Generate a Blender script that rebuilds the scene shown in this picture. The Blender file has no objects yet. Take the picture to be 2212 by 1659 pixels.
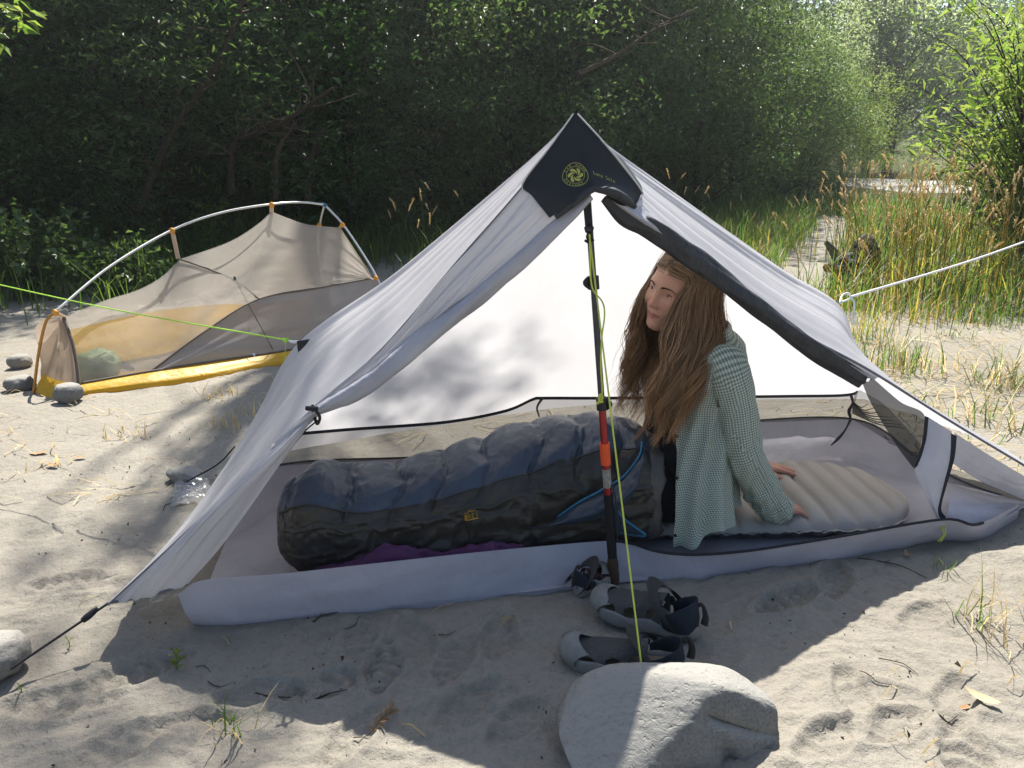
import bpy, bmesh, math, random
import numpy as np
from mathutils import Vector, Matrix, Quaternion

scene = bpy.context.scene
R = math.radians
rng = np.random.default_rng(7)
random.seed(7)

# ---------------------------------------------------------------- camera
CAM_H, PITCH, FOC = 1.18, R(16.5), 1720.0      # eye height, tilt down, focal length in photo units (2212 wide)
cam_data = bpy.data.cameras.new('camera')
cam_data.sensor_width = 36.0
cam_data.lens = 36.0 * FOC / 2212.0
cam_data.clip_start, cam_data.clip_end = 0.05, 2000
cam = bpy.data.objects.new('camera', cam_data)
scene.collection.objects.link(cam)
cam.location = (0, 0, CAM_H)
cam.rotation_euler = (R(90) - PITCH, 0, 0)
scene.camera = cam

# ---------------------------------------------------------------- light
SUN_EL, SUN_AZ = R(57.0), R(2.0)              # azimuth from +y towards +x
sun_dir = Vector((math.sin(SUN_AZ) * math.cos(SUN_EL), math.cos(SUN_AZ) * math.cos(SUN_EL), math.sin(SUN_EL)))
world = bpy.data.worlds.new('World')
scene.world = world
world.use_nodes = True
wn = world.node_tree.nodes
wl = world.node_tree.links
wn.clear()
sky = wn.new('ShaderNodeTexSky')
sky.sky_type = 'NISHITA'
sky.sun_disc = False
sky.sun_elevation, sky.sun_rotation = SUN_EL, SUN_AZ
bg = wn.new('ShaderNodeBackground')
bg.inputs['Strength'].default_value = 0.072
wo = wn.new('ShaderNodeOutputWorld')
wl.new(sky.outputs[0], bg.inputs['Color'])
wl.new(bg.outputs[0], wo.inputs['Surface'])
sun_data = bpy.data.lights.new('sun', 'SUN')
sun_data.energy = 5.0
sun_data.angle = R(0.53)
sun_data.color = (1.0, 0.95, 0.86)
sun = bpy.data.objects.new('sun', sun_data)
scene.collection.objects.link(sun)
sun.rotation_euler = (-sun_dir).to_track_quat('-Z', 'Y').to_euler()
scene.view_settings.view_transform = 'Standard'
scene.view_settings.look = 'None'
scene.view_settings.exposure = 1.3
scene.view_settings.gamma = 1.0
scene.view_settings.use_curve_mapping = False
scene.cycles.use_denoising = True
scene.cycles.max_bounces = 10
scene.cycles.transparent_max_bounces = 24
scene.cycles.volume_bounces = 0

# ---------------------------------------------------------------- helpers
cp, sp = math.cos(PITCH), math.sin(PITCH)

def ray(px, py):
    a, b = (px - 1106.0) / FOC, -(py - 829.5) / FOC
    return np.array((a, cp + b * sp, -sp + b * cp))

def at(px, py, Y):                              # where the sight line reaches depth Y
    d = ray(px, py)
    return np.array((0, 0, CAM_H)) + d * (Y / d[1])

def gnd(px, py, z=0.0):                         # where it reaches height z
    d = ray(px, py)
    return np.array((0, 0, CAM_H)) + d * ((z - CAM_H) / d[2])

def V(*a):
    return np.array(a, float)

def tag(o, label=None, cat=None, group=None, kind=None):
    if label: o['label'] = label
    if cat: o['category'] = cat
    if group: o['group'] = group
    if kind: o['kind'] = kind
    return o

def empty(name, loc, label=None, cat=None, group=None):
    o = bpy.data.objects.new(name, None)
    o.empty_display_size = 0.05
    o.location = tuple(loc)
    scene.collection.objects.link(o)
    return tag(o, label, cat, group)

_EM = {}
def make_mesh(name, verts, faces, smooth=True, uv=None):
    """verts (n,3); faces: an (m,k) array or a list of such arrays"""
    verts = np.asarray(verts, dtype=np.float32).reshape(-1, 3)
    if isinstance(faces, np.ndarray): faces = [faces]
    faces = [np.asarray(f, dtype=np.int32) for f in faces if len(f)]
    m = bpy.data.meshes.new(name)
    m.vertices.add(len(verts))
    m.vertices.foreach_set('co', verts.ravel())
    nl = sum(f.size for f in faces)
    npoly = sum(len(f) for f in faces)
    m.loops.add(nl)
    m.polygons.add(npoly)
    li = np.concatenate([f.ravel() for f in faces])
    tot = np.concatenate([np.full(len(f), f.shape[1], np.int32) for f in faces])
    start = np.concatenate([[0], np.cumsum(tot)[:-1]]).astype(np.int32)
    m.loops.foreach_set('vertex_index', li)
    m.polygons.foreach_set('loop_start', start)
    m.polygons.foreach_set('loop_total', tot)
    m.polygons.foreach_set('use_smooth', np.full(npoly, smooth, bool))
    if uv is not None:
        l = m.uv_layers.new(name='UVMap')
        l.data.foreach_set('uv', np.asarray(uv, np.float32)[li].ravel())
    m.update(calc_edges=True)
    return m

def obj(name, mesh, mat=None, parent=None, label=None, cat=None, group=None, kind=None, world_coords=True):
    o = bpy.data.objects.new(name, mesh)
    scene.collection.objects.link(o)
    if mat is not None:
        if len(mesh.materials) == 0: mesh.materials.append(mat)
    if parent is not None:
        o.parent = parent
        if world_coords:                        # mesh is written in world coordinates
            p, l = parent, Vector((0, 0, 0))
            while p is not None:
                l = l + p.location
                p = p.parent
            o.location = -l
    return tag(o, label, cat, group, kind)

class MB:
    """collects simple shapes into one mesh"""
    def __init__(s): s.v, s.f, s.n = [], {3: [], 4: []}, 0
    def add(s, v, f):
        v = np.asarray(v, float).reshape(-1, 3)
        for q in ([f] if isinstance(f, np.ndarray) else f):
            q = np.asarray(q, np.int64)
            if len(q): s.f[q.shape[1]].append(q + s.n)
        s.v.append(v); s.n += len(v)
        return s
    def mesh(s, name, smooth=True):
        fs = [np.concatenate(a) for a in s.f.values() if a]
        return make_mesh(name, np.concatenate(s.v), fs, smooth)

def catmull(pts, n):
    P = np.asarray(pts, float)
    if len(P) == 2:
        t = np.linspace(0, 1, n)[:, None]
        return P[0] * (1 - t) + P[1] * t
    E = np.vstack([2 * P[0] - P[1], P, 2 * P[-1] - P[-2]])
    seg = np.linalg.norm(np.diff(P, axis=0), axis=1) ** 0.5 + 1e-9
    T = np.concatenate([[0], np.cumsum(seg)])
    t = np.linspace(0, T[-1], n)
    i = np.clip(np.searchsorted(T, t, side='right') - 1, 0, len(P) - 2)
    u = ((t - T[i]) / seg[i])[:, None]
    p0, p1, p2, p3 = E[i], E[i + 1], E[i + 2], E[i + 3]
    return 0.5 * (2 * p1 + (p2 - p0) * u + (2 * p0 - 5 * p1 + 4 * p2 - p3) * u ** 2 + (3 * p1 - p0 - 3 * p2 + p3) * u ** 3)

def frames(path):
    T = np.gradient(path, axis=0)
    T /= np.linalg.norm(T, axis=1, keepdims=True) + 1e-12
    up = V(0, 0, 1) if abs(T[0][2]) < 0.9 else V(1, 0, 0)
    N = np.zeros_like(T); n = up - T[0] * np.dot(up, T[0]); n /= np.linalg.norm(n)
    for i in range(len(T)):
        n = n - T[i] * np.dot(n, T[i]); n /= np.linalg.norm(n) + 1e-12
        N[i] = n
    return T, N, np.cross(T, N)

def grid_faces(nu, nv, closed_v=False, closed_u=False):
    i, j = np.meshgrid(np.arange(nu if closed_u else nu - 1), np.arange(nv if closed_v else nv - 1), indexing='ij')
    a = i * nv + j; b = ((i + 1) % nu) * nv + j
    c = ((i + 1) % nu) * nv + (j + 1) % nv; d = i * nv + (j + 1) % nv
    return np.stack([a, b, c, d], -1).reshape(-1, 4)

def tube(mb, pts, r, seg=8, n=None, cap=True, flat=1.0):
    path = catmull(pts, n) if n else np.asarray(pts, float)
    m = len(path)
    rr = np.asarray(r, float)
    rr = np.full(m, rr) if rr.ndim == 0 else np.interp(np.linspace(0, 1, m), np.linspace(0, 1, len(rr)), rr)
    T, N, B = frames(path)
    th = np.linspace(0, 2 * np.pi, seg, endpoint=False)
    v = path[:, None] + rr[:, None, None] * (np.cos(th)[None, :, None] * N[:, None] + flat * np.sin(th)[None, :, None] * B[:, None])
    v = v.reshape(-1, 3)
    f = grid_faces(m, seg, closed_v=True)
    mb.add(v, f)
    if cap:
        for k, i0 in ((0, 0), (1, (m - 1) * seg)):
            c = path[0] if k == 0 else path[-1]
            ring = v[i0:i0 + seg]
            idx = np.arange(seg)
            tri = np.stack([np.full(seg, seg), idx, (idx + 1) % seg], -1)
            if k == 0: tri = tri[:, ::-1]
            mb.add(np.vstack([ring, c]), tri)
    return mb

def ribbon(mb, pts, w, side, n=None):
    path = catmull(pts, n) if n else np.asarray(pts, float)
    s = np.asarray(side, float)
    if s.ndim == 1: s = np.tile(s / np.linalg.norm(s), (len(path), 1))
    ww = np.asarray(w, float)
    ww = np.full(len(path), ww) if ww.ndim == 0 else np.interp(np.linspace(0, 1, len(path)), np.linspace(0, 1, len(ww)), ww)
    v = np.stack([path - s * ww[:, None] / 2, path + s * ww[:, None] / 2], 1).reshape(-1, 3)
    mb.add(v, grid_faces(len(path), 2))

# gradient noise, vectorised
_perm = np.random.default_rng(3).permutation(256)
_grad = np.random.default_rng(4).normal(size=(256, 3)); _grad /= np.linalg.norm(_grad, axis=1, keepdims=True)
def noise3(p):
    p = np.asarray(p, float)
    sh = p.shape[:-1]
    p = p.reshape(-1, 3)
    i = np.floor(p).astype(int); f = p - i
    u = f * f * f * (f * (f * 6 - 15) + 10)
    out = np.zeros(len(p))
    for dx in (0, 1):
        for dy in (0, 1):
            for dz in (0, 1):
                h = _perm[(_perm[(_perm[(i[:, 0] + dx) & 255] + i[:, 1] + dy) & 255] + i[:, 2] + dz) & 255]
                g = _grad[h]
                d = g[:, 0] * (f[:, 0] - dx) + g[:, 1] * (f[:, 1] - dy) + g[:, 2] * (f[:, 2] - dz)
                w = (u[:, 0] if dx else 1 - u[:, 0]) * (u[:, 1] if dy else 1 - u[:, 1]) * (u[:, 2] if dz else 1 - u[:, 2])
                out += w * d
    return out.reshape(sh) * 1.6
def fbm(p, o=4, g=0.5):
    p = np.asarray(p, float)
    s, a, t = 0, 1.0, 0
    for k in range(o):
        s = s + a * noise3(p * 2 ** k + 17.3 * k); t += a; a *= g
    return s / t
def xy3(x, y, s=1.0, z=0.0):
    x, y = np.broadcast_arrays(x, y)
    return np.stack([x * s, y * s, np.full_like(x, z, dtype=float)], -1)
def sstep(a, b, x):
    t = np.clip((x - a) / (b - a), 0, 1)
    return t * t * (3 - 2 * t)

# ---------------------------------------------------------------- materials
def nt(name):
    m = bpy.data.materials.new(name)
    m.use_nodes = True
    t = m.node_tree
    t.nodes.clear()
    out = t.nodes.new('ShaderNodeOutputMaterial')
    return m, t, out
def nd(t, typ, **kw):
    n = t.nodes.new(typ)
    for k, v in kw.items():
        if k in n.inputs.keys(): n.inputs[k].default_value = v
        else: setattr(n, k, v)
    return n
def rgb(c): return (c[0], c[1], c[2], 1.0)
def ramp(t, fac, stops):
    r = t.nodes.new('ShaderNodeValToRGB')
    e = r.color_ramp.elements
    while len(e) < len(stops): e.new(0.5)
    for k, (p, c) in enumerate(stops):
        e[k].position = p
        e[k].color = rgb(c) if hasattr(c, '__len__') else (c, c, c, 1)
    t.links.new(fac, r.inputs[0])
    return r.outputs[0]
def coords(t, kind='Object'):
    return t.nodes.new('ShaderNodeTexCoord').outputs[kind]
def tnoise(t, co, scale, detail=4, rough=0.55, stretch=None):
    if stretch is not None:
        mp = nd(t, 'ShaderNodeMapping'); mp.inputs['Scale'].default_value = stretch
        t.links.new(co, mp.inputs[0]); co = mp.outputs[0]
    n = nd(t, 'ShaderNodeTexNoise', Scale=scale, Detail=detail, Roughness=rough)
    t.links.new(co, n.inputs['Vector'])
    return n.outputs['Fac']
def bump(t, h, strength=0.3, dist=0.01, base=None):
    b = nd(t, 'ShaderNodeBump', Strength=strength, Distance=dist)
    t.links.new(h, b.inputs['Height'])
    if base is not None: t.links.new(base, b.inputs['Normal'])
    return b.outputs[0]

def simple_mat(name, a, b=None, rough=0.6, spec=0.4, nscale=30, bscale=None, bstr=0.2, bdist=0.003, metallic=0.0, lo=0.3, hi=0.7):
    """two-tone noise colour with fine relief"""
    m, t, out = nt(name)
    p = nd(t, 'ShaderNodeBsdfPrincipled', Roughness=rough, Metallic=metallic)
    p.inputs['Specular IOR Level'].default_value = spec
    co = coords(t)
    b = b if b is not None else tuple(x * 0.75 for x in a)
    t.links.new(ramp(t, tnoise(t, co, nscale), [(lo, a), (hi, b)]), p.inputs['Base Color'])
    if bscale:
        t.links.new(bump(t, tnoise(t, co, bscale), bstr, bdist), p.inputs['Normal'])
    t.links.new(p.outputs[0], out.inputs[0])
    return m

def cloth_mat(name, a, b, trans=0.45, rough=0.5, spec=0.3, nscale=6, wscale=9, wstr=0.35, wdist=0.02, stretch=(1, 1, 1), tcol=None, holes=0.0, crease=0.0, cscale=10):
    """thin woven cloth: reflects, lets light through, optionally see-through netting"""
    m, t, out = nt(name)
    co = coords(t)
    col = ramp(t, tnoise(t, co, nscale), [(0.3, a), (0.7, b)])
    p = nd(t, 'ShaderNodeBsdfPrincipled', Roughness=rough)
    p.inputs['Specular IOR Level'].default_value = spec
    t.links.new(col, p.inputs['Base Color'])
    tr = nd(t, 'ShaderNodeBsdfTranslucent')
    if tcol is None: t.links.new(col, tr.inputs[0])
    else: tr.inputs[0].default_value = rgb(tcol)
    w = bump(t, tnoise(t, co, wscale, 3, 0.5, stretch), wstr, wdist)
    w2 = bump(t, tnoise(t, co, wscale * 7, 2, 0.5, stretch), wstr * 0.35, wdist * 0.25, w)
    if crease:
        rn = nd(t, 'ShaderNodeTexNoise', Scale=cscale, Detail=2.5, Roughness=.45, Distortion=.8)
        rn.noise_type = 'RIDGED_MULTIFRACTAL'
        mp = nd(t, 'ShaderNodeMapping'); mp.inputs['Scale'].default_value = stretch
        t.links.new(co, mp.inputs[0]); t.links.new(mp.outputs[0], rn.inputs['Vector'])
        w2 = bump(t, rn.outputs['Fac'], 1.0, crease, w2)
    t.links.new(w2, p.inputs['Normal']); t.links.new(w2, tr.inputs['Normal'])
    mx = nd(t, 'ShaderNodeMixShader'); mx.inputs[0].default_value = trans
    t.links.new(p.outputs[0], mx.inputs[1]); t.links.new(tr.outputs[0], mx.inputs[2])
    last = mx.outputs[0]
    if holes > 0:
        tp = nd(t, 'ShaderNodeBsdfTransparent')
        m2 = nd(t, 'ShaderNodeMixShader'); m2.inputs[0].default_value = holes
        t.links.new(last, m2.inputs[1]); t.links.new(tp.outputs[0], m2.inputs[2])
        last = m2.outputs[0]
    t.links.new(last, out.inputs[0])
    return m

def leaf_mat(name, lo, hi, tlo, thi, trans=0.4, rough=0.45, spec=0.35):
    """colour differs from leaf to leaf; light passes through"""
    m, t, out = nt(name)
    g = t.nodes.new('ShaderNodeNewGeometry')
    rnd = g.outputs['Random Per Island']
    c1 = ramp(t, rnd, [(0.0, lo), (1.0, hi)]); c2 = ramp(t, rnd, [(0.0, tlo), (1.0, thi)])
    p = nd(t, 'ShaderNodeBsdfPrincipled', Roughness=rough)
    p.inputs['Specular IOR Level'].default_value = spec
    tr = nd(t, 'ShaderNodeBsdfTranslucent')
    t.links.new(c1, p.inputs['Base Color']); t.links.new(c2, tr.inputs[0])
    mx = nd(t, 'ShaderNodeMixShader'); mx.inputs[0].default_value = trans
    t.links.new(p.outputs[0], mx.inputs[1]); t.links.new(tr.outputs[0], mx.inputs[2])
    t.links.new(mx.outputs[0], out.inputs[0])
    return m

def displaced_ball(center, rad, n=1, sub=4, amp=0.1, freq=2.0, seed=0.0, flat_bottom=None):
    """an uneven pebble/boulder mesh as vertices and faces"""
    bm = bmesh.new()
    bmesh.ops.create_icosphere(bm, subdivisions=sub, radius=1.0)
    v = np.array([p.co[:] for p in bm.verts]); f = np.array([[q.index for q in g.verts] for g in bm.faces])
    bm.free()
    d = 1 + amp * fbm(v * freq + seed, 4)
    v = v * d[:, None] * np.asarray(rad)
    return v + np.asarray(center), f
# ================================================================ ground
def terrain(x, y):
    """large-scale height: flat camp, a slope up behind the wood"""
    h = 0.05 * fbm(xy3(x, y, 0.55), 2) * sstep(3.2, 5.5, np.hypot(x, y))
    h = h + 0.030 * np.clip(y - 30, 0, 400) * sstep(20, 60, y)
    e = -(x * 0.64) + y * 0.77            # distance past the wood's edge, growing away from camp
    h = h + 0.42 * np.clip(e - 9.5, 0, 60) * sstep(8.5, 14, e) * sstep(1.5, -3.5, x - 0.75 * y + 6) * sstep(9.0, 4.0, x)
    return h

foot_rng = np.random.default_rng(21)
PRINTS = []
for (px, py, a) in ((1800, 1255, 60), (1700, 1300, 40), (1930, 1570, 30), (1840, 1500, 75), (1790, 1600, 20), (2060, 1520, 55),
                    (900, 1385, 100), (780, 1400, 110), (830, 1440, 95), (980, 1430, 70), (1010, 1520, 40), (700, 1480, 30),
                    (560, 1500, 20), (420, 1560, 15), (300, 1450, 25), (130, 1520, 10), (760, 1590, 60), (250, 1620, 35),
                    (1080, 1380, 80), (1120, 1560, 60), (2090, 1640, 75), (2000, 1330, 20), (160, 1260, 10), (120, 1150, 25)):
    g = gnd(px, py)
    PRINTS.append((g[0], g[1], R(a + foot_rng.uniform(-12, 12)), foot_rng.uniform(0.10, 0.135), foot_rng.uniform(0.6, 1.0)))

def sand_relief(x, y):
    near = np.exp(-np.maximum(np.hypot(x, y) - 4.5, 0) / 5.0)
    wx = x + 0.25 * fbm(xy3(x, y, 1.7, 9.0), 2); wy = y + 0.25 * fbm(xy3(x, y, 1.7, 4.0), 2)
    h = 0.024 * fbm(xy3(wx, wy * 1.25, 1.9), 3)
    rid = 1 - np.abs(fbm(xy3(wx * 0.75 + 0.25 * wy, wy * 1.6, 2.6, 2.0), 3)) * 2.2
    h = h + 0.010 * np.clip(rid, 0, 1) ** 3
    scuff = fbm(xy3(wx * 1.2 + wy * 0.6, wy * 2.6 - wx * 0.5, 5.5, 5.0), 3)
    h = h + 0.009 * np.where(scuff > 0, scuff ** 1.0, 0.6 * scuff)
    lump = fbm(xy3(wx, wy, 11.0, 6.0), 3)
    h = h + 0.008 * np.where(lump > 0, lump, .5 * lump) + 0.005 * np.clip(.16 - np.abs(fbm(xy3(wx + .6 * wy, wy * 2.2, 6.0, 3.0), 2)), 0, 1) / .16
    h = h + 0.0035 * fbm(xy3(x, y, 26.0, 1.0), 3)
    # small pits and clods
    pit = noise3(xy3(x, y, 34.0, 7.0))
    h = h - 0.007 * np.clip(pit - 0.42, 0, 1) * 2 + 0.006 * np.clip(-pit - 0.5, 0, 1) * 2
    for (fx, fy, a, L, k) in PRINTS:
        dx, dy = x - fx, y - fy
        m = (dx * dx + dy * dy) < (L * 2.0) ** 2
        if not m.any(): continue
        u = (dx[m] * math.cos(a) + dy[m] * math.sin(a)) / L
        v = (-dx[m] * math.sin(a) + dy[m] * math.cos(a)) / (L * (0.36 + 0.05 * np.cos(3 * u)))
        r = np.sqrt(u * u + v * v)
        dent = -0.016 * sstep(1.05, 0.75, r) + 0.009 * np.exp(-((r - 1.18) / 0.16) ** 2)
        tread = 0.0060 * np.sign(np.sin(u * 19 + 3.0 * np.abs(v))) * sstep(0.95, 0.8, r)
        knob = 0.0055 * np.cos(u * 16) * np.cos(v * 7) * sstep(0.95, 0.8, r)
        h[m] += k * (dent + (tread if L > 0.115 else knob))
    return h * near

BERM = []                                        # sand heaped against things
def ground_z(x, y):
    x = np.atleast_1d(np.asarray(x, float)); y = np.atleast_1d(np.asarray(y, float))
    h = terrain(x, y) + sand_relief(x, y)
    # pressed flat beneath the two tents
    c, s = math.cos(0.2), math.sin(0.2)
    u = (x - 0.25) * c + (y - 2.42) * s; v = -(x - 0.25) * s + (y - 2.42) * c
    m = sstep(1.35, 1.1, np.abs(u)) * sstep(0.47, 0.36, np.abs(v))
    h = h * (1 - m) - 0.012 * m
    return h

def spaced(lo, hi, c0, c1, fine, grow):
    """fine steps between c0 and c1, growing steps outside"""
    a = list(np.arange(c0, c1, fine))
    s, p = fine, c1
    up = []
    while p < hi: up.append(p); s *= grow; p += s
    up.append(hi)
    s, p = fine, c0
    dn = []
    while p > lo:
        s *= grow; p -= s; dn.append(max(p, lo))
    return np.array(sorted(set(dn)) + a + up)

m_sand, t, out = nt('sand')
co = coords(t)
big = tnoise(t, co, 0.9, 5, 0.6)
fine = tnoise(t, co, 900, 2, 0.6)
mid = tnoise(t, co, 60, 4, 0.65)
c1 = ramp(t, big, [(0.3, (0.255, 0.234, 0.198)), (0.7, (0.31, 0.288, 0.246))])
c2 = ramp(t, fine, [(0.28, (0.45, 0.45, 0.45)), (0.42, (0.88, 0.88, 0.88)), (0.6, (1.0, 1.0, 1.0)), (0.75, (1.3, 1.28, 1.22))])
mul = nd(t, 'ShaderNodeMix', data_type='RGBA', blend_type='MULTIPLY'); mul.inputs['Factor'].default_value = 1.0
t.links.new(c1, mul.inputs['A']); t.links.new(c2, mul.inputs['B'])
c3 = ramp(t, mid, [(0.25, (0.78, 0.76, 0.73)), (0.55, (1, 1, 1))])
mul2 = nd(t, 'ShaderNodeMix', data_type='RGBA', blend_type='MULTIPLY'); mul2.inputs['Factor'].default_value = 0.8
t.links.new(mul.outputs['Result'], mul2.inputs['A']); t.links.new(c3, mul2.inputs['B'])
# far off, and under the wood, the sand gives way to litter and soil
sepx = nd(t, 'ShaderNodeSeparateXYZ'); t.links.new(co, sepx.inputs[0])
m1 = nd(t, 'ShaderNodeMath', operation='MULTIPLY'); m1.inputs[1].default_value = -0.64; t.links.new(sepx.outputs[0], m1.inputs[0])
m2 = nd(t, 'ShaderNodeMath', operation='MULTIPLY_ADD'); m2.inputs[1].default_value = 0.77; t.links.new(sepx.outputs[1], m2.inputs[0]); t.links.new(m1.outputs[0], m2.inputs[2])
m3 = nd(t, 'ShaderNodeMath', operation='MULTIPLY_ADD'); m3.inputs[1].default_value = 2.0; t.links.new(big, m3.inputs[0]); t.links.new(m2.outputs[0], m3.inputs[2])
mr = nd(t, 'ShaderNodeMapRange'); mr.inputs['From Min'].default_value = 8.6; mr.inputs['From Max'].default_value = 10.2
t.links.new(m3.outputs[0], mr.inputs['Value'])
soil = ramp(t, mid, [(0.3, (0.035, 0.028, 0.018)), (0.7, (0.075, 0.07, 0.035))])
mixc = nd(t, 'ShaderNodeMix', data_type='RGBA'); t.links.new(mr.outputs[0], mixc.inputs['Factor'])
t.links.new(mul2.outputs['Result'], mixc.inputs['A']); t.links.new(soil, mixc.inputs['B'])
p = nd(t, 'ShaderNodeBsdfPrincipled', Roughness=0.95); p.inputs['Specular IOR Level'].default_value = 0.12
t.links.new(mixc.outputs['Result'], p.inputs['Base Color'])
bz0 = bump(t, tnoise(t, co, 34, 4, 0.62), 0.7, 0.014)
b0 = bump(t, tnoise(t, co, 120, 4, 0.7), 0.8, 0.005, bz0)
b1 = bump(t, tnoise(t, co, 650, 2, 0.6), 0.7, 0.0016, b0)
t.links.new(b1, p.inputs['Normal'])
t.links.new(p.outputs[0], out.inputs[0])

gx = spaced(-400, 400, -1.3, 1.3, 0.0095, 1.034)
gy = spaced(-60, 600, 0.98, 1.9, 0.009, 1.027)
X, Y = np.meshgrid(gx, gy, indexing='ij')
Z = ground_z(X.ravel(), Y.ravel()).reshape(X.shape)
gm = make_mesh('ground', np.stack([X, Y, Z], -1).reshape(-1, 3), grid_faces(len(gx), len(gy)))
obj('ground', gm, m_sand, kind='structure')
print('ground', len(gx), len(gy))
def gz(x, y): return float(ground_z(x, y)[0])
# ================================================================ wood, shrubs, grass
m_bark = simple_mat('bark', (0.042, 0.033, 0.024), (0.02, 0.017, 0.013), 0.9, 0.1, 14, 40, 0.6, 0.01)
m_twig = simple_mat('dead_twig', (0.085, 0.068, 0.048), (0.045, 0.036, 0.026), 0.9, 0.1, 20)
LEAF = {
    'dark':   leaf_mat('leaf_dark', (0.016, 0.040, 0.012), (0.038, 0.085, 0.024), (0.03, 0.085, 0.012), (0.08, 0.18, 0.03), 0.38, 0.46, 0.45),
    'mid':    leaf_mat('leaf_mid', (0.026, 0.060, 0.018), (0.062, 0.105, 0.038), (0.075, 0.16, 0.022), (0.18, 0.27, 0.06), 0.42, 0.46, 0.45),
    'pale':   leaf_mat('leaf_pale_haze', (0.11, 0.16, 0.07), (0.18, 0.22, 0.11), (0.36, 0.47, 0.18), (0.52, 0.60, 0.28), 0.55),  # leaf colour paled to stand in for haze and backlight on far trees
    'bright': leaf_mat('leaf_bright', (0.06, 0.12, 0.02), (0.12, 0.17, 0.03), (0.20, 0.36, 0.04), (0.38, 0.46, 0.09), 0.5),
    'fern':   leaf_mat('leaf_fern', (0.03, 0.07, 0.02), (0.05, 0.10, 0.025), (0.06, 0.14, 0.02), (0.1, 0.2, 0.03), 0.4),
}
m_grass = leaf_mat('grass_green', (0.035, 0.075, 0.018), (0.09, 0.14, 0.03), (0.11, 0.23, 0.02), (0.22, 0.34, 0.05), 0.48)
m_straw = leaf_mat('grass_straw', (0.44, 0.34, 0.18), (0.58, 0.48, 0.28), (0.6, 0.44, 0.19), (0.75, 0.60, 0.32), 0.55)
m_gold = leaf_mat('grass_gold', (0.20, 0.20, 0.05), (0.42, 0.28, 0.09), (0.42, 0.42, 0.06), (0.66, 0.42, 0.10), 0.55)

def leaves(centers, size, dirs=None, width=0.42, droop=0.35, fold=0.25, rg=rng):
    """kite-shaped folded leaves: 4 corners, 2 triangles along the midrib"""
    n = len(centers)
    s = size * rg.uniform(0.55, 1.3, n)
    if dirs is None:
        a = rg.uniform(0, 2 * np.pi, n)
        dirs = np.stack([np.cos(a), np.sin(a), rg.normal(-droop, 0.45, n)], -1)
    d = dirs / np.linalg.norm(dirs, axis=1, keepdims=True)
    up = rg.normal(0, 0.55, (n, 3)) + V(0, 0, 1)
    sd = np.cross(d, up); sd /= np.linalg.norm(sd, axis=1, keepdims=True) + 1e-9
    nn = np.cross(sd, d)
    w = width * s * rg.uniform(0.8, 1.2, n)
    base = centers; tip = centers + d * s[:, None] - nn * (0.12 * s)[:, None]
    mid = centers + d * (0.45 * s)[:, None] + nn * (fold * w)[:, None]
    L = mid - sd * (w / 2)[:, None]; Rr = mid + sd * (w / 2)[:, None]
    v = np.stack([base, L, tip, Rr], 1).reshape(-1, 3)
    k = np.arange(n)[:, None] * 4
    f = np.concatenate([k + np.array([[0, 2, 1]]), k + np.array([[0, 3, 2]])])
    return v, f

def crown_points(rg, n, rad, height, base, nclump, hollow=0.45, spread=0.22, shape='round'):
    """leaf positions gathered in clumps spread through an uneven volume"""
    c = []
    while len(c) < nclump:
        p = rg.uniform(-1, 1, 3); r = np.linalg.norm(p)
        if r > 1 or r < hollow * rg.uniform(0.3, 1.0): continue
        if shape == 'cone' and np.hypot(p[0], p[1]) > 1.05 * (1 - (p[2] + 1) / 2) + 0.08: continue
        c.append(p)
    c = np.array(c)
    wob = 1 + 0.28 * noise3(c * 1.7 + rg.uniform(0, 50, 3))
    c = c * wob[:, None] * V(rad, rad, height / 2) + V(0, 0, base + height / 2)
    sz = rg.uniform(0.5, 1.35, nclump) * spread * rad
    k = rg.choice(nclump, n, p=sz ** 2 / (sz ** 2).sum())
    off = rg.normal(0, 1, (n, 3)) * V(1, 1, 0.55)
    off /= (np.linalg.norm(off, axis=1, keepdims=True) + 1e-9) / (rg.uniform(0, 1, (n, 1)) ** 0.6)
    return c[k] + off * sz[k][:, None] * 1.5, c

def limbs(mb, rg, height, r0, clumps, nl, lean=(0, 0), seg=6, start=0.1):
    top = V(lean[0], lean[1], height)
    path = catmull([V(0, 0, -0.15), V(lean[0] * .2 + rg.normal(0, .03), lean[1] * .2, height * .33), V(lean[0] * .55, lean[1] * .55 + rg.normal(0, .05), height * .66), top], 12)
    tube(mb, path, [r0 * 1.3, r0, r0 * 0.75, r0 * 0.3], seg)
    for k in rg.choice(len(clumps), min(nl, len(clumps)), replace=False):
        q = clumps[k]
        tt = np.clip(rg.uniform(0.35, 0.8) * q[2] / height, start, 0.92)
        s = path[int(tt * 11)]
        m = (s + q) / 2 + rg.normal(0, 0.08, 3) + V(0, 0, 0.12)
        tube(mb, [s, m, q], [r0 * 0.38, r0 * 0.22, r0 * 0.06], 5, n=7, cap=False)
    return mb

def make_crown(name, seed, n, rad, height, base, nclump, leaf, spread=0.22, hollow=0.45, shape='round', trunk=0.05, nl=14, lean=(0, 0), width=0.42, droop=0.35):
    rg = np.random.default_rng(seed)
    p, c = crown_points(rg, n, rad, height, base, nclump, hollow, spread, shape)
    v, f = leaves(p, leaf, rg=rg, width=width, droop=droop)
    cm = make_mesh(name + '_crown', v, f, smooth=False)
    mb = limbs(MB(), rg, base + height * 0.86, trunk, c, nl, lean)
    return cm, mb.mesh(name + '_trunk')

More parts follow.
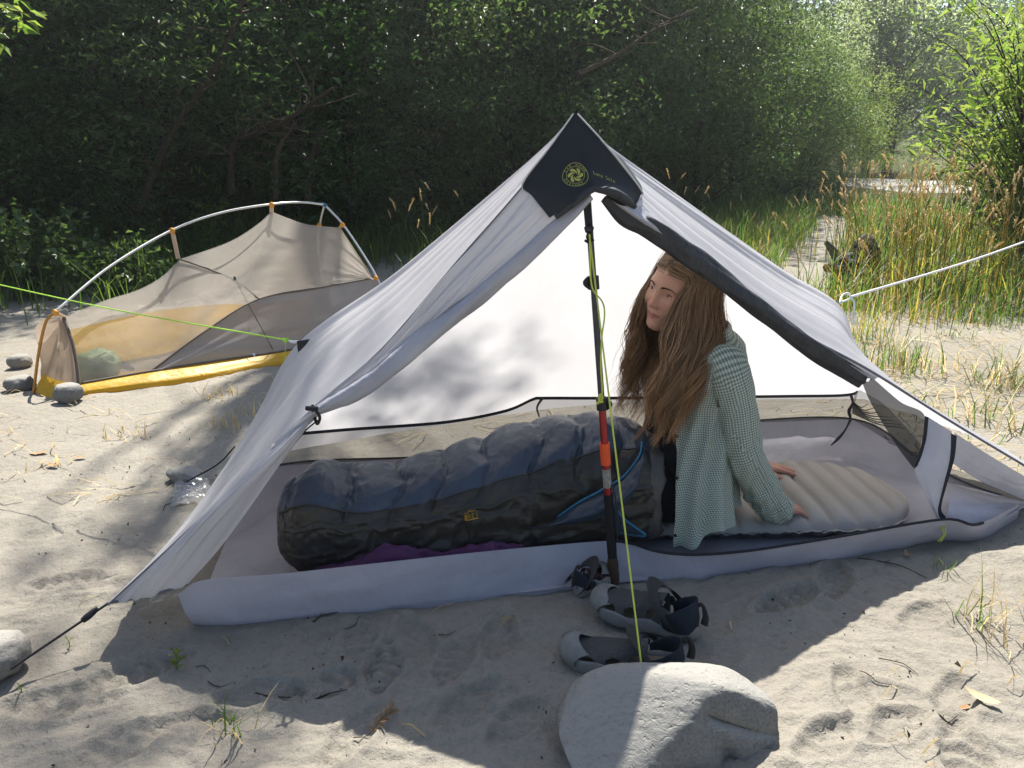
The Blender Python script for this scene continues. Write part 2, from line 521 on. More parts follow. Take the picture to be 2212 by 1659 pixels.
KIND = {
    'alder': [make_crown('alder', 11 + k, 12500, 1.55, 3.6, 0.15, 85, 0.062, trunk=0.05, width=0.62) for k in range(3)],
    'willow': [make_crown('willow', 31 + k, 13000, 1.5, 3.3, 0.1, 95, 0.070, trunk=0.04, width=0.30, droop=0.5) for k in range(2)],
    'tall': [make_crown('tall', 41 + k, 14000, 2.6, 8.0, 1.2, 110, 0.12, trunk=0.14, nl=22, width=0.55) for k in range(2)],
    'far': [make_crown('far', 51 + k, 5500, 2.6, 8.5, 0.2, 130, 0.19, trunk=0.16, width=0.6, spread=0.19) for k in range(2)],
    'fir': [make_crown('fir', 61, 9000, 2.4, 12.0, 0.3, 150, 0.22, trunk=0.18, width=0.35, shape='cone', spread=0.16, hollow=0.1)],
}
def tree(name, kind, x, y, s, label, cat, leaf, group=None, rot=None, zs=1.0, var=None, z=None):
    cm, tm = KIND[kind][(var if var is not None else rng.integers(0, 99)) % len(KIND[kind])]
    o = empty(name, (x, y, (gz(x, y) if z is None else z) - 0.02), label, cat, group)
    o.rotation_euler[2] = rng.uniform(0, 6.28) if rot is None else rot
    o.scale = (s, s, s * zs)
    key = (cm.name, leaf)
    if key not in _EM:
        if len(cm.materials) == 0: cm.materials.append(LEAF[leaf]); _EM[key] = cm
        else:
            c2 = cm.copy(); c2.materials.clear(); c2.materials.append(LEAF[leaf]); _EM[key] = c2
    obj('crown', _EM[key], None, o, world_coords=False)
    obj('trunk', tm, m_bark, o, world_coords=False)
    return o

# --- front edge of the wood: leafy shrubs, receding to the right
edge = []
def along(t):                                   # the wood's edge on the ground
    pts = [(-7.5, 6.0), (-4.6, 7.6), (-2.0, 8.9), (0.6, 10.6), (3.0, 13.4), (5.4, 17.0), (7.5, 21.0)]
    return catmull([V(a, b, 0) for a, b in pts], 60)[int(t * 59)]
ORD = 'leftmost second third fourth fifth sixth seventh eighth ninth tenth eleventh twelfth thirteenth fourteenth fifteenth sixteenth last'.split()
for k in range(17):
    q = along(k / 16)
    kind = 'alder' if k % 3 else 'willow'
    o = tree('shrub', kind, q[0] + rng.normal(0, .25), q[1] + 1.0 + rng.normal(0, .35), rng.uniform(0.85, 1.15),
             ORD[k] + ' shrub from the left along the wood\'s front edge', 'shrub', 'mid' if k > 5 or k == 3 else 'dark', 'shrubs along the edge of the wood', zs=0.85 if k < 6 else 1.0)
for k in range(12):
    q = along(k / 14)
    tree('alder_tree', 'alder', q[0] - 1.2 + rng.normal(0, .4), q[1] + 3.0 + rng.normal(0, .4), rng.uniform(1.5, 1.8),
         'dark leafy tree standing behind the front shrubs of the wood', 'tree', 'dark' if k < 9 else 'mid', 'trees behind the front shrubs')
for k in (0, 2, 3, 5, 7, 8):
    q = along(k / 11)
    tree('tall_tree', 'tall', q[0] - 2.6 + rng.normal(0, .5), q[1] + 6.0 + rng.normal(0, .6), rng.uniform(0.95, 1.2),
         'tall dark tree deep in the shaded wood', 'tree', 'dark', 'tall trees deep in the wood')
for k in (0, 1, 3, 4, 6):
    q = along(k / 9)
    tree('tall_tree', 'tall', q[0] - 5 + rng.normal(0, .5), q[1] + 11.0 + rng.normal(0, .6), rng.uniform(1.3, 1.6),
         'tall dark tree deep in the shaded wood', 'tree', 'dark', 'tall trees deep in the wood')
# --- sunlit bushes where the wood ends on the right
for (x, y, s, lf, lab) in ((7.4, 18.6, 0.85, 'bright', 'sunlit yellow-green bush at the right end of the wood beside the path'),
                           (6.3, 17.4, 0.55, 'pale', 'low pale green bush below the sunlit end of the wood'),
                           (6.6, 19.6, 1.25, 'pale', 'taller pale leafy tree rising over the sunlit bush at the wood\'s end')):
    tree('bush', 'willow', x, y, s, lab, 'bush', lf)
# --- past the gap: trees on the far bank and hillside
for (x, y, s, lf, lab) in ((16.6, 36.5, 1.25, 'pale', 'broad pale green tree in the gap beyond the path'),
                           (19.6, 39, 1.1, 'pale', 'rounded grey-green tree right of the broad pale one'),
                           (15.2, 35.5, 1.05, 'mid', 'narrow dark green tree left of the broad pale one'),
                           (21.8, 41, 1.15, 'mid', 'dark green tree behind the pale riverside bush'),
                           (25.3, 42, 1.2, 'mid', 'green tree at the right end of the far bank'),
                           (28.5, 43.5, 1.25, 'pale', 'pale tree half hidden by the bright willow on the right')):
    tree('riverside_tree', 'far', x, y, s, lab, 'tree', lf)
for (x, y, s, lab) in ((4.6, 29, 1.3, 'tall dark tree behind the sunlit bushes, above the tent peak'), (7.6, 31, 1.35, 'tall dark tree behind the sunlit bushes at the wood\'s end'), (10.3, 33, 1.3, 'tall dark tree at the left of the gap above the path'),
                     (1.5, 28, 1.3, 'tall dark tree behind the middle of the wood'), (2.0, 16.2, 1.1, 'tall dark tree in the wood behind the grey tent\'s right slope')):
    tree('background_tree', 'tall', x, y, s, lab, 'tree', 'mid')
k = 0
for row, (yy, n) in enumerate(((63, 9), (78, 10), (98, 11))):
    for i in range(n):
        x = yy * (0.30 + 0.085 * i) + rng.normal(0, 1.5)
        tree('hillside_tree', 'fir' if (i + row) % 3 else 'far', x, yy + rng.normal(0, 2), rng.uniform(1.0, 1.5) * (1 + 0.25 * row),
             'hazy blue-green tree on the far hillside', 'tree', 'mid' if row else 'dark', 'trees on the far hillside')
# --- pale round bush by the gravel, and the gravel bar
tree('riverside_bush', 'willow', 11.9, 24.5, 0.42, 'pale silvery round bush beside the gravel bar', 'bush', 'pale', zs=1.0)
tree('riverside_bush', 'willow', 13.3, 25.0, 0.36, 'small pale bush just right of the silvery round bush', 'bush', 'pale', zs=1.0)
m_gravel = simple_mat('gravel', (0.42, 0.40, 0.37), (0.30, 0.29, 0.27), 0.95, 0.1, 3, 8, 0.6, 0.06)
gg = np.random.default_rng(5)
mb = MB()
bx, by = np.meshgrid(np.linspace(10, 26, 50), np.linspace(21.5, 31, 30), indexing='ij')
edgef = sstep(0, 0.12, (bx - 10) / 16) * sstep(0, 0.12, (26 - bx) / 16) * sstep(0, .2, (by - 21.5) / 9.5) * sstep(0, .2, (31 - by) / 9.5)
bz = ground_z(bx.ravel(), by.ravel()).reshape(bx.shape) - 0.1 + edgef * (0.22 + 0.1 * fbm(xy3(bx, by, 0.5), 3))
obj('gravel_bar', make_mesh('gravel_bar', np.stack([bx, by, bz], -1).reshape(-1, 3), grid_faces(50, 30)), m_gravel, kind='structure')

# --- leaning bare trunks and dead branches seen inside the wood
def stick(name, pts, r, label, cat, mat=m_bark, twigs=0, seed=0, group=None):
    rg = np.random.default_rng(seed)
    base = V(*pts[0])
    o = empty(name, base, label, cat, group)
    mb = MB(); path = catmull(pts, 16)
    tube(mb, path, r, 7)
    obj('trunk', mb.mesh('trunk'), mat, o)
    if twigs:
        mb = MB()
        for k in range(twigs):
            i = rg.integers(3, 15)
            d = rg.normal(0, 1, 3); d[2] = abs(d[2]) * 0.4; d /= np.linalg.norm(d)
            L = rg.uniform(0.25, 0.8)
            a = path[i]
            tube(mb, [a, a + d * L * .5 + rg.normal(0, .04, 3), a + d * L + rg.normal(0, .08, 3)], [0.010, 0.006, 0.002], 4, n=6, cap=False)
        obj('branch', mb.mesh('branch'), m_twig, o)
    return o
stick('leaning_tree', [at(300, 455, 7.9), at(350, 330, 8.0), at(400, 240, 8.0), at(480, 120, 8.1), at(545, -60, 8.2)], [0.042, 0.036, 0.03, 0.024],
      'bare brown trunk leaning right in the dark left wood', 'tree', twigs=14, seed=1)
stick('leaning_tree', [at(500, 420, 8.3), at(505, 310, 8.3), at(560, 285, 8.2), at(640, 245, 8.1), at(720, 190, 8.0)], [0.036, 0.032, 0.026, 0.014],
      'crooked bare branch with dead twigs right of the leaning trunk', 'tree', twigs=22, seed=2)
stick('dead_sapling', [at(595, 430, 8.6), at(600, 330, 8.6), at(640, 260, 8.5)], [0.035, 0.03, 0.012], 'thin dead sapling hung with moss in the dark middle of the wood', 'tree', m_twig, 16, 3)
stick('dead_sapling', [at(665, 430, 8.9), at(672, 350, 8.9), at(690, 280, 8.8)], [0.04, 0.03, 0.012], 'thin dead sapling right of the mossy one in the dark wood', 'tree', m_twig, 16, 4)
stick('dead_branch', [at(1250, 160, 9.5), at(1330, 120, 9.6), at(1420, 60, 9.7), at(1500, 20, 9.8)], [0.03, 0.022, 0.012, 0.006], 'bare grey branch slanting up in the wood above the tent peak', 'branch', m_twig, 12, 5)

# --- near leafy sprays standing in front of the dark
def spray(name, base, pts_list, size, n, label, cat, leaf, width=0.4, seed=0, stem_r=0.006, stem_mat=None, spread=0.05):
    rg = np.random.default_rng(seed)
    o = empty(name, base, label, cat)
    mb = MB(); C = []; D = []
    for pts in pts_list:
        path = catmull(pts, 20)
        tube(mb, path, [stem_r, stem_r * .7, stem_r * .25], 5, cap=False)
        k = rg.integers(5, 20, n)
        T = np.gradient(path, axis=0); T /= np.linalg.norm(T, axis=1, keepdims=True)
        c = path[k] + rg.normal(0, spread, (n, 3))
        d = T[k] * 0.7 + rg.normal(0, 0.6, (n, 3)) + V(0, 0, -0.25)
        C.append(c); D.append(d)
    obj('stem', mb.mesh('stem'), stem_mat or m_bark, o)
    v, f = leaves(np.concatenate(C), size, np.concatenate(D), width, rg=rg)
    obj('foliage', make_mesh('foliage', v, f, False), LEAF[leaf], o)
    return o
def bushy(rg, base, n, h, r, lean=(0, 0, 0)):
    L = []
    for k in range(n):
        a = rg.uniform(0, 6.28); q = rg.uniform(0.2, 1) * r
        tip = V(math.cos(a) * q, math.sin(a) * q, h * rg.uniform(0.45, 1.0)) + V(*lean)
        L.append([base, base + tip * V(.25, .25, .5) + rg.normal(0, .03, 3), base + tip * V(.65, .65, .85) + rg.normal(0, .04, 3), base + tip])
    return L
rg = np.random.default_rng(77)
b = gnd(2260, 640); b = V(b[0], b[1], 0)
wb = V(4.95, 7.6, 0.0)
spray('willow_shrub', wb, bushy(rg, wb, 110, 2.55, 1.45), 0.118, 56, 'bright yellow-green willow shrub with long leaves at the right edge', 'shrub', 'bright', 0.30, 3, 0.012, spread=0.09)
wb = V(5.5, 9.0, 0.0)
spray('dark_shrub', wb, bushy(rg, wb, 40, 1.6, 1.0), 0.11, 45, 'darker shrub behind tall grass below the bright willow', 'shrub', 'mid', 0.4, 4, 0.01, spread=0.08)
wb = gnd(455, 570); wb[2] = 0
spray('tall_weed', wb, bushy(rg, wb, 9, 0.95, 0.28), 0.085, 30, 'sunlit leafy weed rising behind the yellow tent pole', 'plant', 'bright', 0.3, 5, 0.004)
wb = gnd(660, 560); wb[2] = 0
spray('tall_weed', wb, bushy(rg, wb, 10, 0.55, 0.4), 0.10, 30, 'broad leaved weed behind the peak of the yellow tent', 'plant', 'mid', 0.55, 6, 0.004)
wb = gnd(900, 545); wb[2] = 0
spray('tall_weed', wb, bushy(rg, wb, 12, 0.95, 0.35), 0.08, 30, 'leafy weed left of the grey tent\'s slope', 'plant', 'mid', 0.35, 7, 0.004)
wb = gnd(70, 640); wb[2] = 0
spray('low_bush', wb, bushy(rg, wb, 30, 0.75, 0.7), 0.07, 45, 'low leafy bush at the left edge behind the yellow tent', 'bush', 'mid', 0.6, 8, 0.004, spread=0.06)
wb = gnd(250, 640); wb[2] = 0
spray('low_bush', wb, bushy(rg, wb, 26, 0.45, 0.6), 0.06, 40, 'low clump of small leaves under the tent pole arch', 'bush', 'mid', 0.6, 9, 0.004, spread=0.05)
# leafy branch reaching in at the top left corner
wb = at(-420, -60, 5.0)
spray('leafy_branch', wb, [[wb, at(-220, -40, 4.9), at(-80, 0, 4.85), at(75, 32, 4.8)], [at(-220, -40, 4.9), at(-90, 40, 4.8), at(45, 62, 4.75)], [at(-300, -50, 4.95), at(-100, -40, 4.95), at(60, 5, 4.95)]],
      0.085, 34, 'sunlit yellow-green leafy branch in the top left corner', 'branch', 'bright', 0.5, 10, 0.008, spread=0.05)
# ferns at the left
def fern(base, L, n, label, seed, group=None):
    rg = np.random.default_rng(seed)
    o = empty('fern', base, label, 'fern', group)
    mb = MB(); C, D = [], []
    for k in range(n):
        a = rg.uniform(0, 6.28); l = L * rg.uniform(.7, 1.1)
        path = catmull([base, base + V(math.cos(a) * l * .35, math.sin(a) * l * .35, l * .55), base + V(math.cos(a) * l * .8, math.sin(a) * l * .8, l * .55), base + V(math.cos(a) * l * 1.1, math.sin(a) * l * 1.1, l * .25)], 26)
        tube(mb, path, [.004, .001], 4, cap=False)
        T = np.gradient(path, axis=0); T /= np.linalg.norm(T, axis=1, keepdims=True)
        sd = np.cross(T, V(0, 0, 1))
        for i in range(5, 26):
            for s in (-1, 1):
                w = math.sin((i - 3) / 24 * math.pi) * l * 0.26 + 0.01
                for q in range(3):
                    C.append(path[i] + sd[i] * s * w * q / 3); D.append((sd[i] * s + T[i] * .35 + V(0, 0, -.15)))
    obj('stalk', mb.mesh('stalk'), LEAF['fern'], o)
    v, f = leaves(np.array(C), L * 0.085, np.array(D), 0.35, rg=rg)
    obj('frond', make_mesh('frond', v, f, False), LEAF['fern'], o)
for (px, py, Y, L, lab) in ((120, 560, 7.2, .8, 'dark fern under the trees at the far left'), (210, 575, 7.0, .75, 'fern right of the far left fern, under the trees'), (330, 590, 7.3, .55, 'small fern at the foot of the leaning trunk')):
    g = gnd(px, py); fern(V(g[0], g[1] , 0.05), L, 9, lab, int(px))

# --- grass
def blades(pos, h, w, lean, rg, curve=0.5):
    n = len(pos)
    a = rg.uniform(0, 2 * np.pi, n)
    d = np.stack([np.cos(a), np.sin(a), np.zeros(n)], -1)
    sd = np.stack([-np.sin(a), np.cos(a), np.zeros(n)], -1)
    hh = h * rg.uniform(0.5, 1.2, n); ln = lean * rg.uniform(0.1, 1.2, n) * hh
    v = []
    for k, t in enumerate((0, 0.4, 0.75, 1.0)):
        c = pos + V(0, 0, 1) * (hh * (t - curve * 0.45 * t ** 2.5))[:, None] + d * (ln * t ** 2)[:, None]
        ww = w * (1 - t ** 1.6) * (hh / np.mean(hh)) ** .5
        if k < 3: v += [c - sd * ww[:, None] / 2, c + sd * ww[:, None] / 2]
        else: v += [c]
    v = np.stack(v, 1).reshape(-1, 3)
    k = np.arange(n)[:, None] * 7
    q = np.concatenate([k + np.array([[0, 1, 3, 2]]), k + np.array([[2, 3, 5, 4]])])
    tr = k + np.array([[4, 5, 6]])
    return v, [q, tr]
def scatter(rg, n, xr, yr, keep):
    x = rg.uniform(*xr, n); y = rg.uniform(*yr, n)
    m = rg.uniform(0, 1, n) < keep(x, y)
    x, y = x[m], y[m]
    return np.stack([x, y, ground_z(x, y)], -1)
PATH = [(1700, 650), (1750, 600), (1760, 560), (1790, 520), (1800, 495), (1790, 470)]
PW = np.array([gnd(*q)[:2] for q in PATH])
def path_dist(x, y):
    d = np.full(np.shape(x), 99.0)
    for a, b in zip(PW[:-1], PW[1:]):
        ab = b - a; t = np.clip(((x - a[0]) * ab[0] + (y - a[1]) * ab[1]) / (ab @ ab), 0, 1)
        d = np.minimum(d, np.hypot(x - a[0] - t * ab[0], y - a[1] - t * ab[1]))
    return d
def dens(x, y):
    e = -0.64 * x + 0.77 * y                      # distance towards the wood
    wob = 0.9 * fbm(xy3(x, y, 0.8), 3)
    k = sstep(6.1, 8.6, e + wob + 0.16 * np.maximum(x, 0))
    right = sstep(5.7, 7.0, y + wob * .6) * sstep(2.4, 3.3, x)
    k = np.maximum(k, right)
    back = sstep(5.2, 6.6, y + wob) * sstep(-1.2, 0.5, x)
    k = np.maximum(k, back)
    gap = sstep(0.14, 0.42, path_dist(x, y))
    clear = sstep(0.55, 1.1, np.hypot((x - 2.75) / 1.2, (y - 7.0) / 0.7))
    return np.clip(k, 0, 1) * gap * clear * np.where((x > 2.6) & (y < 9.5), .55, 1.0)
rg = np.random.default_rng(9)
P0 = scatter(rg, 95000, (-6, 9), (5, 17), lambda x, y: dens(x, y) * np.clip(1.3 - y / 22, .3, 1) * (0.45 + 0.55 * (fbm(xy3(x, y, 1.4, 3), 2) > -0.2)))
k1 = rg.uniform(0, 1, len(P0)) < 0.8
v, f = blades(P0[k1], 0.36, 0.010, 0.8, rg); v2, f2 = blades(P0[~k1], 0.62, 0.010, 0.6, rg)
obj('grass', MB().add(v, f).add(v2, f2).mesh('grass', False), m_grass, kind='stuff', label='green grass growing along the edge of the wood', cat='grass')
print('grass blades', len(P0))
P1 = scatter(rg, 9000, (0.5, 7), (5, 13), lambda x, y: dens(x, y) * np.where(x > 2.2, 0.9, 0.2) * (fbm(xy3(x, y, 1.1, 8), 2) > -0.05))
v, f = blades(P1, 0.45, 0.006, 1.0, rg, .8)
obj('dry_grass', MB().add(v, f).mesh('dry_grass', False), m_gold, kind='stuff', label='dry golden grass mixed through the green grass', cat='grass')

# tall seeding grass: clumps with stalks, blades and seed heads
def seed_clump(base, n, h, label, seed, green=0.4, group=None, spread=0.25):
    rg = np.random.default_rng(seed)
    o = empty('tall_grass', base, label, 'grass clump', group)
    st, hd = MB(), MB(); C, D = [], []
    for k in range(n):
        b = base + V(rg.normal(0, spread), rg.normal(0, spread), -0.02)
        a = rg.uniform(0, 6.28); hh = h * rg.uniform(.6, 1.1); l = hh * rg.uniform(.02, .28)
        d = V(math.cos(a), math.sin(a), 0)
        path = catmull([b, b + V(0, 0, hh * .5) + d * l * .2, b + V(0, 0, hh * .85) + d * l * .6, b + V(0, 0, hh) + d * l], 9)
        tube(st, path, [.0028, .0022, .0014], 4, cap=False)
        tdir = path[-1] - path[-2]; tdir /= np.linalg.norm(tdir)
        L = rg.uniform(.07, .13)
        tube(hd, [path[-1], path[-1] + tdir * L * .4, path[-1] + tdir * L * .8 + d * .008, path[-1] + tdir * L + d * .015], [.002, .0058, .0046, .001], 6, n=8, cap=False)
        for q in range(22):
            u = rg.uniform(0, 1); ang = rg.uniform(0, 6.28)
            C.append(path[-1] + tdir * L * u); D.append(tdir + 0.7 * V(math.cos(ang), math.sin(ang), 0))
    obj('stalk', st.mesh('stalk'), m_gold if green < .5 else m_grass, o)
    v, f = leaves(np.array(C), 0.016, np.array(D), 0.30, rg=rg)
    hd.add(v, f)
    obj('seed_head', hd.mesh('seed_head'), m_straw, o)
    nb = int(n * 1.5)
    pos = base + np.stack([rg.normal(0, spread, nb), rg.normal(0, spread, nb), np.zeros(nb)], -1)
    v, f = blades(pos, h * .75, .008, .9, rg, .7)
    obj('blade', MB().add(v, f).mesh('blade', False), m_gold if green < .5 else m_grass, o)
    return o
spots = [(1880, 640, 22, .95), (1930, 630, 26, 1.0), (1985, 640, 26, 1.05), (2040, 645, 22, 1.0), (2090, 640, 22, .9), (2150, 650, 24, 1.0), (2200, 660, 24, 1.05),
         (1700, 555, 14, .7), (1845, 560, 18, .95), (1880, 530, 18, 1.0), (1940, 560, 20, 1.1), (2060, 560, 20, 1.15), (1975, 660, 26, .9), (2120, 670, 22, .95), (1905, 660, 20, .8), (1905, 600, 18, 1.1), (2010, 600, 20, 1.15), (2110, 600, 18, 1.15), (1850, 610, 10, .8), (1955, 690, 8, .85), (1895, 700, 8, .9), (2185, 600, 16, 1.2)]
for k, (px, py, n, h) in enumerate(spots):
    g = gnd(px, py)
    seed_clump(V(g[0], g[1], gz(g[0], g[1])), int(n * .9), h * 0.95, 'tall golden seeding grass clump on the right beside the path', 100 + k, 0.2 if k % 3 else 0.6, 'tall golden grass clumps on the right')
for k, (px, py, n, h, lab) in enumerate(((900, 600, 6, .75, 'few seeding grass stalks left of the grey tent\'s peak'), (960, 590, 5, .8, 'pale grass stalks just behind the grey tent\'s left slope'),
                                    (1450, 560, 8, .85, 'seeding grass stalks behind the right slope of the grey tent'), (1520, 545, 5, .6, 'short seeding grass right of the stalks behind the tent'),
                                    (1660, 640, 7, .42, 'low straw coloured stalks behind the tent by the path'))):
    g = gnd(px, py)
    seed_clump(V(g[0], g[1], gz(g[0], g[1])), n, h, lab, 140 + k, 0.7, None, 0.2)

# tall tree leaning over the camp from the wood: its high branches break up the sun on the left
def overhang():
    rg = np.random.default_rng(91)
    base = V(-1.2, 11.5, 0.3)
    o = empty('overhanging_tree', base, 'tall tree whose high branches reach out above the camp', 'tree')
    mb = MB(); top = V(-.9, 9.6, 11.5)
    trunk = catmull([base, base + V(.1, -.3, 4), base + V(.1, -.9, 8), top], 20)
    tube(mb, trunk, [.2, .16, .12, .06], 9)
    C = []
    # where sunbeams towards the left of the camp cross the branch level
    G3 = lambda px, py, r: (*gnd(px, py)[:2], 0.0, r)
    B3 = lambda px, py, Y, r: (*at(px, py, Y), r)
    targets = [G3(60, 1640, .14), G3(200, 1600, .11), G3(380, 1610, .09), G3(120, 1520, .06), G3(520, 1560, .07), G3(580, 1640, .09), G3(400, 1500, .04), G3(60, 1380, .04), G3(20, 1560, .06),
               G3(200, 1180, .04), G3(60, 1230, .07), G3(330, 1130, .03), G3(230, 1310, .04), G3(20, 700, .3),
               B3(930, 740, 2.58, .06), B3(985, 800, 2.65, .07), B3(890, 800, 2.6, .09), B3(1050, 845, 2.72, .07), B3(850, 870, 2.6, .10), B3(940, 870, 2.65, .08), B3(1020, 715, 2.6, .03), B3(810, 905, 2.58, .08), B3(1150, 800, 2.65, .03),
               B3(690, 820, 2.0, .05), B3(640, 930, 2.1, .07), B3(560, 1050, 1.95, .07), B3(480, 1130, 1.9, .06), B3(800, 690, 2.0, .03), B3(660, 1010, 2.2, .08), B3(600, 1100, 2.0, .08), B3(400, 560, 4.7, .10)]
    sd = np.array(sun_dir)
    for (x, y, z, r) in targets:
        zz = rg.uniform(8.6, 10.6)
        c = V(x, y, z) + sd * ((zz - z) / sd[2])
        i = int(np.clip((c[2] - 1.2) / 11.5 * 19, 5, 18)); s = trunk[i]
        tube(mb, [s, (s + c) / 2 + V(0, 0, .5) + rg.normal(0, .2, 3), c], [.03, .018, .005], 5, n=9, cap=False)
        n = int(8 + 2300 * r * r)
        C.append(c + rg.normal(0, 1, (n, 3)) * V(r * .7, r * .7, .2))
    v, f = leaves(np.concatenate(C), .085, rg=rg, width=.55)
    obj('crown', make_mesh('crown', v, f, False), LEAF['mid'], o)
    obj('trunk', mb.mesh('trunk'), m_bark, o)
overhang()
# ================================================================ the grey tent
m_sil = cloth_mat('grey_nylon', (0.66, 0.655, 0.69), (0.58, 0.575, 0.61), 0.5, 0.45, 0.35, 5, 7, 0.28, 0.02, (1, 1, 0.45), tcol=(0.50, 0.495, 0.515), crease=.0016, cscale=4)
m_sil_in = cloth_mat('grey_nylon_roll', (0.50, 0.50, 0.54), (0.40, 0.40, 0.45), 0.25, 0.45, 0.35, 7, 14, 0.5, 0.02)
m_floor = cloth_mat('bathtub_nylon', (0.44, 0.43, 0.48), (0.38, 0.37, 0.415), 0.22, 0.4, 0.4, 6, 11, 0.45, 0.025, crease=.0025, cscale=5)
m_black = simple_mat('black_nylon', (0.009, 0.0095, 0.012), (0.006, 0.0065, 0.008), 0.55, 0.4, 20, 60, 0.15, 0.002)
m_rolldark = cloth_mat('dark_rolled_mesh', (0.035, 0.037, 0.043), (0.022, 0.024, 0.03), 0.05, 0.6, 0.35, 18, 14, 0.6, 0.03)
m_trim = simple_mat('black_webbing', (0.02, 0.02, 0.024), (0.03, 0.03, 0.034), 0.8, 0.2, 60, 200, 0.3, 0.001)
m_net = cloth_mat('black_netting', (0.09, 0.092, 0.095), (0.07, 0.072, 0.075), 0.3, 0.8, 0.1, 8, 12, 0.2, 0.01, holes=0.46)
m_net2 = cloth_mat('black_netting_folded', (0.035, 0.037, 0.04), (0.025, 0.027, 0.03), 0.2, 0.8, 0.1, 8, 12, 0.2, 0.01, holes=0.14)
m_yellowcord = simple_mat('yellow_cord', (0.55, 0.60, 0.10), (0.40, 0.46, 0.06), 0.6, 0.3, 400)
m_greencord = simple_mat('lime_cord', (0.42, 0.72, 0.08), (0.32, 0.6, 0.05), 0.6, 0.3, 400)
m_whitecord = simple_mat('white_cord', (0.75, 0.75, 0.74), (0.6, 0.6, 0.6), 0.7, 0.3, 300)
m_yellowink = simple_mat('yellow_print', (0.42, 0.42, 0.10), (0.36, 0.36, 0.08), 0.6, 0.3, 50)

def shift(p, d): return p + np.asarray(d, float)

def three_rail(A, M, B, nu=60, nv=44, bulge=0.0, wr=0.006, wf=(5.0, 1.2), seed=0.0, cut=None):
    """cloth stretched over three lines that run from the peak to the hem"""
    a, m, b = (catmull(q, nu) for q in (A, M, B))
    s = np.linspace(0, 1, nv)[None, :, None]
    L0, L1, L2 = (s - .5) * (s - 1) * 2, -4 * s * (s - 1), 2 * s * (s - .5)
    # blend quadratic and straight spans so the rows stay taut
    quad = a[:, None] * L0 + m[:, None] * L1 + b[:, None] * L2
    lin = np.where(s < .5, a[:, None] * (1 - 2 * s) + m[:, None] * 2 * s, m[:, None] * (2 - 2 * s) + b[:, None] * (2 * s - 1))
    P = 0.55 * quad + 0.45 * lin
    du = np.gradient(P, axis=0); dv = np.gradient(P, axis=1)
    N = np.cross(du, dv); N /= np.linalg.norm(N, axis=-1, keepdims=True) + 1e-9
    tt = np.linspace(0, 1, nu)[:, None]; ss = np.linspace(0, 1, nv)[None]
    w = fbm(np.stack(np.broadcast_arrays(ss * wf[0] * 2, tt * wf[1] * 2, seed + 0 * ss), -1), 3)
    fade = np.sin(np.pi * ss) ** .4
    P = P + N * (wr * w * fade * (0.3 + tt))[..., None]
    return P
def panel(name, P, mat, root, **k):
    nu, nv = P.shape[:2]
    return obj(name, make_mesh(name, P.reshape(-1, 3), grid_faces(nu, nv)), mat, root, **k)

PEAK = at(1242, 250, 2.03)
FL = at(234, 1303, 1.70)
RF = V(1.75, 2.40, 0.14)
RR = at(1866, 862, 3.05)
RL = V(-0.93, 2.67, 0.11)
tent = empty('ridge_tent', (0.2, 2.4, 0), 'grey one-pole tent with open front and black peak cap', 'tent')
ridge_FL = [PEAK, at(1130, 398, 1.985), at(987, 562, 1.95), at(830, 745, 1.90), at(683, 876, 1.85), at(440, 1110, 1.77), FL]
ridge_RF = [PEAK, at(1378, 432, 2.06), at(1560, 604, 2.15), at(1720, 716, 2.22), at(1875, 800, 2.28), at(2060, 916, 2.36), RF]
ridge_RR = [PEAK, at(1400, 420, 2.28), at(1560, 600, 2.52), at(1720, 745, 2.80), RR]
ridge_RL = [PEAK, at(1135, 400, 2.14), at(960, 580, 2.26), at(770, 790, 2.45), RL]
mid_L = [PEAK, at(1140, 352, 2.11), at(860, 590, 2.26), at(652, 742, 2.34), at(560, 900, 2.33), at(440, 1090, 2.26), at(372, 1180, 2.20)]
mid_R = [PEAK, at(1312, 318, 2.15), at(1560, 492, 2.42), at(1700, 588, 2.54), at(1808, 656, 2.62), at(1835, 735, 2.63), at(1900, 815, 2.65), at(2080, 925, 2.68), V(1.76, 2.74, 0.14)]
mid_B = [PEAK, at(1240, 480, 2.35), at(1240, 700, 2.62), at(1215, 880, 2.87)]
panel('left_panel', three_rail(ridge_FL, mid_L, ridge_RL, nu=90, nv=80, wr=0.026, wf=(7, .5), seed=1), m_sil, tent)
panel('right_panel', three_rail(ridge_RF, mid_R, ridge_RR, nu=90, nv=80, wr=0.024, wf=(7, .5), seed=4), m_sil, tent)
panel('rear_panel', three_rail(ridge_RL, mid_B, ridge_RR, wr=0.012, wf=(4, 1.0), seed=8), m_sil, tent)

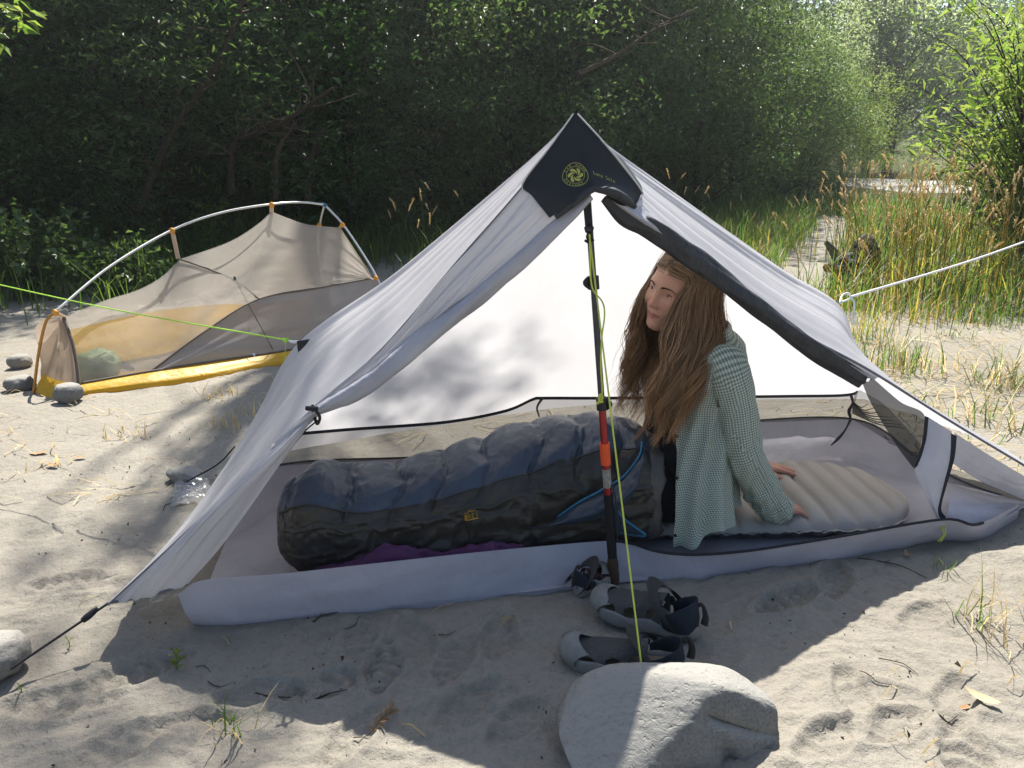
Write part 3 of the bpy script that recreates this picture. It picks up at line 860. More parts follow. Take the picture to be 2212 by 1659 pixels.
# front left flap: between the ridge and the rolled door, then the loose skirt below the tie
TIE = at(684, 888, 1.83)
roll_L = [at(1276, 424, 1.965), at(1215, 480, 1.955), at(1090, 590, 1.93), at(940, 715, 1.895), at(790, 830, 1.86), TIE]
up = catmull(ridge_FL, 100)[:72]
P = three_rail(up, 0.5 * catmull(up, 60) + 0.5 * catmull(roll_L, 60) + V(0, -.012, 0), roll_L, nu=60, nv=60, wr=0.022, wf=(3.5, 1.8), seed=12)
panel('door_panel', P, m_sil, tent)
mb = MB()
path = catmull(roll_L, 60)
T, N, B = frames(path)
th = np.linspace(0, 2 * np.pi, 20, endpoint=False)
u = np.linspace(0, 1, 60)
rad = np.interp(u, [0, .12, .35, .7, .9, 1], [.010, .015, .020, .023, .020, .011])
vv = []
for i in range(60):
    tw = th + u[i] * 4.0
    rr = rad[i] * (1 + 0.16 * np.sin(3 * tw) + 0.22 * fbm(np.stack([np.cos(th) * 1.2, np.sin(th) * 1.2, np.full(20, u[i] * 7)], -1), 2))
    vv.append(path[i] + rr[:, None] * (np.cos(th)[:, None] * N[i] + np.sin(th)[:, None] * B[i]))
mb.add(np.concatenate(vv), grid_faces(60, 20, closed_v=True))
obj('rolled_door', mb.mesh('rolled_door'), m_sil_in, tent)
low = catmull(ridge_FL, 100)[60:]
edge_in = [at(684, 884, 1.83), at(655, 935, 1.82), at(600, 1010, 1.815), at(530, 1110, 1.81), at(470, 1190, 1.80), gnd(405, 1262, .12)]
mid_in = [at(684, 878, 1.84), at(630, 945, 1.795), at(520, 1050, 1.765), at(400, 1180, 1.74), at(320, 1285, 1.735)]
panel('skirt_panel', three_rail(low, mid_in, edge_in, nu=60, nv=40, wr=0.022, wf=(2.2, .7), seed=15), m_sil, tent)
mb = MB()
hem = catmull([FL, at(320, 1287, 1.735), gnd(405, 1262, .12)], 16)
tube(mb, hem, .004, 6)
tube(mb, [p + V(0, -.004, -.003) for p in catmull(ridge_FL, 60)[8:]], .0022, 5)
tube(mb, [p + V(0, -.003, .003) for p in catmull(ridge_RF, 60)[12:]], .004, 6)
obj('seam_tape', mb.mesh('seam_tape'), simple_mat('seam_grey', (.16, .16, .19), (.11, .11, .13), .6, .3, 50), tent)
mb = MB()
tube(mb, catmull([TIE + V(-.004, -.02, .02), TIE + V(.014, -.03, -.004), TIE + V(.004, -.02, -.026), TIE + V(-.01, .01, -.01), TIE + V(-.004, -.02, .02)], 18), .004, 6)
tube(mb, [TIE + V(-.018, -.026, .016), TIE + V(.01, -.03, .016)], .006, 7)
tube(mb, [TIE + V(.004, -.01, -.02), at(660, 930, 1.82), at(640, 955, 1.86)], .002, 5, n=10)
obj('toggle', mb.mesh('toggle'), m_trim, tent)

# rolled right door: dark twisted tube below the front ridge
mb = MB()
top = catmull([at(1306, 428, 1.985), at(1357, 472, 2.0), at(1406, 492, 2.02), at(1468, 536, 2.06), at(1530, 582, 2.10), at(1608, 640, 2.145), at(1704, 718, 2.20), at(1790, 778, 2.25), at(1862, 822, 2.29)], 60)
T, N, B = frames(top)
rad = np.interp(u, [0, .08, .3, .6, .85, 1], [.010, .020, .025, .028, .027, .022])
vv = []
for i in range(60):
    tw = th + u[i] * 3.5
    rr = rad[i] * (1 + 0.16 * np.sin(2 * tw) + 0.10 * np.sin(5 * tw + 1) + 0.3 * fbm(np.stack([np.cos(th), np.sin(th), np.full(20, u[i] * 6 + 30)], -1), 2))
    vv.append(top[i] + rr[:, None] * (np.cos(th)[:, None] * N[i] + np.sin(th)[:, None] * B[i] * 0.8))
mb.add(np.concatenate(vv), grid_faces(60, 20, closed_v=True))
obj('rolled_door', mb.mesh('rolled_door'), m_rolldark, tent, label='dark rolled right door')
rdg = catmull(ridge_RF, 100)[14:66]
panel('door_panel', three_rail(rdg, 0.5 * catmull(rdg, 60) + 0.5 * top + V(0, -.008, 0), top + V(0, .004, .01), wr=.012, wf=(2, 2), seed=21), m_sil, tent)
# pale strip of fly curling above the dark roll near the cap
P = three_rail([at(1318, 430, 1.98), at(1362, 470, 2.0), at(1440, 520, 2.05)], [at(1345, 445, 1.965), at(1400, 482, 1.99), at(1455, 528, 2.04)], [at(1385, 445, 2.02), at(1440, 492, 2.05), at(1480, 540, 2.08)], 20, 14, wr=.004)
panel('door_facing', P, m_sil_in, tent)

# netting door hanging from the end of the roll, with its zip, grey strip and second zip
def strip(name, L, Rr, mat, nu=26, nv=12, wr=.006, seed=0, root=tent, bul=0.0):
    l, r = catmull(L, nu), catmull(Rr, nu)
    return panel(name, three_rail(l, (l + r) / 2 + V(0, -bul, 0), r, nu, nv, wr=wr, seed=seed), mat, root)
strip('net_door', [at(1862, 826, 2.30), at(1882, 872, 2.30), at(1935, 960, 2.28), at(1972, 1010, 2.27)], [at(1880, 812, 2.28), at(1945, 868, 2.31), at(1998, 900, 2.33), at(1982, 990, 2.27)], m_net2, bul=.02, seed=2)
strip('zip_strip', [at(1998, 898, 2.325), at(1993, 945, 2.30), at(1982, 990, 2.27), at(1973, 1014, 2.265)], [at(2006, 902, 2.325), at(2001, 948, 2.30), at(1989, 990, 2.27), at(1978, 1010, 2.265)], m_trim, wr=0)
strip('door_strip', [at(2003, 900, 2.33), at(1998, 950, 2.305), at(1986, 992, 2.275), at(1976, 1016, 2.265), at(2000, 1072, 2.25), at(2023, 1118, 2.24)],
      [at(2056, 932, 2.345), at(2052, 990, 2.31), at(2040, 1040, 2.28), at(2029, 1085, 2.26), at(2026, 1102, 2.25), at(2028, 1120, 2.24)], m_sil_in, bul=.012, seed=3)
strip('zip_strip', [at(2053, 935, 2.34), at(2047, 990, 2.31), at(2034, 1040, 2.28), at(2022, 1088, 2.26), at(2024, 1112, 2.245), at(2040, 1126, 2.24)],
      [at(2067, 942, 2.345), at(2062, 990, 2.31), at(2047, 1042, 2.28), at(2034, 1090, 2.26), at(2036, 1108, 2.245), at(2048, 1120, 2.24)], m_trim, wr=0)

# bathtub floor
A0 = gnd(424, 1342); B0 = gnd(2010, 1163)
fr_b = [gnd(419, 1342), gnd(500, 1343), gnd(600, 1340), gnd(800, 1322), gnd(1060, 1290), gnd(1320, 1266), gnd(1500, 1247), gnd(1750, 1215), gnd(1950, 1175), gnd(2030, 1158), gnd(2110, 1160), gnd(2200, 1118)]
fb = catmull(fr_b, 90)
fr_t = [(384, 1284, .10), (440, 1253, .13), (600, 1240, .135), (800, 1218, .135), (1060, 1190, .12), (1300, 1169, .098), (1360, 1172, .095), (1420, 1190, .09), (1500, 1197, .072), (1620, 1188, .075), (1800, 1160, .085), (2035, 1121, .10), (2110, 1132, .075), (2200, 1090, .07)]
ft = catmull([gnd(*q) for q in fr_t], 90)
back_t = [V(-.95, 2.22, .10), V(-.80, 2.50, .15), at(945, 985, 2.60), at(1250, 950, 2.72), at(1500, 920, 2.83), at(1838, 905, 2.93), at(1985, 990, 2.74), at(2090, 1045, 2.62), at(2218, 1088, 2.55)]
bt = catmull(back_t, 90)
bb = bt.copy(); bb[:, 2] = 0.006
c = V(.3, 2.4, .006)
bb = bb + (c - bb) * V(.05, .05, 0) 
nv = 26
s = np.linspace(0, 1, nv)[None, :, None]
fb2 = fb.copy(); fb2[:, 2] = .008
fl = fb2[:, None] * (1 - s) + bb[:, None] * s
fl[..., 2] = .008 + .010 * np.clip(fbm(fl * V(5, 9, 0) + 3, 3), -.3, 1)
panel('floor', fl, m_floor, tent)
def wallp(bot, topc, seed, amp=.012, nv=16, out=0.02):
    s = np.linspace(0, 1, nv)[None, :, None]
    P = bot[:, None] * (1 - s) + topc[:, None] * s
    w = fbm(P * V(7, 7, 10) + seed, 3)
    w2 = fbm(P * V(16, 16, 5) + seed + 40, 3)
    P[..., 1] += (amp * w + .35 * amp * w2) * np.sin(np.pi * np.clip(s[..., 0] * .9 + .1, 0, 1)) - out * np.sin(np.pi * s[..., 0])
    return P
fbw = fb + V(0, 0, -.02) + V(0, 1, 0) * (0.006 * fbm(fb * 6, 2))[:, None]
panel('front_wall', wallp(fbw, ft, 5., .012, 22, 0.004), m_floor, tent)
panel('rear_wall', wallp(bb, bt, 9., .03, out=-.02), m_floor, tent)
mb = MB()
tube(mb, ft[(ft[:, 0] > .285) & (np.arange(90) < 83)] + V(0, -.003, 0), .0045, 6)
tube(mb, bt[8:] + V(0, -.003, .002), .0035, 6)
obj('wall_binding', mb.mesh('wall_binding'), m_trim, tent)
P = three_rail([at(2040, 1122, 2.24), at(2120, 1138, 2.27), at(2220, 1092, 2.38)], [at(2050, 1090, 2.27), at(2130, 1090, 2.36), at(2225, 1088, 2.46)], [at(2040, 1040, 2.50), at(2120, 1060, 2.58), at(2235, 1086, 2.56)], 26, 20, wr=.016)
panel('end_wall', P, m_floor, tent)
P = three_rail([at(2062, 935, 2.35), at(2140, 985, 2.40), at(2240, 1045, 2.45)], [at(2062, 975, 2.36), at(2135, 1020, 2.41), at(2235, 1060, 2.46)], [at(2056, 1000, 2.36), at(2120, 1040, 2.44), at(2215, 1080, 2.49)], 26, 16, wr=.016)
panel('end_flap', P, m_sil_in, tent)
P = three_rail([at(2050, 1010, 2.38), at(2110, 1030, 2.47), at(2220, 1084, 2.50)], [at(2046, 1025, 2.44), at(2110, 1045, 2.52), at(2220, 1086, 2.53)], [at(2040, 1042, 2.50), at(2110, 1056, 2.56), at(2225, 1088, 2.555)], 20, 8, wr=.004)
panel('end_netting', P, m_net, tent)

# rear netting between the fly and the bathtub, with the black seam it hangs from
seam = [at(640, 935, 2.58), at(760, 925, 2.62), at(960, 910, 2.68), at(1090, 886, 2.73), at(1150, 861, 2.76), at(1175, 858, 2.77), at(1300, 858, 2.80), at(1500, 856, 2.86), at(1700, 854, 2.93), at(1830, 851, 2.97), at(1856, 836, 2.98)]
sc_ = catmull(seam, 90)
bt2 = catmull([V(-.80, 2.50, .15), at(945, 985, 2.60), at(1250, 950, 2.72), at(1500, 920, 2.83), at(1838, 905, 2.93)], 90)
panel('rear_netting', wallp(bt2, sc_, 3., .01, 10, 0.0), m_net, tent)
mb = MB()
ribbon(mb, sc_ + V(0, -.012, 0), .011, V(0, .2, 1))
tube(mb, [at(1172, 860, 2.75), at(1160, 880, 2.76), at(1165, 900, 2.74)], [.005, .003], 5, n=8)
tube(mb, [at(1838, 853, 2.95), at(1842, 870, 2.93), at(1834, 888, 2.93), at(1838, 905, 2.92)], [.006, .004, .007, .004], 6, n=12)
tube(mb, [at(1838, 905, 2.92), at(1825, 930, 2.88), at(1808, 950, 2.86), at(1795, 962, 2.85)], [.005, .003, .006, .002], 6, n=12)
obj('rear_seam', mb.mesh('rear_seam'), m_trim, tent)
P = three_rail([at(1850, 838, 2.97), at(1905, 870, 2.80), at(1950, 915, 2.66), at(1990, 960, 2.56)], [at(1842, 870, 2.95), at(1885, 910, 2.83), at(1930, 945, 2.73), at(1985, 980, 2.62)], [at(1838, 904, 2.93), at(1885, 932, 2.87), at(1930, 960, 2.81), at(1990, 993, 2.73)], 24, 14, wr=.03, wf=(3, 3))
panel('end_netting', P, m_net, tent)
mb = MB()
for k in range(7):
    e = [at(1875 + 14 * k, 872 + 9 * k, 2.84 - .03 * k), at(1860 + 6 * k, 880 + 6 * k, 2.90), at(1842, 868 + 4 * k, 2.94)]
    tube(mb, e[::-1], [.003, .0022, .001], 4, n=8, cap=False)
obj('net_fold', mb.mesh('net_fold'), m_net2, tent)

# black cap over the peak
def cap_surface():
    ctr = catmull([PEAK + V(0, -.012, .004), at(1262, 330, 1.985), at(1280, 395, 1.945), at(1288, 408, 1.94)], 30)
    lft = catmull([PEAK + V(-.003, -.012, .003), at(1186, 322, 1.985), at(1130, 398, 1.965), at(1150, 425, 1.955), at(1187, 471, 1.935)], 30)
    rgt = catmull([PEAK + V(.003, -.012, .003), at(1312, 320, 2.0), at(1381, 408, 2.025), at(1382, 425, 2.02), at(1371, 446, 2.0)], 30)
    return lft, ctr, rgt
l, c, r = cap_surface()
def cap_half(a, b, sgn, seed):
    s = np.linspace(0, 1, 24)[None, :, None]
    P = a[:, None] * (1 - s) + b[:, None] * s
    t = np.linspace(0, 1, 30)[:, None]
    P[..., 1] -= 0.012 * np.sin(np.pi * s[..., 0]) * t
    # lower edge bows upward into an arch
    P[..., 2] += 0.020 * np.sin(np.pi * s[..., 0]) * t ** 6 * (1 if sgn > 0 else 0.2)
    P[..., 1] += .006 * fbm(P * 18 + seed, 2) * t
    return P
capL = cap_half(l, c, -1, 1.); capR = cap_half(c, r, 1, 2.)
cap = panel('peak_cap', np.concatenate([capL, capR[:, 1:]], 1), m_black, tent)
# cap wraps over the back of the peak
P = three_rail(r + V(0, .004, 0), (catmull([PEAK + V(0, .01, .006), at(1335, 345, 2.06), at(1385, 400, 2.10), at(1384, 430, 2.08)], 30)), catmull([PEAK + V(0, .02, .004), at(1310, 319, 2.11), at(1352, 352, 2.17), at(1385, 415, 2.12)], 30), 30, 12, wr=.002)
panel('peak_cap', P, m_black, tent, label='side wing of the black peak cap')
mb = MB()
tube(mb, l + V(-.002, -.002, .001), .0018, 5); tube(mb, r + V(.002, -.003, .001), .002, 5)
obj('cap_piping', mb.mesh('cap_piping'), simple_mat('piping_grey', (.5, .5, .5), (.4, .4, .4), .6, .3, 80), tent)
mb = MB()
tube(mb, [at(1288, 409, 1.935), at(1320, 414, 1.945), at(1350, 430, 1.97), at(1372, 447, 1.99)], [.007, .012, .012, .006], 8, n=16)
tube(mb, [at(1200, 470, 1.935), at(1240, 436, 1.935), at(1275, 412, 1.935), at(1290, 408, 1.935)], [.006, .01, .009, .006], 8, n=16)
obj('cap_hem', mb.mesh('cap_hem'), m_rolldark, tent)
# print on the cap
from mathutils.bvhtree import BVHTree
def to_surface(bvh, x, y, Y0=1.5):
    d = Vector(ray(x, y)); h = bvh.ray_cast(Vector((0, 0, CAM_H)), d)
    return (np.array(h[0]), np.array(h[1])) if h[0] is not None else (at(x, y, 1.95), V(0, -1, 0))
capP = np.concatenate([capL, capR[:, 1:]], 1)
cf = grid_faces(*capP.shape[:2])
bvh = BVHTree.FromPolygons([tuple(p) for p in capP.reshape(-1, 3)], [tuple(int(i) for i in q) for q in cf])
_txt = {}
def glyph(ch):
    """outline of one character as triangles in the unit square"""
    if ch not in _txt:
        cu = bpy.data.curves.new('glyph', 'FONT'); cu.body = ch; cu.size = 1.0; cu.align_x = 'CENTER'; cu.resolution_u = 3
        o = bpy.data.objects.new('glyph', cu); scene.collection.objects.link(o)
        dg = bpy.context.evaluated_depsgraph_get(); dg.update()
        me = bpy.data.meshes.new_from_object(o.evaluated_get(dg))
        bm = bmesh.new(); bm.from_mesh(me); bmesh.ops.triangulate(bm, faces=bm.faces)
        bm.verts.ensure_lookup_table()
        v = np.array([q.co[:] for q in bm.verts]).reshape(-1, 3); f = np.array([[w.index for w in q.verts] for q in bm.faces]).reshape(-1, 3)
        bm.free(); bpy.data.objects.remove(o); bpy.data.curves.remove(cu); bpy.data.meshes.remove(me)
        _txt[ch] = (v, f)
    return _txt[ch]
class Print:
    """flat print laid on a surface: u,v in metres on a local frame, dropped onto the cloth"""
    def __init__(s, bvh, org, ux, uy, lift=.0015): s.mb, s.b, s.o, s.x, s.y, s.l = MB(), bvh, np.asarray(org), ux / np.linalg.norm(ux), uy / np.linalg.norm(uy), lift; s.n = np.cross(s.x, s.y)
    def drop(s, uv):
        p = s.o + uv[:, :1] * s.x + uv[:, 1:2] * s.y
        out = []
        for q in p:
            h = s.b.ray_cast(Vector(q + s.n * .12), Vector(-s.n), .3)
            out.append(np.array(h[0]) + s.n * s.l if h[0] is not None else q)
        return np.array(out)
    def add(s, uv, f): s.mb.add(s.drop(np.asarray(uv, float)), f)
    def text(s, st, u, v, size, adv=.62, rot=0.0):
        for k, ch in enumerate(st):
            if ch == ' ': continue
            g, f = glyph(ch); a = k * adv * size
            q = g[:, :2] * size + V(a, 0)[:2]
            c_, s_ = math.cos(rot), math.sin(rot)
            s.add(np.stack([u + q[:, 0] * c_ - q[:, 1] * s_, v + q[:, 0] * s_ + q[:, 1] * c_], -1), f)
    def arc(s, st, r, a0, da, size, flip=False):
        for k, ch in enumerate(st):
            if ch == ' ': continue
            a = R(a0 - da * k) if not flip else R(a0 + da * k)
            g, f = glyph(ch)
            q = g[:, :2] * size - V(0, .35 * size)[:2]
            th = a - math.pi / 2 if not flip else a + math.pi / 2
            c_, s_ = math.cos(th), math.sin(th)
            s.add(np.stack([r * math.cos(a) + q[:, 0] * c_ - q[:, 1] * s_, r * math.sin(a) + q[:, 0] * s_ + q[:, 1] * c_], -1), f)
    def ring(s, r, w, n=40, sx=1.0, sy=1.0, tri=0.0):
        a = np.linspace(0, 2 * np.pi, n, endpoint=False)
        k = 1 + tri * np.cos(3 * (a - R(100)))
        i, o = np.stack([r * sx * k * np.cos(a), r * sy * k * np.sin(a)], -1), np.stack([(r + w) * sx * k * np.cos(a), (r + w) * sy * k * np.sin(a)], -1)
        s.add(np.stack([i, o], 1).reshape(-1, 2), grid_faces(n, 2, closed_u=True))
o_, n_ = to_surface(bvh, 1243, 379)
ex = to_surface(bvh, 1262, 383)[0] - to_surface(bvh, 1225, 375)[0]
ey = to_surface(bvh, 1240, 360)[0] - to_surface(bvh, 1245, 398)[0]
ey = ey - ex * (ey @ ex) / (ex @ ex)
pr = Print(bvh, o_, ex, ey)
pxm = 1.92 / FOC                                  # metres per photo unit at the cap
pr.ring(26.5 * pxm, 1.0 * pxm, tri=0.05)
pr.ring(19 * pxm, .8 * pxm)
for k in range(6):                                # six swirling crescents
    a0 = k * math.pi / 3
    t_ = np.linspace(0, 1, 9)
    outer = np.stack([(4 + 12.5 * t_) * np.cos(a0 + 1.25 * t_), (4 + 12.5 * t_) * np.sin(a0 + 1.25 * t_)], -1)
    inner = np.stack([(4 + 12.5 * t_) * np.cos(a0 + 1.25 * t_ + .80 * np.sin(np.pi * (t_ * .75 + .1))), (4 + 12.5 * t_) * np.sin(a0 + 1.25 * t_ + .80 * np.sin(np.pi * (t_ * .75 + .1)))], -1)
    pr.add(np.stack([outer, inner], 1).reshape(-1, 2) * pxm, grid_faces(9, 2))
pr.arc('SIX MOON', 23 * pxm, 172, 18.5, 7.2 * pxm)
pr.arc('DESIGNS', 23.4 * pxm, 222, 16.5, 7.2 * pxm, flip=True)
obj('emblem_print', pr.mb.mesh('emblem_print', False), m_yellowink, tent)
pr = Print(bvh, to_surface(bvh, 1284, 377)[0], to_surface(bvh, 1325, 396)[0] - to_surface(bvh, 1284, 379)[0], V(0, 0, 1))
pr.text('Luna Solo', 0, 0, 11 * pxm, .56)
obj('lettering', pr.mb.mesh('lettering', False), m_yellowink, tent)

# pull-out tabs on the side panels
def tri_tab(a, b, c, name='guy_tab'):
    mb = MB(); P = np.array([a, b, c]); n = np.cross(P[1] - P[0], P[2] - P[0]); n /= np.linalg.norm(n)
    mb.add(np.vstack([P + n * .002, P - n * .002]), [np.array([[0, 1, 2], [5, 4, 3]]), np.array([[0, 3, 4, 1], [1, 4, 5, 2], [2, 5, 3, 0]])])
    obj(name, mb.mesh(name, False), m_black, tent)
PL = at(641, 738, 2.33)
tri_tab(at(642, 737, 2.325), at(668, 733, 2.30), at(645, 765, 2.31))
PRt = at(1812, 654, 2.62)
tri_tab(at(1806, 648, 2.61), at(1800, 655, 2.58), at(1826, 694, 2.61))

# ---------------------------------------------------------------- trekking pole
m_pole = simple_mat('pole_dark', (0.03, 0.034, 0.042), (0.05, 0.055, 0.065), 0.35, 0.5, 60, metallic=0.5)
m_red = simple_mat('pole_red', (0.28, 0.012, 0.015), (0.20, 0.01, 0.012), 0.3, 0.5, 60, metallic=0.4)
m_orange = simple_mat('orange_tape', (0.75, 0.09, 0.02), (0.6, 0.07, 0.015), 0.5, 0.3, 60)
m_ptape = simple_mat('grey_tape', (0.30, 0.29, 0.27), (0.14, 0.13, 0.11), 0.6, 0.3, 120)
m_foam = simple_mat('black_foam', (0.014, 0.014, 0.015), (0.02, 0.02, 0.02), 0.9, 0.2, 150)
m_cork = simple_mat('cork', (0.075, 0.045, 0.03), (0.045, 0.028, 0.02), 0.85, 0.2, 120, 120, .4, .001)
pb = gnd(1326, 1262); pb = V(pb[0], pb[1] - .012, 0.0); pt = PEAK + V(.02, .0, -.03)
pole = empty('trekking_pole', pb, 'red and black trekking pole propping the grey tent', 'pole')
ax = (pt - pb); Lp = np.linalg.norm(ax); ax /= Lp
def pz(py):                                        # fraction along the pole for a picture height
    f = np.linspace(0, 1, 400); q = pb + ax * Lp * f[:, None]
    y = q[:, 1]; dz = q[:, 2] - CAM_H
    w = y * cp - dz * sp; v = 829.5 - FOC * (y * sp + dz * cp) / w
    return pb + ax * Lp * f[np.argmin(abs(v - py))]
def seg_(name, y0, y1, r, mat, prof=None, seg=14):
    mb = MB(); a, b = pz(y0), pz(y1)
    n = 2 if prof is None else 14
    tube(mb, [a + (b - a) * t for t in np.linspace(0, 1, n)], r if prof is None else prof, seg)
    return obj(name, mb.mesh(name), mat, pole)
seg_('upper_shaft', 862, 300, .0085, m_pole)
seg_('lower_shaft', 1085, 885, .0100, m_red)
seg_('orange_band', 1003, 956, .0135, m_orange)
seg_('tape_band', 1052, 1012, .0115, m_ptape)
seg_('grip', 1210, 1068, None, m_foam, [.0125, .0135, .0135, .013, .0125])
seg_('grip_end', 1258, 1205, None, m_cork, [.015, .0155, .0165, .0145, .016, .0155, .013])
for y0, y1 in ((624, 597), (886, 859)):
    mb = MB(); a, b = pz(y0), pz(y1)
    tube(mb, [a, b], .0145, 16)
    side = V(-1, -.2, 0) if y0 < 700 else V(1, -.3, 0); side /= np.linalg.norm(side)
    m_ = (a + b) / 2
    tube(mb, [m_ - ax * .014 + side * .012, m_ + side * .021, m_ + ax * .014 + side * .012], [.004, .008, .004], 8, n=8)
    obj('clamp', mb.mesh('clamp'), m_black, pole)
mb = MB()
g0, g1 = pz(1075) + V(.012, -.004, 0), pz(1250) + V(.02, 0, 0)
ribbon(mb, [pz(1045) + V(.012, -.002, 0), pz(1085) + V(.020, -.004, 0), pz(1130) + V(.022, -.004, 0), pz(1170) + V(.016, -.004, 0)], .016, V(.4, 1, 0), n=12)
obj('wrist_strap', mb.mesh('wrist_strap'), m_trim, pole)

# buckle strap hanging from the peak and the front guy line
buck = empty('buckle_strap', at(1268, 430, 1.985), 'black buckle strap hanging from the tent peak beside the pole', 'strap')
mb = MB()
ribbon(mb, [at(1262, 400, 1.985), at(1267, 440, 1.975), at(1272, 492, 1.965)], .018, V(1, .1, 0), n=8)
obj('webbing', mb.mesh('webbing', False), m_trim, buck)
mb = MB()
q = lambda x, y: at(x, y, 1.955)
for pts in ([q(1264, 490), q(1281, 490)], [q(1264, 490), q(1267, 502)], [q(1281, 490), q(1278, 502)], [q(1267, 502), q(1278, 502)], [q(1263, 519), q(1273, 524), q(1283, 517)], [q(1272, 502), q(1268, 512), q(1273, 522)], [q(1274, 502), q(1278, 511), q(1273, 522)]):
    tube(mb, pts, .0032, 6, n=6)
obj('buckle', mb.mesh('buckle'), m_black, buck)

rockB = gnd(1460, 1600); BR = V(rockB[0] + .005, rockB[1] + .03, 0)
guy = empty('guy_line', at(1272, 508, 1.95), 'yellow front guy line running from the peak buckle down to the boulder', 'guy line')
mb = MB()
gend = at(1386, 1442, BR[1] + .035)
g0 = at(1273, 506, 1.95)
tube(mb, [g0 + (gend - g0) * t_ for t_ in np.linspace(0, 1, 30)], .0021, 6)
mid_ = g0 + (gend - g0) * .40
tube(mb, [at(1274, 508, 1.948), at(1275, 560, 1.94), at(1276, 600, 1.93), at(1282, 628, 1.92), at(1301, 652, 1.89), at(1306, 680, 1.87), at(1300, 730, 1.86), at(1298, 790, 1.85), at(1301, 845, 1.86), at(1297, 862, 1.92)], .002, 6, n=50)
tube(mb, [at(1290, 872, 1.94), at(1301, 860, 1.93), at(1297, 852, 1.93), at(1294, 868, 1.93), at(1303, 866, 1.93)], .0035, 6, n=14)
obj('cord', mb.mesh('cord'), m_yellowcord, guy)
guy2 = empty('guy_line', PL, 'lime green guy line stretching left from the grey tent', 'guy line')
mb = MB()
far = at(-60, 602, 3.1)
tube(mb, [PL + V(-.035, 0.01, .003), PL * .5 + far * .5 + V(0, 0, -.012), far], .0024, 6, n=30)
tube(mb, [PL + V(-.035, .01, .004), PL + V(-.042, .0, -.07), PL + V(-.055, 0, -.17), PL + V(-.10, 0, -.30)], .0011, 5, n=14)
tube(mb, [PL + V(-.043, .01, .006), PL + V(-.034, .005, .0), PL + V(-.028, .01, .008)], .005, 6, n=8)
obj('cord', mb.mesh('cord'), m_greencord, guy2)
mb = MB(); tube(mb, [PL + V(-.034, .01, .002), PL + V(-.012, .004, -.002), PL + V(.004, 0, 0)], [.003, .0045, .005], 6, n=8)
obj('ring', mb.mesh('ring'), m_whitecord, guy2)
guy3 = empty('guy_line', PRt, 'white guy cord stretching right from the grey tent with a frayed knot', 'guy line')
mb = MB()
kn = at(1838, 641, 2.66); far = at(2290, 494, 3.6)
tube(mb, [kn, kn * .5 + far * .5 + V(0, 0, -.012), far], .0042, 7, n=24)
tube(mb, [kn, kn + V(-.012, 0, .012), kn + V(-.03, 0, .004), PRt + V(.004, 0, 0), kn + V(-.025, 0, -.016), kn + V(-.004, 0, -.008), kn], .0034, 6, n=26)
obj('cord', mb.mesh('cord'), m_whitecord, guy3)
mb = MB(); fr = np.random.default_rng(4)
tube(mb, [kn, kn + V(.01, -.01, -.02), kn + V(.012, -.01, -.05)], .003, 5, n=8)
for k in range(26):
    e = kn + V(.012, -.01, -.045)
    tube(mb, [e, e + V(fr.normal(0, .01), 0, -.02), e + V(fr.normal(0, .02), fr.normal(0, .01), -fr.uniform(.03, .06))], .0006, 3, n=5, cap=False)
obj('frayed_end', mb.mesh('frayed_end'), m_whitecord, guy3)
guy4 = empty('guy_line', FL, 'dark corner cord from the grey tent\'s front left corner to a rock', 'guy line')
mb = MB()
st = gnd(22, 1446, .05)
tube(mb, [FL, FL * .85 + st * .15, st], .0034, 6, n=10)
tube(mb, [FL * .72 + st * .28, FL * .9 + st * .1 + V(0, -.004, .006)], [.007, .009, .008, .005], 7, n=8)
obj('cord', mb.mesh('cord'), m_trim, guy4)
guy5 = empty('guy_line', (-1.0, 2.6, .12), 'dark cord from the tent\'s rear left corner to a pale stone', 'guy line')
mb = MB()
s5 = gnd(404, 1040, .04)
tube(mb, [V(-.93, 2.5, .22), at(470, 1003, 2.6), s5], .003, 6, n=10)
obj('cord', mb.mesh('cord'), m_trim, guy5)
guy6 = empty('tie_cord', at(2038, 1126, 2.235), 'short yellow tie cord at the tent\'s front right floor corner', 'cord')
mb = MB()
for dx in (0, 6):
    tube(mb, [at(2034 + dx, 1124, 2.23), at(2036 + dx, 1142, 2.215), at(2038 + dx * .5, 1155, 2.21), at(2026 + dx, 1170, 2.205)], .0022, 5, n=12)
obj('cord', mb.mesh('cord'), m_yellowcord, guy6)
# ================================================================ pad, sleeping bag, clothes
m_pad = simple_mat('pad_grey', (0.35, 0.322, 0.285), (0.31, 0.286, 0.255), 0.55, 0.3, 4, 500, 0.12, 0.0008)
m_padlow = simple_mat('pad_underside', (0.10, 0.10, 0.105), (0.08, 0.08, 0.085), 0.6, 0.3, 10)
UP = V(math.cos(.055), math.sin(.055), 0); VP = V(-math.sin(.055), math.cos(.055), 0)      # along / across the tent
pad_end = gnd(1957, 1080, .05)
PC = pad_end - UP * .90 + VP * .0                     # pad centre
PC[2] = 0; PC[1] += .055
pad = empty('sleeping_pad', PC, 'pale grey ribbed inflatable sleeping pad under the seated person', 'sleeping pad')
def pad_half(u):                                      # half width along the length
    hw = np.full_like(u, .258)
    e = np.clip((np.abs(u) - .62) / .28, 0, 1)
    return hw * np.sqrt(np.clip(1 - e ** 2.3, 0, 1))
nu, nvv = 260, 60
uu = np.concatenate([[-.9], np.linspace(-.899, .899, nu - 2), [.9]])
RIB = .075
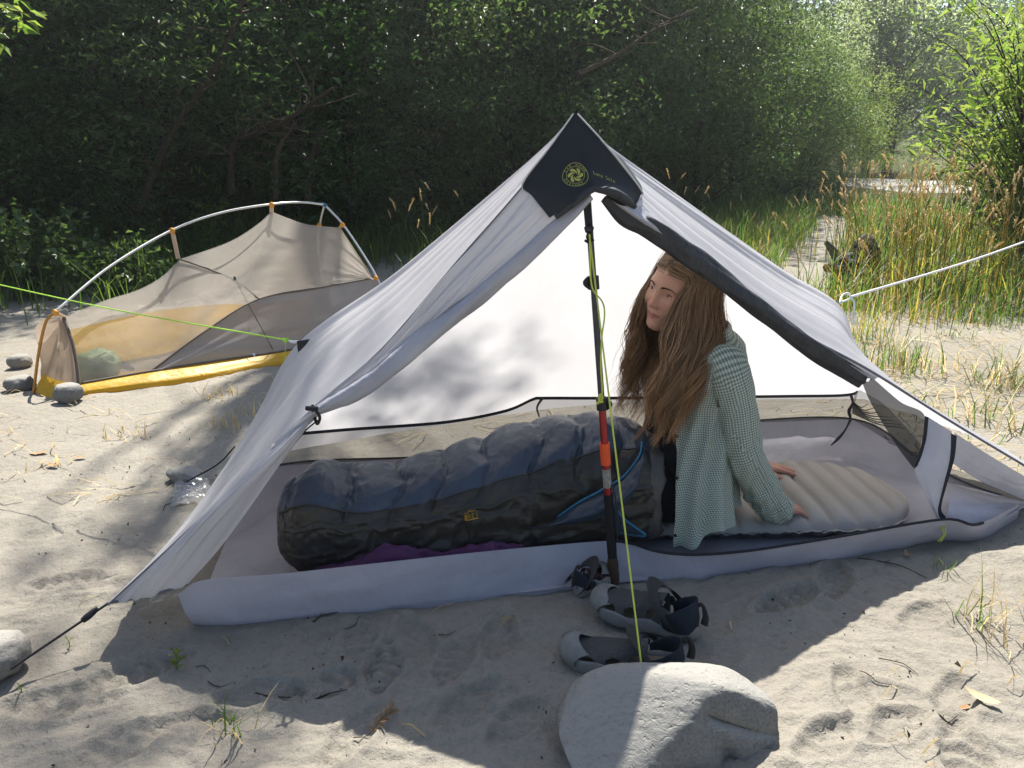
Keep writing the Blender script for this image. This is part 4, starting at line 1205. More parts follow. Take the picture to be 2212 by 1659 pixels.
def pad_surf(sign):
    s = np.linspace(-1, 1, nvv)
    hw = pad_half(uu)
    Uc, S = np.meshgrid(uu, s, indexing='ij')
    Vv = S * hw[:, None]
    inner = np.clip((.9 - np.abs(Uc)) / .05, 0, 1)
    rim = np.sqrt(np.clip(1 - np.abs(S) ** 7, 0, 1)) * np.sqrt(np.clip(1 - (np.abs(Uc) / .9) ** 14, 0, 1))
    rib = np.abs(np.cos(np.pi * Uc / RIB)) ** .48
    lobes = 1 - .66 * (1 - rib)
    z = .050 + sign * (.044 * rim * lobes)
    Vv = Vv * (1 + .012 * (rib - .6) * (np.abs(S) > .95))
    P = PC + Uc[..., None] * UP + Vv[..., None] * VP + z[..., None] * V(0, 0, 1)
    P[..., 2] += .004 * fbm(P * 7, 2)
    return P
obj('top_skin', make_mesh('top_skin', pad_surf(1).reshape(-1, 3), grid_faces(nu, nvv)), m_pad, pad)
obj('underside', make_mesh('underside', pad_surf(-1).reshape(-1, 3), grid_faces(nu, nvv)[:, ::-1]), m_padlow, pad)
mb = MB()
a = np.linspace(-.62, .898, 200)
ed = PC + a[:, None] * UP - (pad_half(a) + .003)[:, None] * VP; ed[:, 2] = .044 + .008 * np.abs(np.sin(np.pi * a / RIB)) ** .5
a2 = a[::-1]; ed2 = PC + a2[:, None] * UP + (pad_half(a2) + .003)[:, None] * VP; ed2[:, 2] = .046
loop = np.vstack([ed, ed2])
zz = 0.0016 * np.sin(np.arange(len(loop)) * 1.7)
ribbon(mb, loop + np.stack([0 * zz, 0 * zz, zz], -1), .008, V(0, -1, -.25))
obj('welded_edge', mb.mesh('welded_edge', False), m_pad, pad)
m_ink = simple_mat('grey_print', (0.22, 0.22, 0.24), (0.25, 0.25, 0.27), 0.6, 0.3, 50)
ps = pad_surf(1)
bvh = BVHTree.FromPolygons([tuple(p) for p in ps.reshape(-1, 3)], [tuple(int(i) for i in q) for q in grid_faces(nu, nvv)])
pr = Print(bvh, gnd(1800, 1016, .07), VP * -1 + UP * .2, UP + VP * .2, .001)
pr.text('NEOAIR', -.0, 0, .018, .7); pr.text('THERM', .0, -.018, .010, .7); pr.text('SLEEP', 0, -.032, .008, .7)

# ---------------------------------------------------------------- sleeping bag
m_bagblue = cloth_mat('bag_slate', (0.040, 0.058, 0.090), (0.028, 0.042, 0.068), 0.05, rough=0.36, spec=0.45, nscale=6, wscale=18, wstr=0.5, wdist=0.008, crease=.0025, cscale=16)
m_bagdark = cloth_mat('bag_charcoal', (0.034, 0.030, 0.025), (0.020, 0.019, 0.017), 0.04, rough=0.38, spec=0.4, nscale=6, wscale=14, wstr=0.5, wdist=0.01, stretch=(.6, .6, 1.5), crease=.003, cscale=12)
m_baglin = cloth_mat('bag_lining', (0.030, 0.048, 0.075), (0.02, 0.034, 0.055), 0.05, rough=0.4, spec=0.4, nscale=8, wscale=26, wstr=0.6, wdist=0.012, crease=.004, cscale=14)
m_teal = simple_mat('teal_zip', (0.012, 0.13, 0.24), (0.01, 0.10, 0.19), 0.5, 0.4, 100)
# rows from the foot end to the opening: picture x, centre depth, bottom, top, half depth
rows = [(598, 2.10, .12, .16, .012), (604, 2.10, .075, .215, .055), (625, 2.11, .04, .262, .10), (665, 2.12, .015, .295, .135), (715, 2.14, .010, .300, .150), (780, 2.165, .01, .272, .165), (880, 2.19, .01, .285, .175),
        (980, 2.215, .01, .320, .185), (1080, 2.24, .01, .355, .19), (1160, 2.26, .01, .385, .19), (1240, 2.28, .01, .395, .19), (1310, 2.30, .012, .385, .185), (1365, 2.31, .02, .36, .175), (1392, 2.315, .03, .335, .165)]
keys = np.array([(at(x, 1050, Y)[0], Y, b, t, h) for x, Y, b, t, h in rows])
NBu, NBv = 380, 190
kk = catmull(keys, NBu)
thb = np.linspace(-np.pi, np.pi, NBv)
def bag_point(row, th, infl=1.0):
    X, Y, b, tp, h = row
    zc, hz = (b + tp) / 2, (tp - b) / 2
    ct, st_ = np.cos(th), np.sin(th)                  # th = 0 points up, negative th faces the camera
    z = zc + hz * np.sign(ct) * np.abs(ct) ** np.where(ct > 0, 1.0, .55)
    y = Y + h * np.sign(st_) * np.abs(st_) ** .85 * (1.0 + .25 * (ct < 0) * np.abs(ct))
    return np.stack([np.full_like(z, X), y, z], -1)
BAG = np.array([bag_point(r_, thb) for r_ in kk])
uB = np.linspace(0, 1, NBu)
arc = np.concatenate([[0], np.cumsum(np.linalg.norm(np.diff(kk[:, :3], axis=0), axis=1))])
cen = np.stack([kk[:, 0], kk[:, 1], (kk[:, 2] + kk[:, 3]) / 2], -1)
out_ = BAG - cen[:, None]; out_ /= np.linalg.norm(out_, axis=-1, keepdims=True) + 1e-9
A_, T_ = np.meshgrid(arc, thb, indexing='ij')
warp = .05 * fbm(np.stack([A_ * 3, T_ * .8, 0 * A_], -1), 2)
# baffles on the top, each bulging, pinched at the seams
baf = np.abs(np.sin(np.pi * (A_ + warp * 1.6 + .012 * np.abs(T_)) / .135)) ** .7
topw = sstep(1.35, .95, np.abs(T_ + .10))
BAG += out_ * ((.026 * (baf - .75)) * (1 + .6 * fbm(np.stack([A_ * 5, T_ * 1.5, 31 + 0 * A_], -1), 2)) * topw * sstep(.02, .12, A_))[..., None]
wr = fbm(np.stack([A_ * 7 + 3 * warp * 10, T_ * 1.4, 3 + 0 * A_], -1), 4)
wr2 = 1 - np.abs(fbm(np.stack([A_ * 9 + T_ * 1.2, T_ * 3.0 - A_ * 3, 9 + 0 * A_], -1), 3)) * 2
def folds(a, b, off, w_): return np.exp(-(fbm(np.stack([a, b, off + 0 * A_], -1), 2) / w_) ** 2)
dw = .35 * fbm(np.stack([A_ * 6, T_ * 1.2, 50 + 0 * A_], -1), 2)
f_top = folds(A_ * 17 + dw, T_ * 1.6 + dw * 2, 60., .10) + .7 * folds(A_ * 26 + 2 * dw, T_ * 2.6, 70., .09)
f_side = folds(A_ * 5 + T_ * 1.8 + dw * 3, T_ * 3.2 - A_ * 4, 80., .09) + .6 * folds(A_ * 9 - T_ * 2.0, T_ * 4.0 + A_ * 5 + dw * 3, 90., .08)
fade_ = sstep(2.9, 1.8, np.abs(T_))
BAG += out_ * ((.009 * wr + .0055 * f_top * topw * np.clip(1.25 - baf, .15, 1) + .0065 * f_side * (1 - topw)) * fade_)[..., None]
BAG[..., 2] = np.maximum(BAG[..., 2], .012)
bag = empty('sleeping_bag', V(-.2, 2.2, .01), 'slate blue and charcoal sleeping bag covering the person\'s legs', 'sleeping bag')
# side boundary between slate top and charcoal underside
edge_th = -1.0 - .25 * np.interp(uB, [0, .2, .45, .7, .85, 1], [.3, -.1, .25, -.15, -1.0, -1.6])
lohalf = []
seam_i = np.array([np.argmin(abs(thb - e)) for e in edge_th])
F = grid_faces(NBu, NBv)
fi, fj = np.divmod(np.arange(len(F)), NBv - 1)
is_top = (fj >= seam_i[fi]) & (thb[fj] < 1.9) & (fi > 40)
gi, gj = np.meshgrid(np.arange(NBu), np.arange(NBv), indexing='ij')
def sub(name, mask, mat, parent):
    f = F[mask]; ids = np.unique(f); mp = np.zeros(NBu * NBv, int); mp[ids] = np.arange(len(ids))
    return obj(name, make_mesh(name, BAG.reshape(-1, 3)[ids], mp[f]), mat, parent)
sub('top_shell', is_top, m_bagblue, bag)
side = sub('side_shell', ~is_top, m_bagdark, bag)
# seam line between them
mb = MB()
sl = BAG[np.arange(NBu), seam_i] + out_[np.arange(NBu), seam_i] * .002
tube(mb, catmull(sl[44::12], 120), .0022, 5)
obj('shell_seam', mb.mesh('shell_seam'), m_bagdark, bag)
# folded-back lining and teal zip edge along the near side of the opening
zl = [at(1205, 1116, 2.07), at(1250, 1085, 2.07), at(1300, 1058, 2.08), at(1345, 1030, 2.10), at(1380, 985, 2.13), at(1386, 955, 2.17)]
zlow = [at(1140, 1140, 2.05), at(1250, 1130, 2.045), at(1320, 1110, 2.05), at(1370, 1065, 2.07), at(1388, 1005, 2.12), at(1390, 965, 2.17)]
a_, b_ = catmull(zl, 40), catmull(zlow, 40)
panel('lining', three_rail(a_, (a_ + b_) / 2 + V(0, -.035, 0), b_, 40, 16, wr=.014, wf=(2, 3)), m_baglin, bag)
mb = MB(); tube(mb, a_ + V(0, -.006, .003), .0034, 6)
tail = [at(1322, 1090, 2.045), at(1345, 1118, 2.04), at(1372, 1140, 2.04), at(1390, 1152, 2.04), at(1393, 1158, 2.045), at(1375, 1156, 2.05), at(1340, 1150, 2.05)]
tube(mb, tail, .004, 6, n=24)
obj('zip_edge', mb.mesh('zip_edge'), m_teal, bag)
P = three_rail([at(1318, 1092, 2.05), at(1350, 1122, 2.045), at(1390, 1154, 2.045)], [at(1312, 1110, 2.05), at(1340, 1135, 2.045), at(1382, 1158, 2.045)], [at(1300, 1125, 2.06), at(1330, 1148, 2.05), at(1372, 1160, 2.05)], 20, 10, wr=.006)
panel('lining', P, m_baglin, bag)
# crumpled collar of the opening around the waist
cl = []
nC = 90
ths = np.linspace(0, 2 * np.pi, nC, endpoint=False)
cxy = at(1382, 990, 2.315)
for k, (dx, s) in enumerate(((-.05, 1.02), (-.02, 1.05), (.01, 1.03), (.03, .97), (.025, .90), (-.01, .86))):
    row = kk[-1].copy(); row[0] += dx
    row[4] *= s; z0 = (row[2] + row[3]) / 2; hz = (row[3] - row[2]) / 2 * s; row[2], row[3] = z0 - hz, z0 + hz
    q = bag_point(row, ths - np.pi)
    q += (fbm(np.stack([np.cos(ths) * 2.6, np.sin(ths) * 2.6, np.full(nC, k * .6)], -1), 3) * .028)[:, None] * V(1.1, .5, .8)
    cl.append(q)
C6 = catmull(np.array(cl).reshape(6, -1), 22).reshape(22, nC, 3)
C6[..., 2] = np.maximum(C6[..., 2], .014)
obj('collar', make_mesh('collar', C6.reshape(-1, 3), grid_faces(22, nC, closed_v=True)), cloth_mat('bag_collar', (.085, .08, .075), (.06, .057, .053), .08, rough=.4, spec=.4, nscale=8, wscale=20, wstr=.6, wdist=.01, crease=.006, cscale=12), bag)
# printed badge
bvh = BVHTree.FromPolygons([tuple(p) for p in BAG.reshape(-1, 3)], [tuple(int(i) for i in q) for q in F])
b0 = to_surface(bvh, 1005, 1128)[0]; b1 = to_surface(bvh, 1040, 1122)[0]
m_gold_ink = simple_mat('gold_print', (0.42, 0.24, 0.03), (0.36, 0.2, 0.02), 0.5, 0.3, 50)
m_dim_ink = simple_mat('dim_print', (0.10, 0.085, 0.06), (0.09, 0.075, 0.05), 0.5, 0.3, 50)
px2 = 2.03 / FOC
exb = b1 - b0
pr = Print(bvh, b0, exb, V(0, .25, 1) - exb * (V(0, .25, 1) @ exb) / (exb @ exb), .004)
pr.text('REI', 12 * px2, 8 * px2, 15 * px2, .60)
pr.add(np.array([[0, 4], [7, 4], [7, 21], [3.5, 25], [0, 17]]) * px2, np.array([[0, 1, 2], [0, 2, 3], [0, 3, 4]]))
pr.add(np.array([[8, 21], [14, 28], [15.5, 28], [20, 23], [24, 27], [25.5, 27], [33, 20], [31, 20], [24.8, 25], [20, 20.5], [14.6, 26], [10.4, 21]]) * px2,
       np.array([[0, 1, 11], [1, 10, 11], [1, 2, 10], [2, 3, 10], [3, 9, 10], [3, 4, 9], [4, 8, 9], [4, 5, 8], [5, 6, 8], [6, 7, 8]]))
pr.add(np.array([[8, 4], [33, 4], [33, 6.3], [8, 6.3]]) * px2, np.array([[0, 1, 2, 3]]))
obj('badge_print', pr.mb.mesh('badge_print', False), m_gold_ink, bag)
pr2 = Print(bvh, b0, exb, V(0, .25, 1) - exb * (V(0, .25, 1) @ exb) / (exb @ exb), .004)
pr2.text('IGNEO  25°F', 1 * px2, -5 * px2, 6.5 * px2, .58)
obj('badge_print', pr2.mb.mesh('badge_print', False), m_dim_ink, bag, label='dim second line of the badge')

# purple garment by the front wall
m_purple = cloth_mat('purple_cloth', (0.115, 0.045, 0.115), (0.08, 0.032, 0.085), 0.15, rough=0.8, spec=0.2, nscale=20, wscale=30, wstr=0.4, wdist=0.01)
tp_ = catmull([at(x, y, 1.965 + .00012 * (x - 700)) for x, y in ((680, 1232), (740, 1222), (790, 1200), (818, 1180), (850, 1176), (905, 1186), (950, 1196), (1000, 1188), (1050, 1174), (1090, 1176), (1130, 1182))], 80)
nr_ = tp_ * V(1, 1, 0) + V(0, -.05, .05); bk_ = tp_ * V(1, 1, 0) + V(0, .06, .06)
Pc = three_rail(nr_, tp_, bk_, 80, 26, wr=.02, wf=(3, 8), seed=6)
g1_, g2_ = tp_[0], tp_[-1]
ga = empty('purple_garment', (g1_ + g2_) / 2 * V(1, 1, 0), 'crumpled purple garment tucked beside the sleeping bag', 'garment')
obj('cloth', make_mesh('cloth', Pc.reshape(-1, 3), grid_faces(80, 26)), m_purple, ga)
# ================================================================ the yellow tent behind
m_mesh = cloth_mat('tan_mesh', (0.52, 0.485, 0.435), (0.47, 0.435, 0.39), 0.42, 0.7, 0.15, 4, 8, 0.25, 0.02, holes=0.47)
m_meshfar = cloth_mat('tan_mesh_thin', (0.47, 0.42, 0.36), (0.42, 0.37, 0.32), 0.42, 0.7, 0.15, 4, 8, 0.25, 0.02, holes=0.35)
m_tan = cloth_mat('tan_nylon', (0.52, 0.42, 0.33), (0.46, 0.37, 0.29), 0.5, 0.5, 0.3, 4, 10, 0.35, 0.02)
m_greyp = cloth_mat('grey_side_nylon', (0.33, 0.32, 0.315), (0.29, 0.28, 0.28), 0.35, 0.5, 0.3, 4, 8, 0.25, 0.02, holes=0.06)
m_yel = cloth_mat('yellow_nylon', (0.72, 0.44, 0.03), (0.64, 0.38, 0.02), 0.4, 0.45, 0.35, 5, 12, 0.45, 0.02, tcol=(.75, .45, .03))
m_alu = simple_mat('pale_pole', (0.55, 0.56, 0.54), (0.50, 0.51, 0.50), 0.3, 0.5, 30, metallic=0.4)
m_opole = simple_mat('orange_pole', (0.45, 0.20, 0.03), (0.38, 0.16, 0.02), 0.35, 0.5, 30, metallic=0.3)
m_oclip = simple_mat('orange_clip', (0.70, 0.30, 0.03), (0.6, 0.25, 0.02), 0.5, 0.3, 30)
m_seamb = simple_mat('brown_seam', (0.13, 0.11, 0.095), (0.10, 0.085, 0.07), 0.7, 0.2, 60)
m_bluehub = simple_mat('blue_hub', (0.02, 0.14, 0.22), (0.02, 0.1, 0.18), 0.4, 0.4, 60)
n0, n1 = gnd(185, 853), V(-.74, 4.90, 0)              # near base edge
f0, f1 = V(-2.46, 4.02, 0), V(-1.30, 5.62, 0)         # far base edge
yt = empty('mesh_tent', (n0 + f1) / 2 * V(1, 1, 0), 'yellow and tan mesh inner tent hung from an arched pole', 'tent')
top = [at(140, 684, 3.93), at(260, 628, 4.25), at(385, 559, 4.62), at(500, 512, 4.85), at(587, 459, 5.02), at(660, 482, 5.15), at(735, 491, 5.25)]
corner = at(802, 600, 5.02)
nt_ = [at(172, 828, 3.80), at(330, 801, 4.00), at(480, 778, 4.22), at(620, 757, 4.46), at(760, 728, 4.78), at(830, 712, 4.93)]
nb_ = [gnd(184, 856), gnd(330, 839), gnd(480, 815), gnd(620, 788), V(-.95, 4.72, 0), n1]
def ruled(name, a, b, mat, nu=90, nv=24, sag=(0, 0, 0), wr=.01, seed=0, root=yt, wf=(3, 1.5)):
    a, b = (q[np.linspace(0, len(q) - 1, nu).astype(int)] if len(q) > 40 else catmull(q, nu) for q in (np.asarray(a), np.asarray(b)))
    return panel(name, three_rail(a, (a + b) / 2 + V(*sag), b, nu, nv, wr=wr, seed=seed, wf=wf), mat, root)
# near side: netting above the diagonal seam, solid grey below it
diag = [at(172, 828, 3.80), at(327, 801, 4.0), at(440, 718, 4.24), at(558, 647, 4.52), at(690, 622, 4.8), at(803, 601, 5.02)]
def segs(*runs): return np.vstack([catmull(r, 24)[(0 if k == 0 else 1):] for k, r in enumerate(runs)])
topn = segs([at(140, 684, 3.93), at(223, 650, 4.15), at(298, 626, 4.36), at(350, 597, 4.5), at(388, 560, 4.62)], [at(388, 560, 4.62), at(491, 524, 4.84), at(550, 489, 4.95), at(587, 457, 5.02)],
            [at(587, 457, 5.02), at(625, 472, 5.09), at(666, 485, 5.15), at(735, 492, 5.25)], [at(735, 492, 5.25), at(765, 545, 5.14), at(803, 601, 5.02)])
ruled('side_netting', topn, diag, m_mesh, 110, 26, (.015, -.025, -.005), .012, 3)
ruled('side_panel', [at(327, 801, 4.0), at(440, 718, 4.24), at(558, 647, 4.52), at(690, 622, 4.8), at(803, 601, 5.02), at(830, 650, 4.99)],
      [at(327, 802, 4.0), at(480, 778, 4.22), at(620, 757, 4.46), at(700, 742, 4.64), at(780, 725, 4.82), at(830, 712, 4.93)], m_greyp, 60, 20, (.01, -.02, -.01), .012, 5)
ruled('bathtub_wall', nt_, nb_, m_yel, 70, 10, (.02, -.03, 0), .02, 6, wf=(6, 1))
# head end, far side, foot end
fart = topn[:71] + V(.004, .006, -.004)
farm = [V(-2.46, 4.02, .24), V(-2.12, 4.5, .27), V(-1.85, 4.87, .25), V(-1.6, 5.2, .2), V(-1.3, 5.62, .22)]
farb = [f0, V(-2.12, 4.5, 0), V(-1.85, 4.87, 0), V(-1.6, 5.2, 0), f1]
ruled('far_netting', fart, farm, m_meshfar, 60, 20, (.02, -.03, -.01), .012, 8)
ruled('far_bathtub_wall', farm, farb, m_yel, 50, 8, (.0, .02, 0), .012, 9)
ruled('head_panel', [at(735, 491, 5.25), at(770, 545, 5.14), at(803, 601, 5.02), at(830, 712, 4.93)], [at(735, 491, 5.26), at(735, 560, 5.45), at(735, 640, 5.6), V(-1.28, 5.62, .2)], m_meshfar, 40, 14, (0, 0, 0), .01, 11)
ruled('tent_floor', nb_, farb, m_yel, 40, 10, (0, 0, .01), .004, 13)
ftop = at(140, 684, 3.93)
ruled('foot_panel', [ftop + V(-.01, 0, 0), at(118, 745, 3.90), at(97, 808, 3.88)], [ftop, at(160, 740, 3.86), at(170, 790, 3.82), at(174, 829, 3.79)], m_tan, 40, 22, (-.01, -.03, 0), .02, 15, wf=(4, .8))
ruled('foot_bathtub', [at(96, 806, 3.88), at(130, 820, 3.83), at(174, 829, 3.79)], [gnd(80, 856), gnd(130, 868), gnd(186, 854)], m_yel, 40, 14, (-.01, -.015, 0), .022, 17, wf=(5, 1))
ruled('foot_side', [ftop, at(118, 745, 3.92), at(97, 808, 3.90), gnd(80, 852)], [ftop + V(0, .02, 0), V(-2.42, 3.98, .32), V(-2.46, 4.02, .17), f0], m_tan, 30, 12, (0, 0, 0), .01, 19)
mb = MB()
for pts in (diag[1:], [at(385, 559, 4.61), at(440, 578, 4.62), at(508, 606, 4.6), at(560, 646, 4.52)], nt_):
    tube(mb, [p + V(.002, -.006, .002) for p in catmull(pts, 40)], .0055, 5)
tube(mb, [p + V(0, -.01, 0) for p in catmull([ftop, at(152, 720, 3.88), at(160, 745, 3.86), at(168, 790, 3.82), at(172, 832, 3.79)], 30)], .008, 6)
obj('seam', mb.mesh('seam'), m_seamb, yt)
mb = MB(); tube(mb, [at(508, 606, 4.58), at(560, 700, 4.40), at(606, 786, 4.43)], .0022, 4, n=10)
tube(mb, [at(506, 598, 4.58), at(512, 610, 4.57), at(520, 622, 4.56)], .006, 6)
obj('zip_cord', mb.mesh('zip_cord'), m_trim, yt)
pole1 = [gnd(72, 852), at(84, 760, 3.83), at(97, 702, 3.84), at(107, 685, 3.85), at(130, 664, 3.88), at(240, 574, 4.22), at(372, 497, 4.60), at(480, 459, 4.83), at(587, 441, 5.0), at(650, 437, 5.12), at(701, 442, 5.22)]
pc = catmull(pole1, 120)
mb = MB(); tube(mb, pc[32:], .0068, 8)
leg = catmull([at(701, 442, 5.22), at(740, 484, 5.2), at(785, 550, 5.12), at(816, 604, 5.04), at(838, 665, 4.98), V(-.72, 4.92, 0)], 40)
tube(mb, leg, .0068, 8)
leg2 = catmull([at(701, 442, 5.22), at(692, 480, 5.45), at(688, 540, 5.62), V(-1.32, 5.66, 0)], 30)
tube(mb, leg2, .0066, 8)
obj('arch_pole', mb.mesh('arch_pole'), m_alu, yt)
mb = MB(); tube(mb, pc[:33], .0072, 8); obj('pole_foot', mb.mesh('pole_foot'), m_opole, yt)
mb = MB(); tube(mb, [pc[-1] + V(-.02, 0, 0.002), pc[-1] + V(.015, 0, -.006)], .012, 8); obj('pole_hub', mb.mesh('pole_hub'), m_bluehub, yt)
for (a, b) in (((372, 497, 4.60), (385, 558, 4.62)), ((587, 441, 5.0), (587, 460, 5.02)), ((740, 485, 5.2), (733, 492, 5.24)), ((812, 600, 5.04), (802, 602, 5.02)), ((120, 674, 3.86), (141, 685, 3.92)), ((690, 486, 5.43), (690, 500, 5.42))):
    a, b = at(*a), at(*b)
    mb = MB(); ribbon(mb, [a, b], .022, V(1, .5, 0)); ribbon(mb, [a + V(0, -.004, 0), b + V(0, -.004, 0)], .022, V(1, .5, 0))
    o = obj('hanger', mb.mesh('hanger', False), m_tan, yt)
    mb = MB(); v, f = displaced_ball(a + V(0, -.004, -.004), (.017, .014, .018), sub=2, amp=.3); mb.add(v, f)
    obj('clip', mb.mesh('clip', False), m_oclip, o)
v, f = displaced_ball(at(212, 797, 4.02) * V(1, 1, 0) + V(0, 0, .085), (.115, .10, .09), sub=4, amp=.35, freq=2.6, seed=3)
o = empty('stuff_sack', at(215, 790, 4.12) * V(1, 1, 0), 'pale green stuff sack lying inside the yellow tent', 'bag')
obj('sack', make_mesh('sack', v, f), simple_mat('green_sack', (.26, .36, .17), (.2, .3, .13), .6, .3, 20, 30, .4, .01), o)
mb = MB(); tube(mb, [V(*v[np.argmax(v[:, 0])]) + V(-.01, 0, 0), V(*v[np.argmax(v[:, 0])]) + V(.05, -.02, -.02)], [.02, .012], 7); obj('drawcord', mb.mesh('drawcord'), m_trim, o)
mb = MB()
w0 = at(548, 770, 4.33)
tube(mb, [w0, w0 + V(.01, -.03, -.03), w0 + V(.03, -.05, -.05), w0 + V(.07, -.06, -.045)], .004, 5, n=14)
v, f = displaced_ball(w0, (.014, .012, .02), sub=2, amp=.2); mb.add(v, f)
obj('stake_loop', mb.mesh('stake_loop'), m_whitecord, yt)

# ================================================================ stones
def stone_mat(name, a, b, lit_dust=(.36, .34, .30)):
    m, t, out = nt(name)
    co = coords(t)
    g = t.nodes.new('ShaderNodeNewGeometry')
    sx = nd(t, 'ShaderNodeSeparateXYZ'); t.links.new(g.outputs['True Normal'], sx.inputs[0])
    n1_ = tnoise(t, co, 9, 5, .65); n2_ = tnoise(t, co, 140, 3, .7)
    c = ramp(t, n1_, [(.3, a), (.7, b)])
    sp_ = ramp(t, n2_, [(.32, .72), (.5, 1.0), (.72, 1.2)])
    mm = nd(t, 'ShaderNodeMix', data_type='RGBA', blend_type='MULTIPLY'); mm.inputs['Factor'].default_value = 1
    t.links.new(c, mm.inputs['A']); t.links.new(sp_, mm.inputs['B'])
    # sand dusted on whatever faces up, its pale tone also painting the sunlit top
    ad = nd(t, 'ShaderNodeMath', operation='MULTIPLY_ADD'); ad.inputs[1].default_value = .35; t.links.new(n1_, ad.inputs[0]); t.links.new(sx.outputs[2], ad.inputs[2])
    fac = ramp(t, ad.outputs[0], [(.62, 0.0), (1.0, .85)])
    mx = nd(t, 'ShaderNodeMix', data_type='RGBA'); t.links.new(fac, mx.inputs['Factor']); t.links.new(mm.outputs['Result'], mx.inputs['A']); mx.inputs['B'].default_value = rgb(lit_dust)
    p = nd(t, 'ShaderNodeBsdfPrincipled', Roughness=.85); p.inputs['Specular IOR Level'].default_value = .25
    t.links.new(mx.outputs['Result'], p.inputs['Base Color'])
    pit_ = ramp(t, tnoise(t, co, 75, 2, .5), [(.30, 0.0), (.40, 1.0)])
    b0 = bump(t, pit_, .5, .004, bump(t, n2_, .7, .003)); t.links.new(bump(t, tnoise(t, co, 420, 2, .6), .6, .0014, b0), p.inputs['Normal'])
    t.links.new(p.outputs[0], out.inputs[0])
    return m
m_stone = stone_mat('river_stone', (.185, .182, .172), (.135, .133, .125), (.29, .28, .255))
m_stone2 = stone_mat('pale_stone', (.22, .21, .19), (.18, .17, .155), (.28, .265, .24))
# the boulder
bm = bmesh.new(); bmesh.ops.create_icosphere(bm, subdivisions=6, radius=1)
v = np.array([q.co[:] for q in bm.verts]); f = np.array([[w.index for w in q.verts] for q in bm.faces]); bm.free()
e = 3.2
rr = (np.abs(v[:, 0]) ** e + np.abs(v[:, 1]) ** e + np.abs(v[:, 2]) ** e) ** (-1 / e)
w = v * rr[:, None]
w *= (1 + .05 * fbm(v * 1.2 + 5, 3))[:, None]
w = w * V(.236, .150, .150)
# worn flat faces: a long slope down to the right, a slanting left end, a leaning front
for n_, d_ in ((V(-.12, -.62, .775), .070), (V(.40, -.90, .30), .048), (V(.50, .0, .86), .160), (V(-.70, .0, .70), .205), (V(-.80, -.1, -.58), .165), (V(.85, 0, -.5), .205), (V(.05, .1, .99), .138), (V(.1, -.85, -.5), .075)):
    n_ = n_ / np.linalg.norm(n_); h_ = w @ n_ - d_
    w -= n_ * (np.log1p(np.exp(np.clip(h_ / .007, -30, 30))) * .007 * .95)[:, None]
x, y, z = w[:, 0].copy(), w[:, 1].copy(), w[:, 2].copy()
# broken ledge and cleft on the right shoulder
gl_ = z - (.088 - .50 * (x - .05))
w[:, 1] += .040 * np.exp(-(gl_ / .014) ** 2) * sstep(.04, .09, x) * sstep(.06, -.04, y)
w[:, 2] -= .022 * np.exp(-((gl_ - .012) / .016) ** 2) * sstep(.04, .09, x) * sstep(.10, .0, y)
w[:, 1] += .030 * np.exp(-((x - .105 + .35 * z) / .018) ** 2) * sstep(.05, -.04, z) * (y < 0)
w[:, 1] += .018 * np.exp(-((x - .02 + .2 * z) / .05) ** 2) * sstep(.06, -.06, z) * (y < 0)
w += v * (.0022 * fbm(v * 7, 3) + .0012 * fbm(v * 34, 2))[:, None]
BC = V(.325, 1.325, .020)
boul = empty('boulder', BC * V(1, 1, 0), 'large grey boulder in the foreground holding the yellow guy line', 'boulder')
obj('stone', make_mesh('stone', w + BC, f), m_stone, boul)
mb = MB()
loopc = [gend + V(0, -.0, .0), gend + V(.003, .02, -.02), V(gend[0] + .002, BC[1] + .155, .10), V(gend[0], BC[1] + .16, .02)]
tube(mb, loopc, .0021, 5, n=12)
obj('cord_loop', mb.mesh('cord_loop'), m_yellowcord, boul)
def rock(px, py, rad, label, mat, seed, sink=.35, rz=0.0, name='stone', amp=.16, group=None):
    g = gnd(px, py)
    z0 = gz(g[0], g[1])
    v, f = displaced_ball((0, 0, 0), rad, sub=4, amp=amp, freq=1.1, seed=seed)
    # worn facets
    v[:, 2] = np.where(v[:, 2] > rad[2] * .75, rad[2] * .75 + (v[:, 2] - rad[2] * .75) * .35, v[:, 2])
    c_, s_ = math.cos(rz), math.sin(rz)
    v = np.stack([v[:, 0] * c_ - v[:, 1] * s_, v[:, 0] * s_ + v[:, 1] * c_, v[:, 2]], -1) + V(g[0], g[1], z0 + rad[2] * (1 - sink))
    o = obj(name, make_mesh(name, v, f), mat)
    return tag(o, label, 'stone', group)
rock(151, 872, (.066, .054, .056), 'blocky grey stone pinning the yellow tent\'s front corner', m_stone, 1, .25, .2, amp=.22)
rock(46, 797, (.062, .055, .046), 'rounded pale stone, rear one of the two left of the tent pole', m_stone2, 2, .2, .3)
rock(45, 842, (.070, .058, .054), 'rough grey stone, front one of the two left of the tent pole', m_stone, 5, .3, .6, amp=.24)
rock(404, 1042, (.078, .045, .034), 'flat pale stone holding the rear left cord of the grey tent', m_stone2, 7, .25, -.3, amp=.25)
rock(-8, 1462, (.075, .065, .06), 'brown-grey rock at the left edge of the foreground anchoring the corner cord', m_stone2, 9, .3, .2, amp=.22)

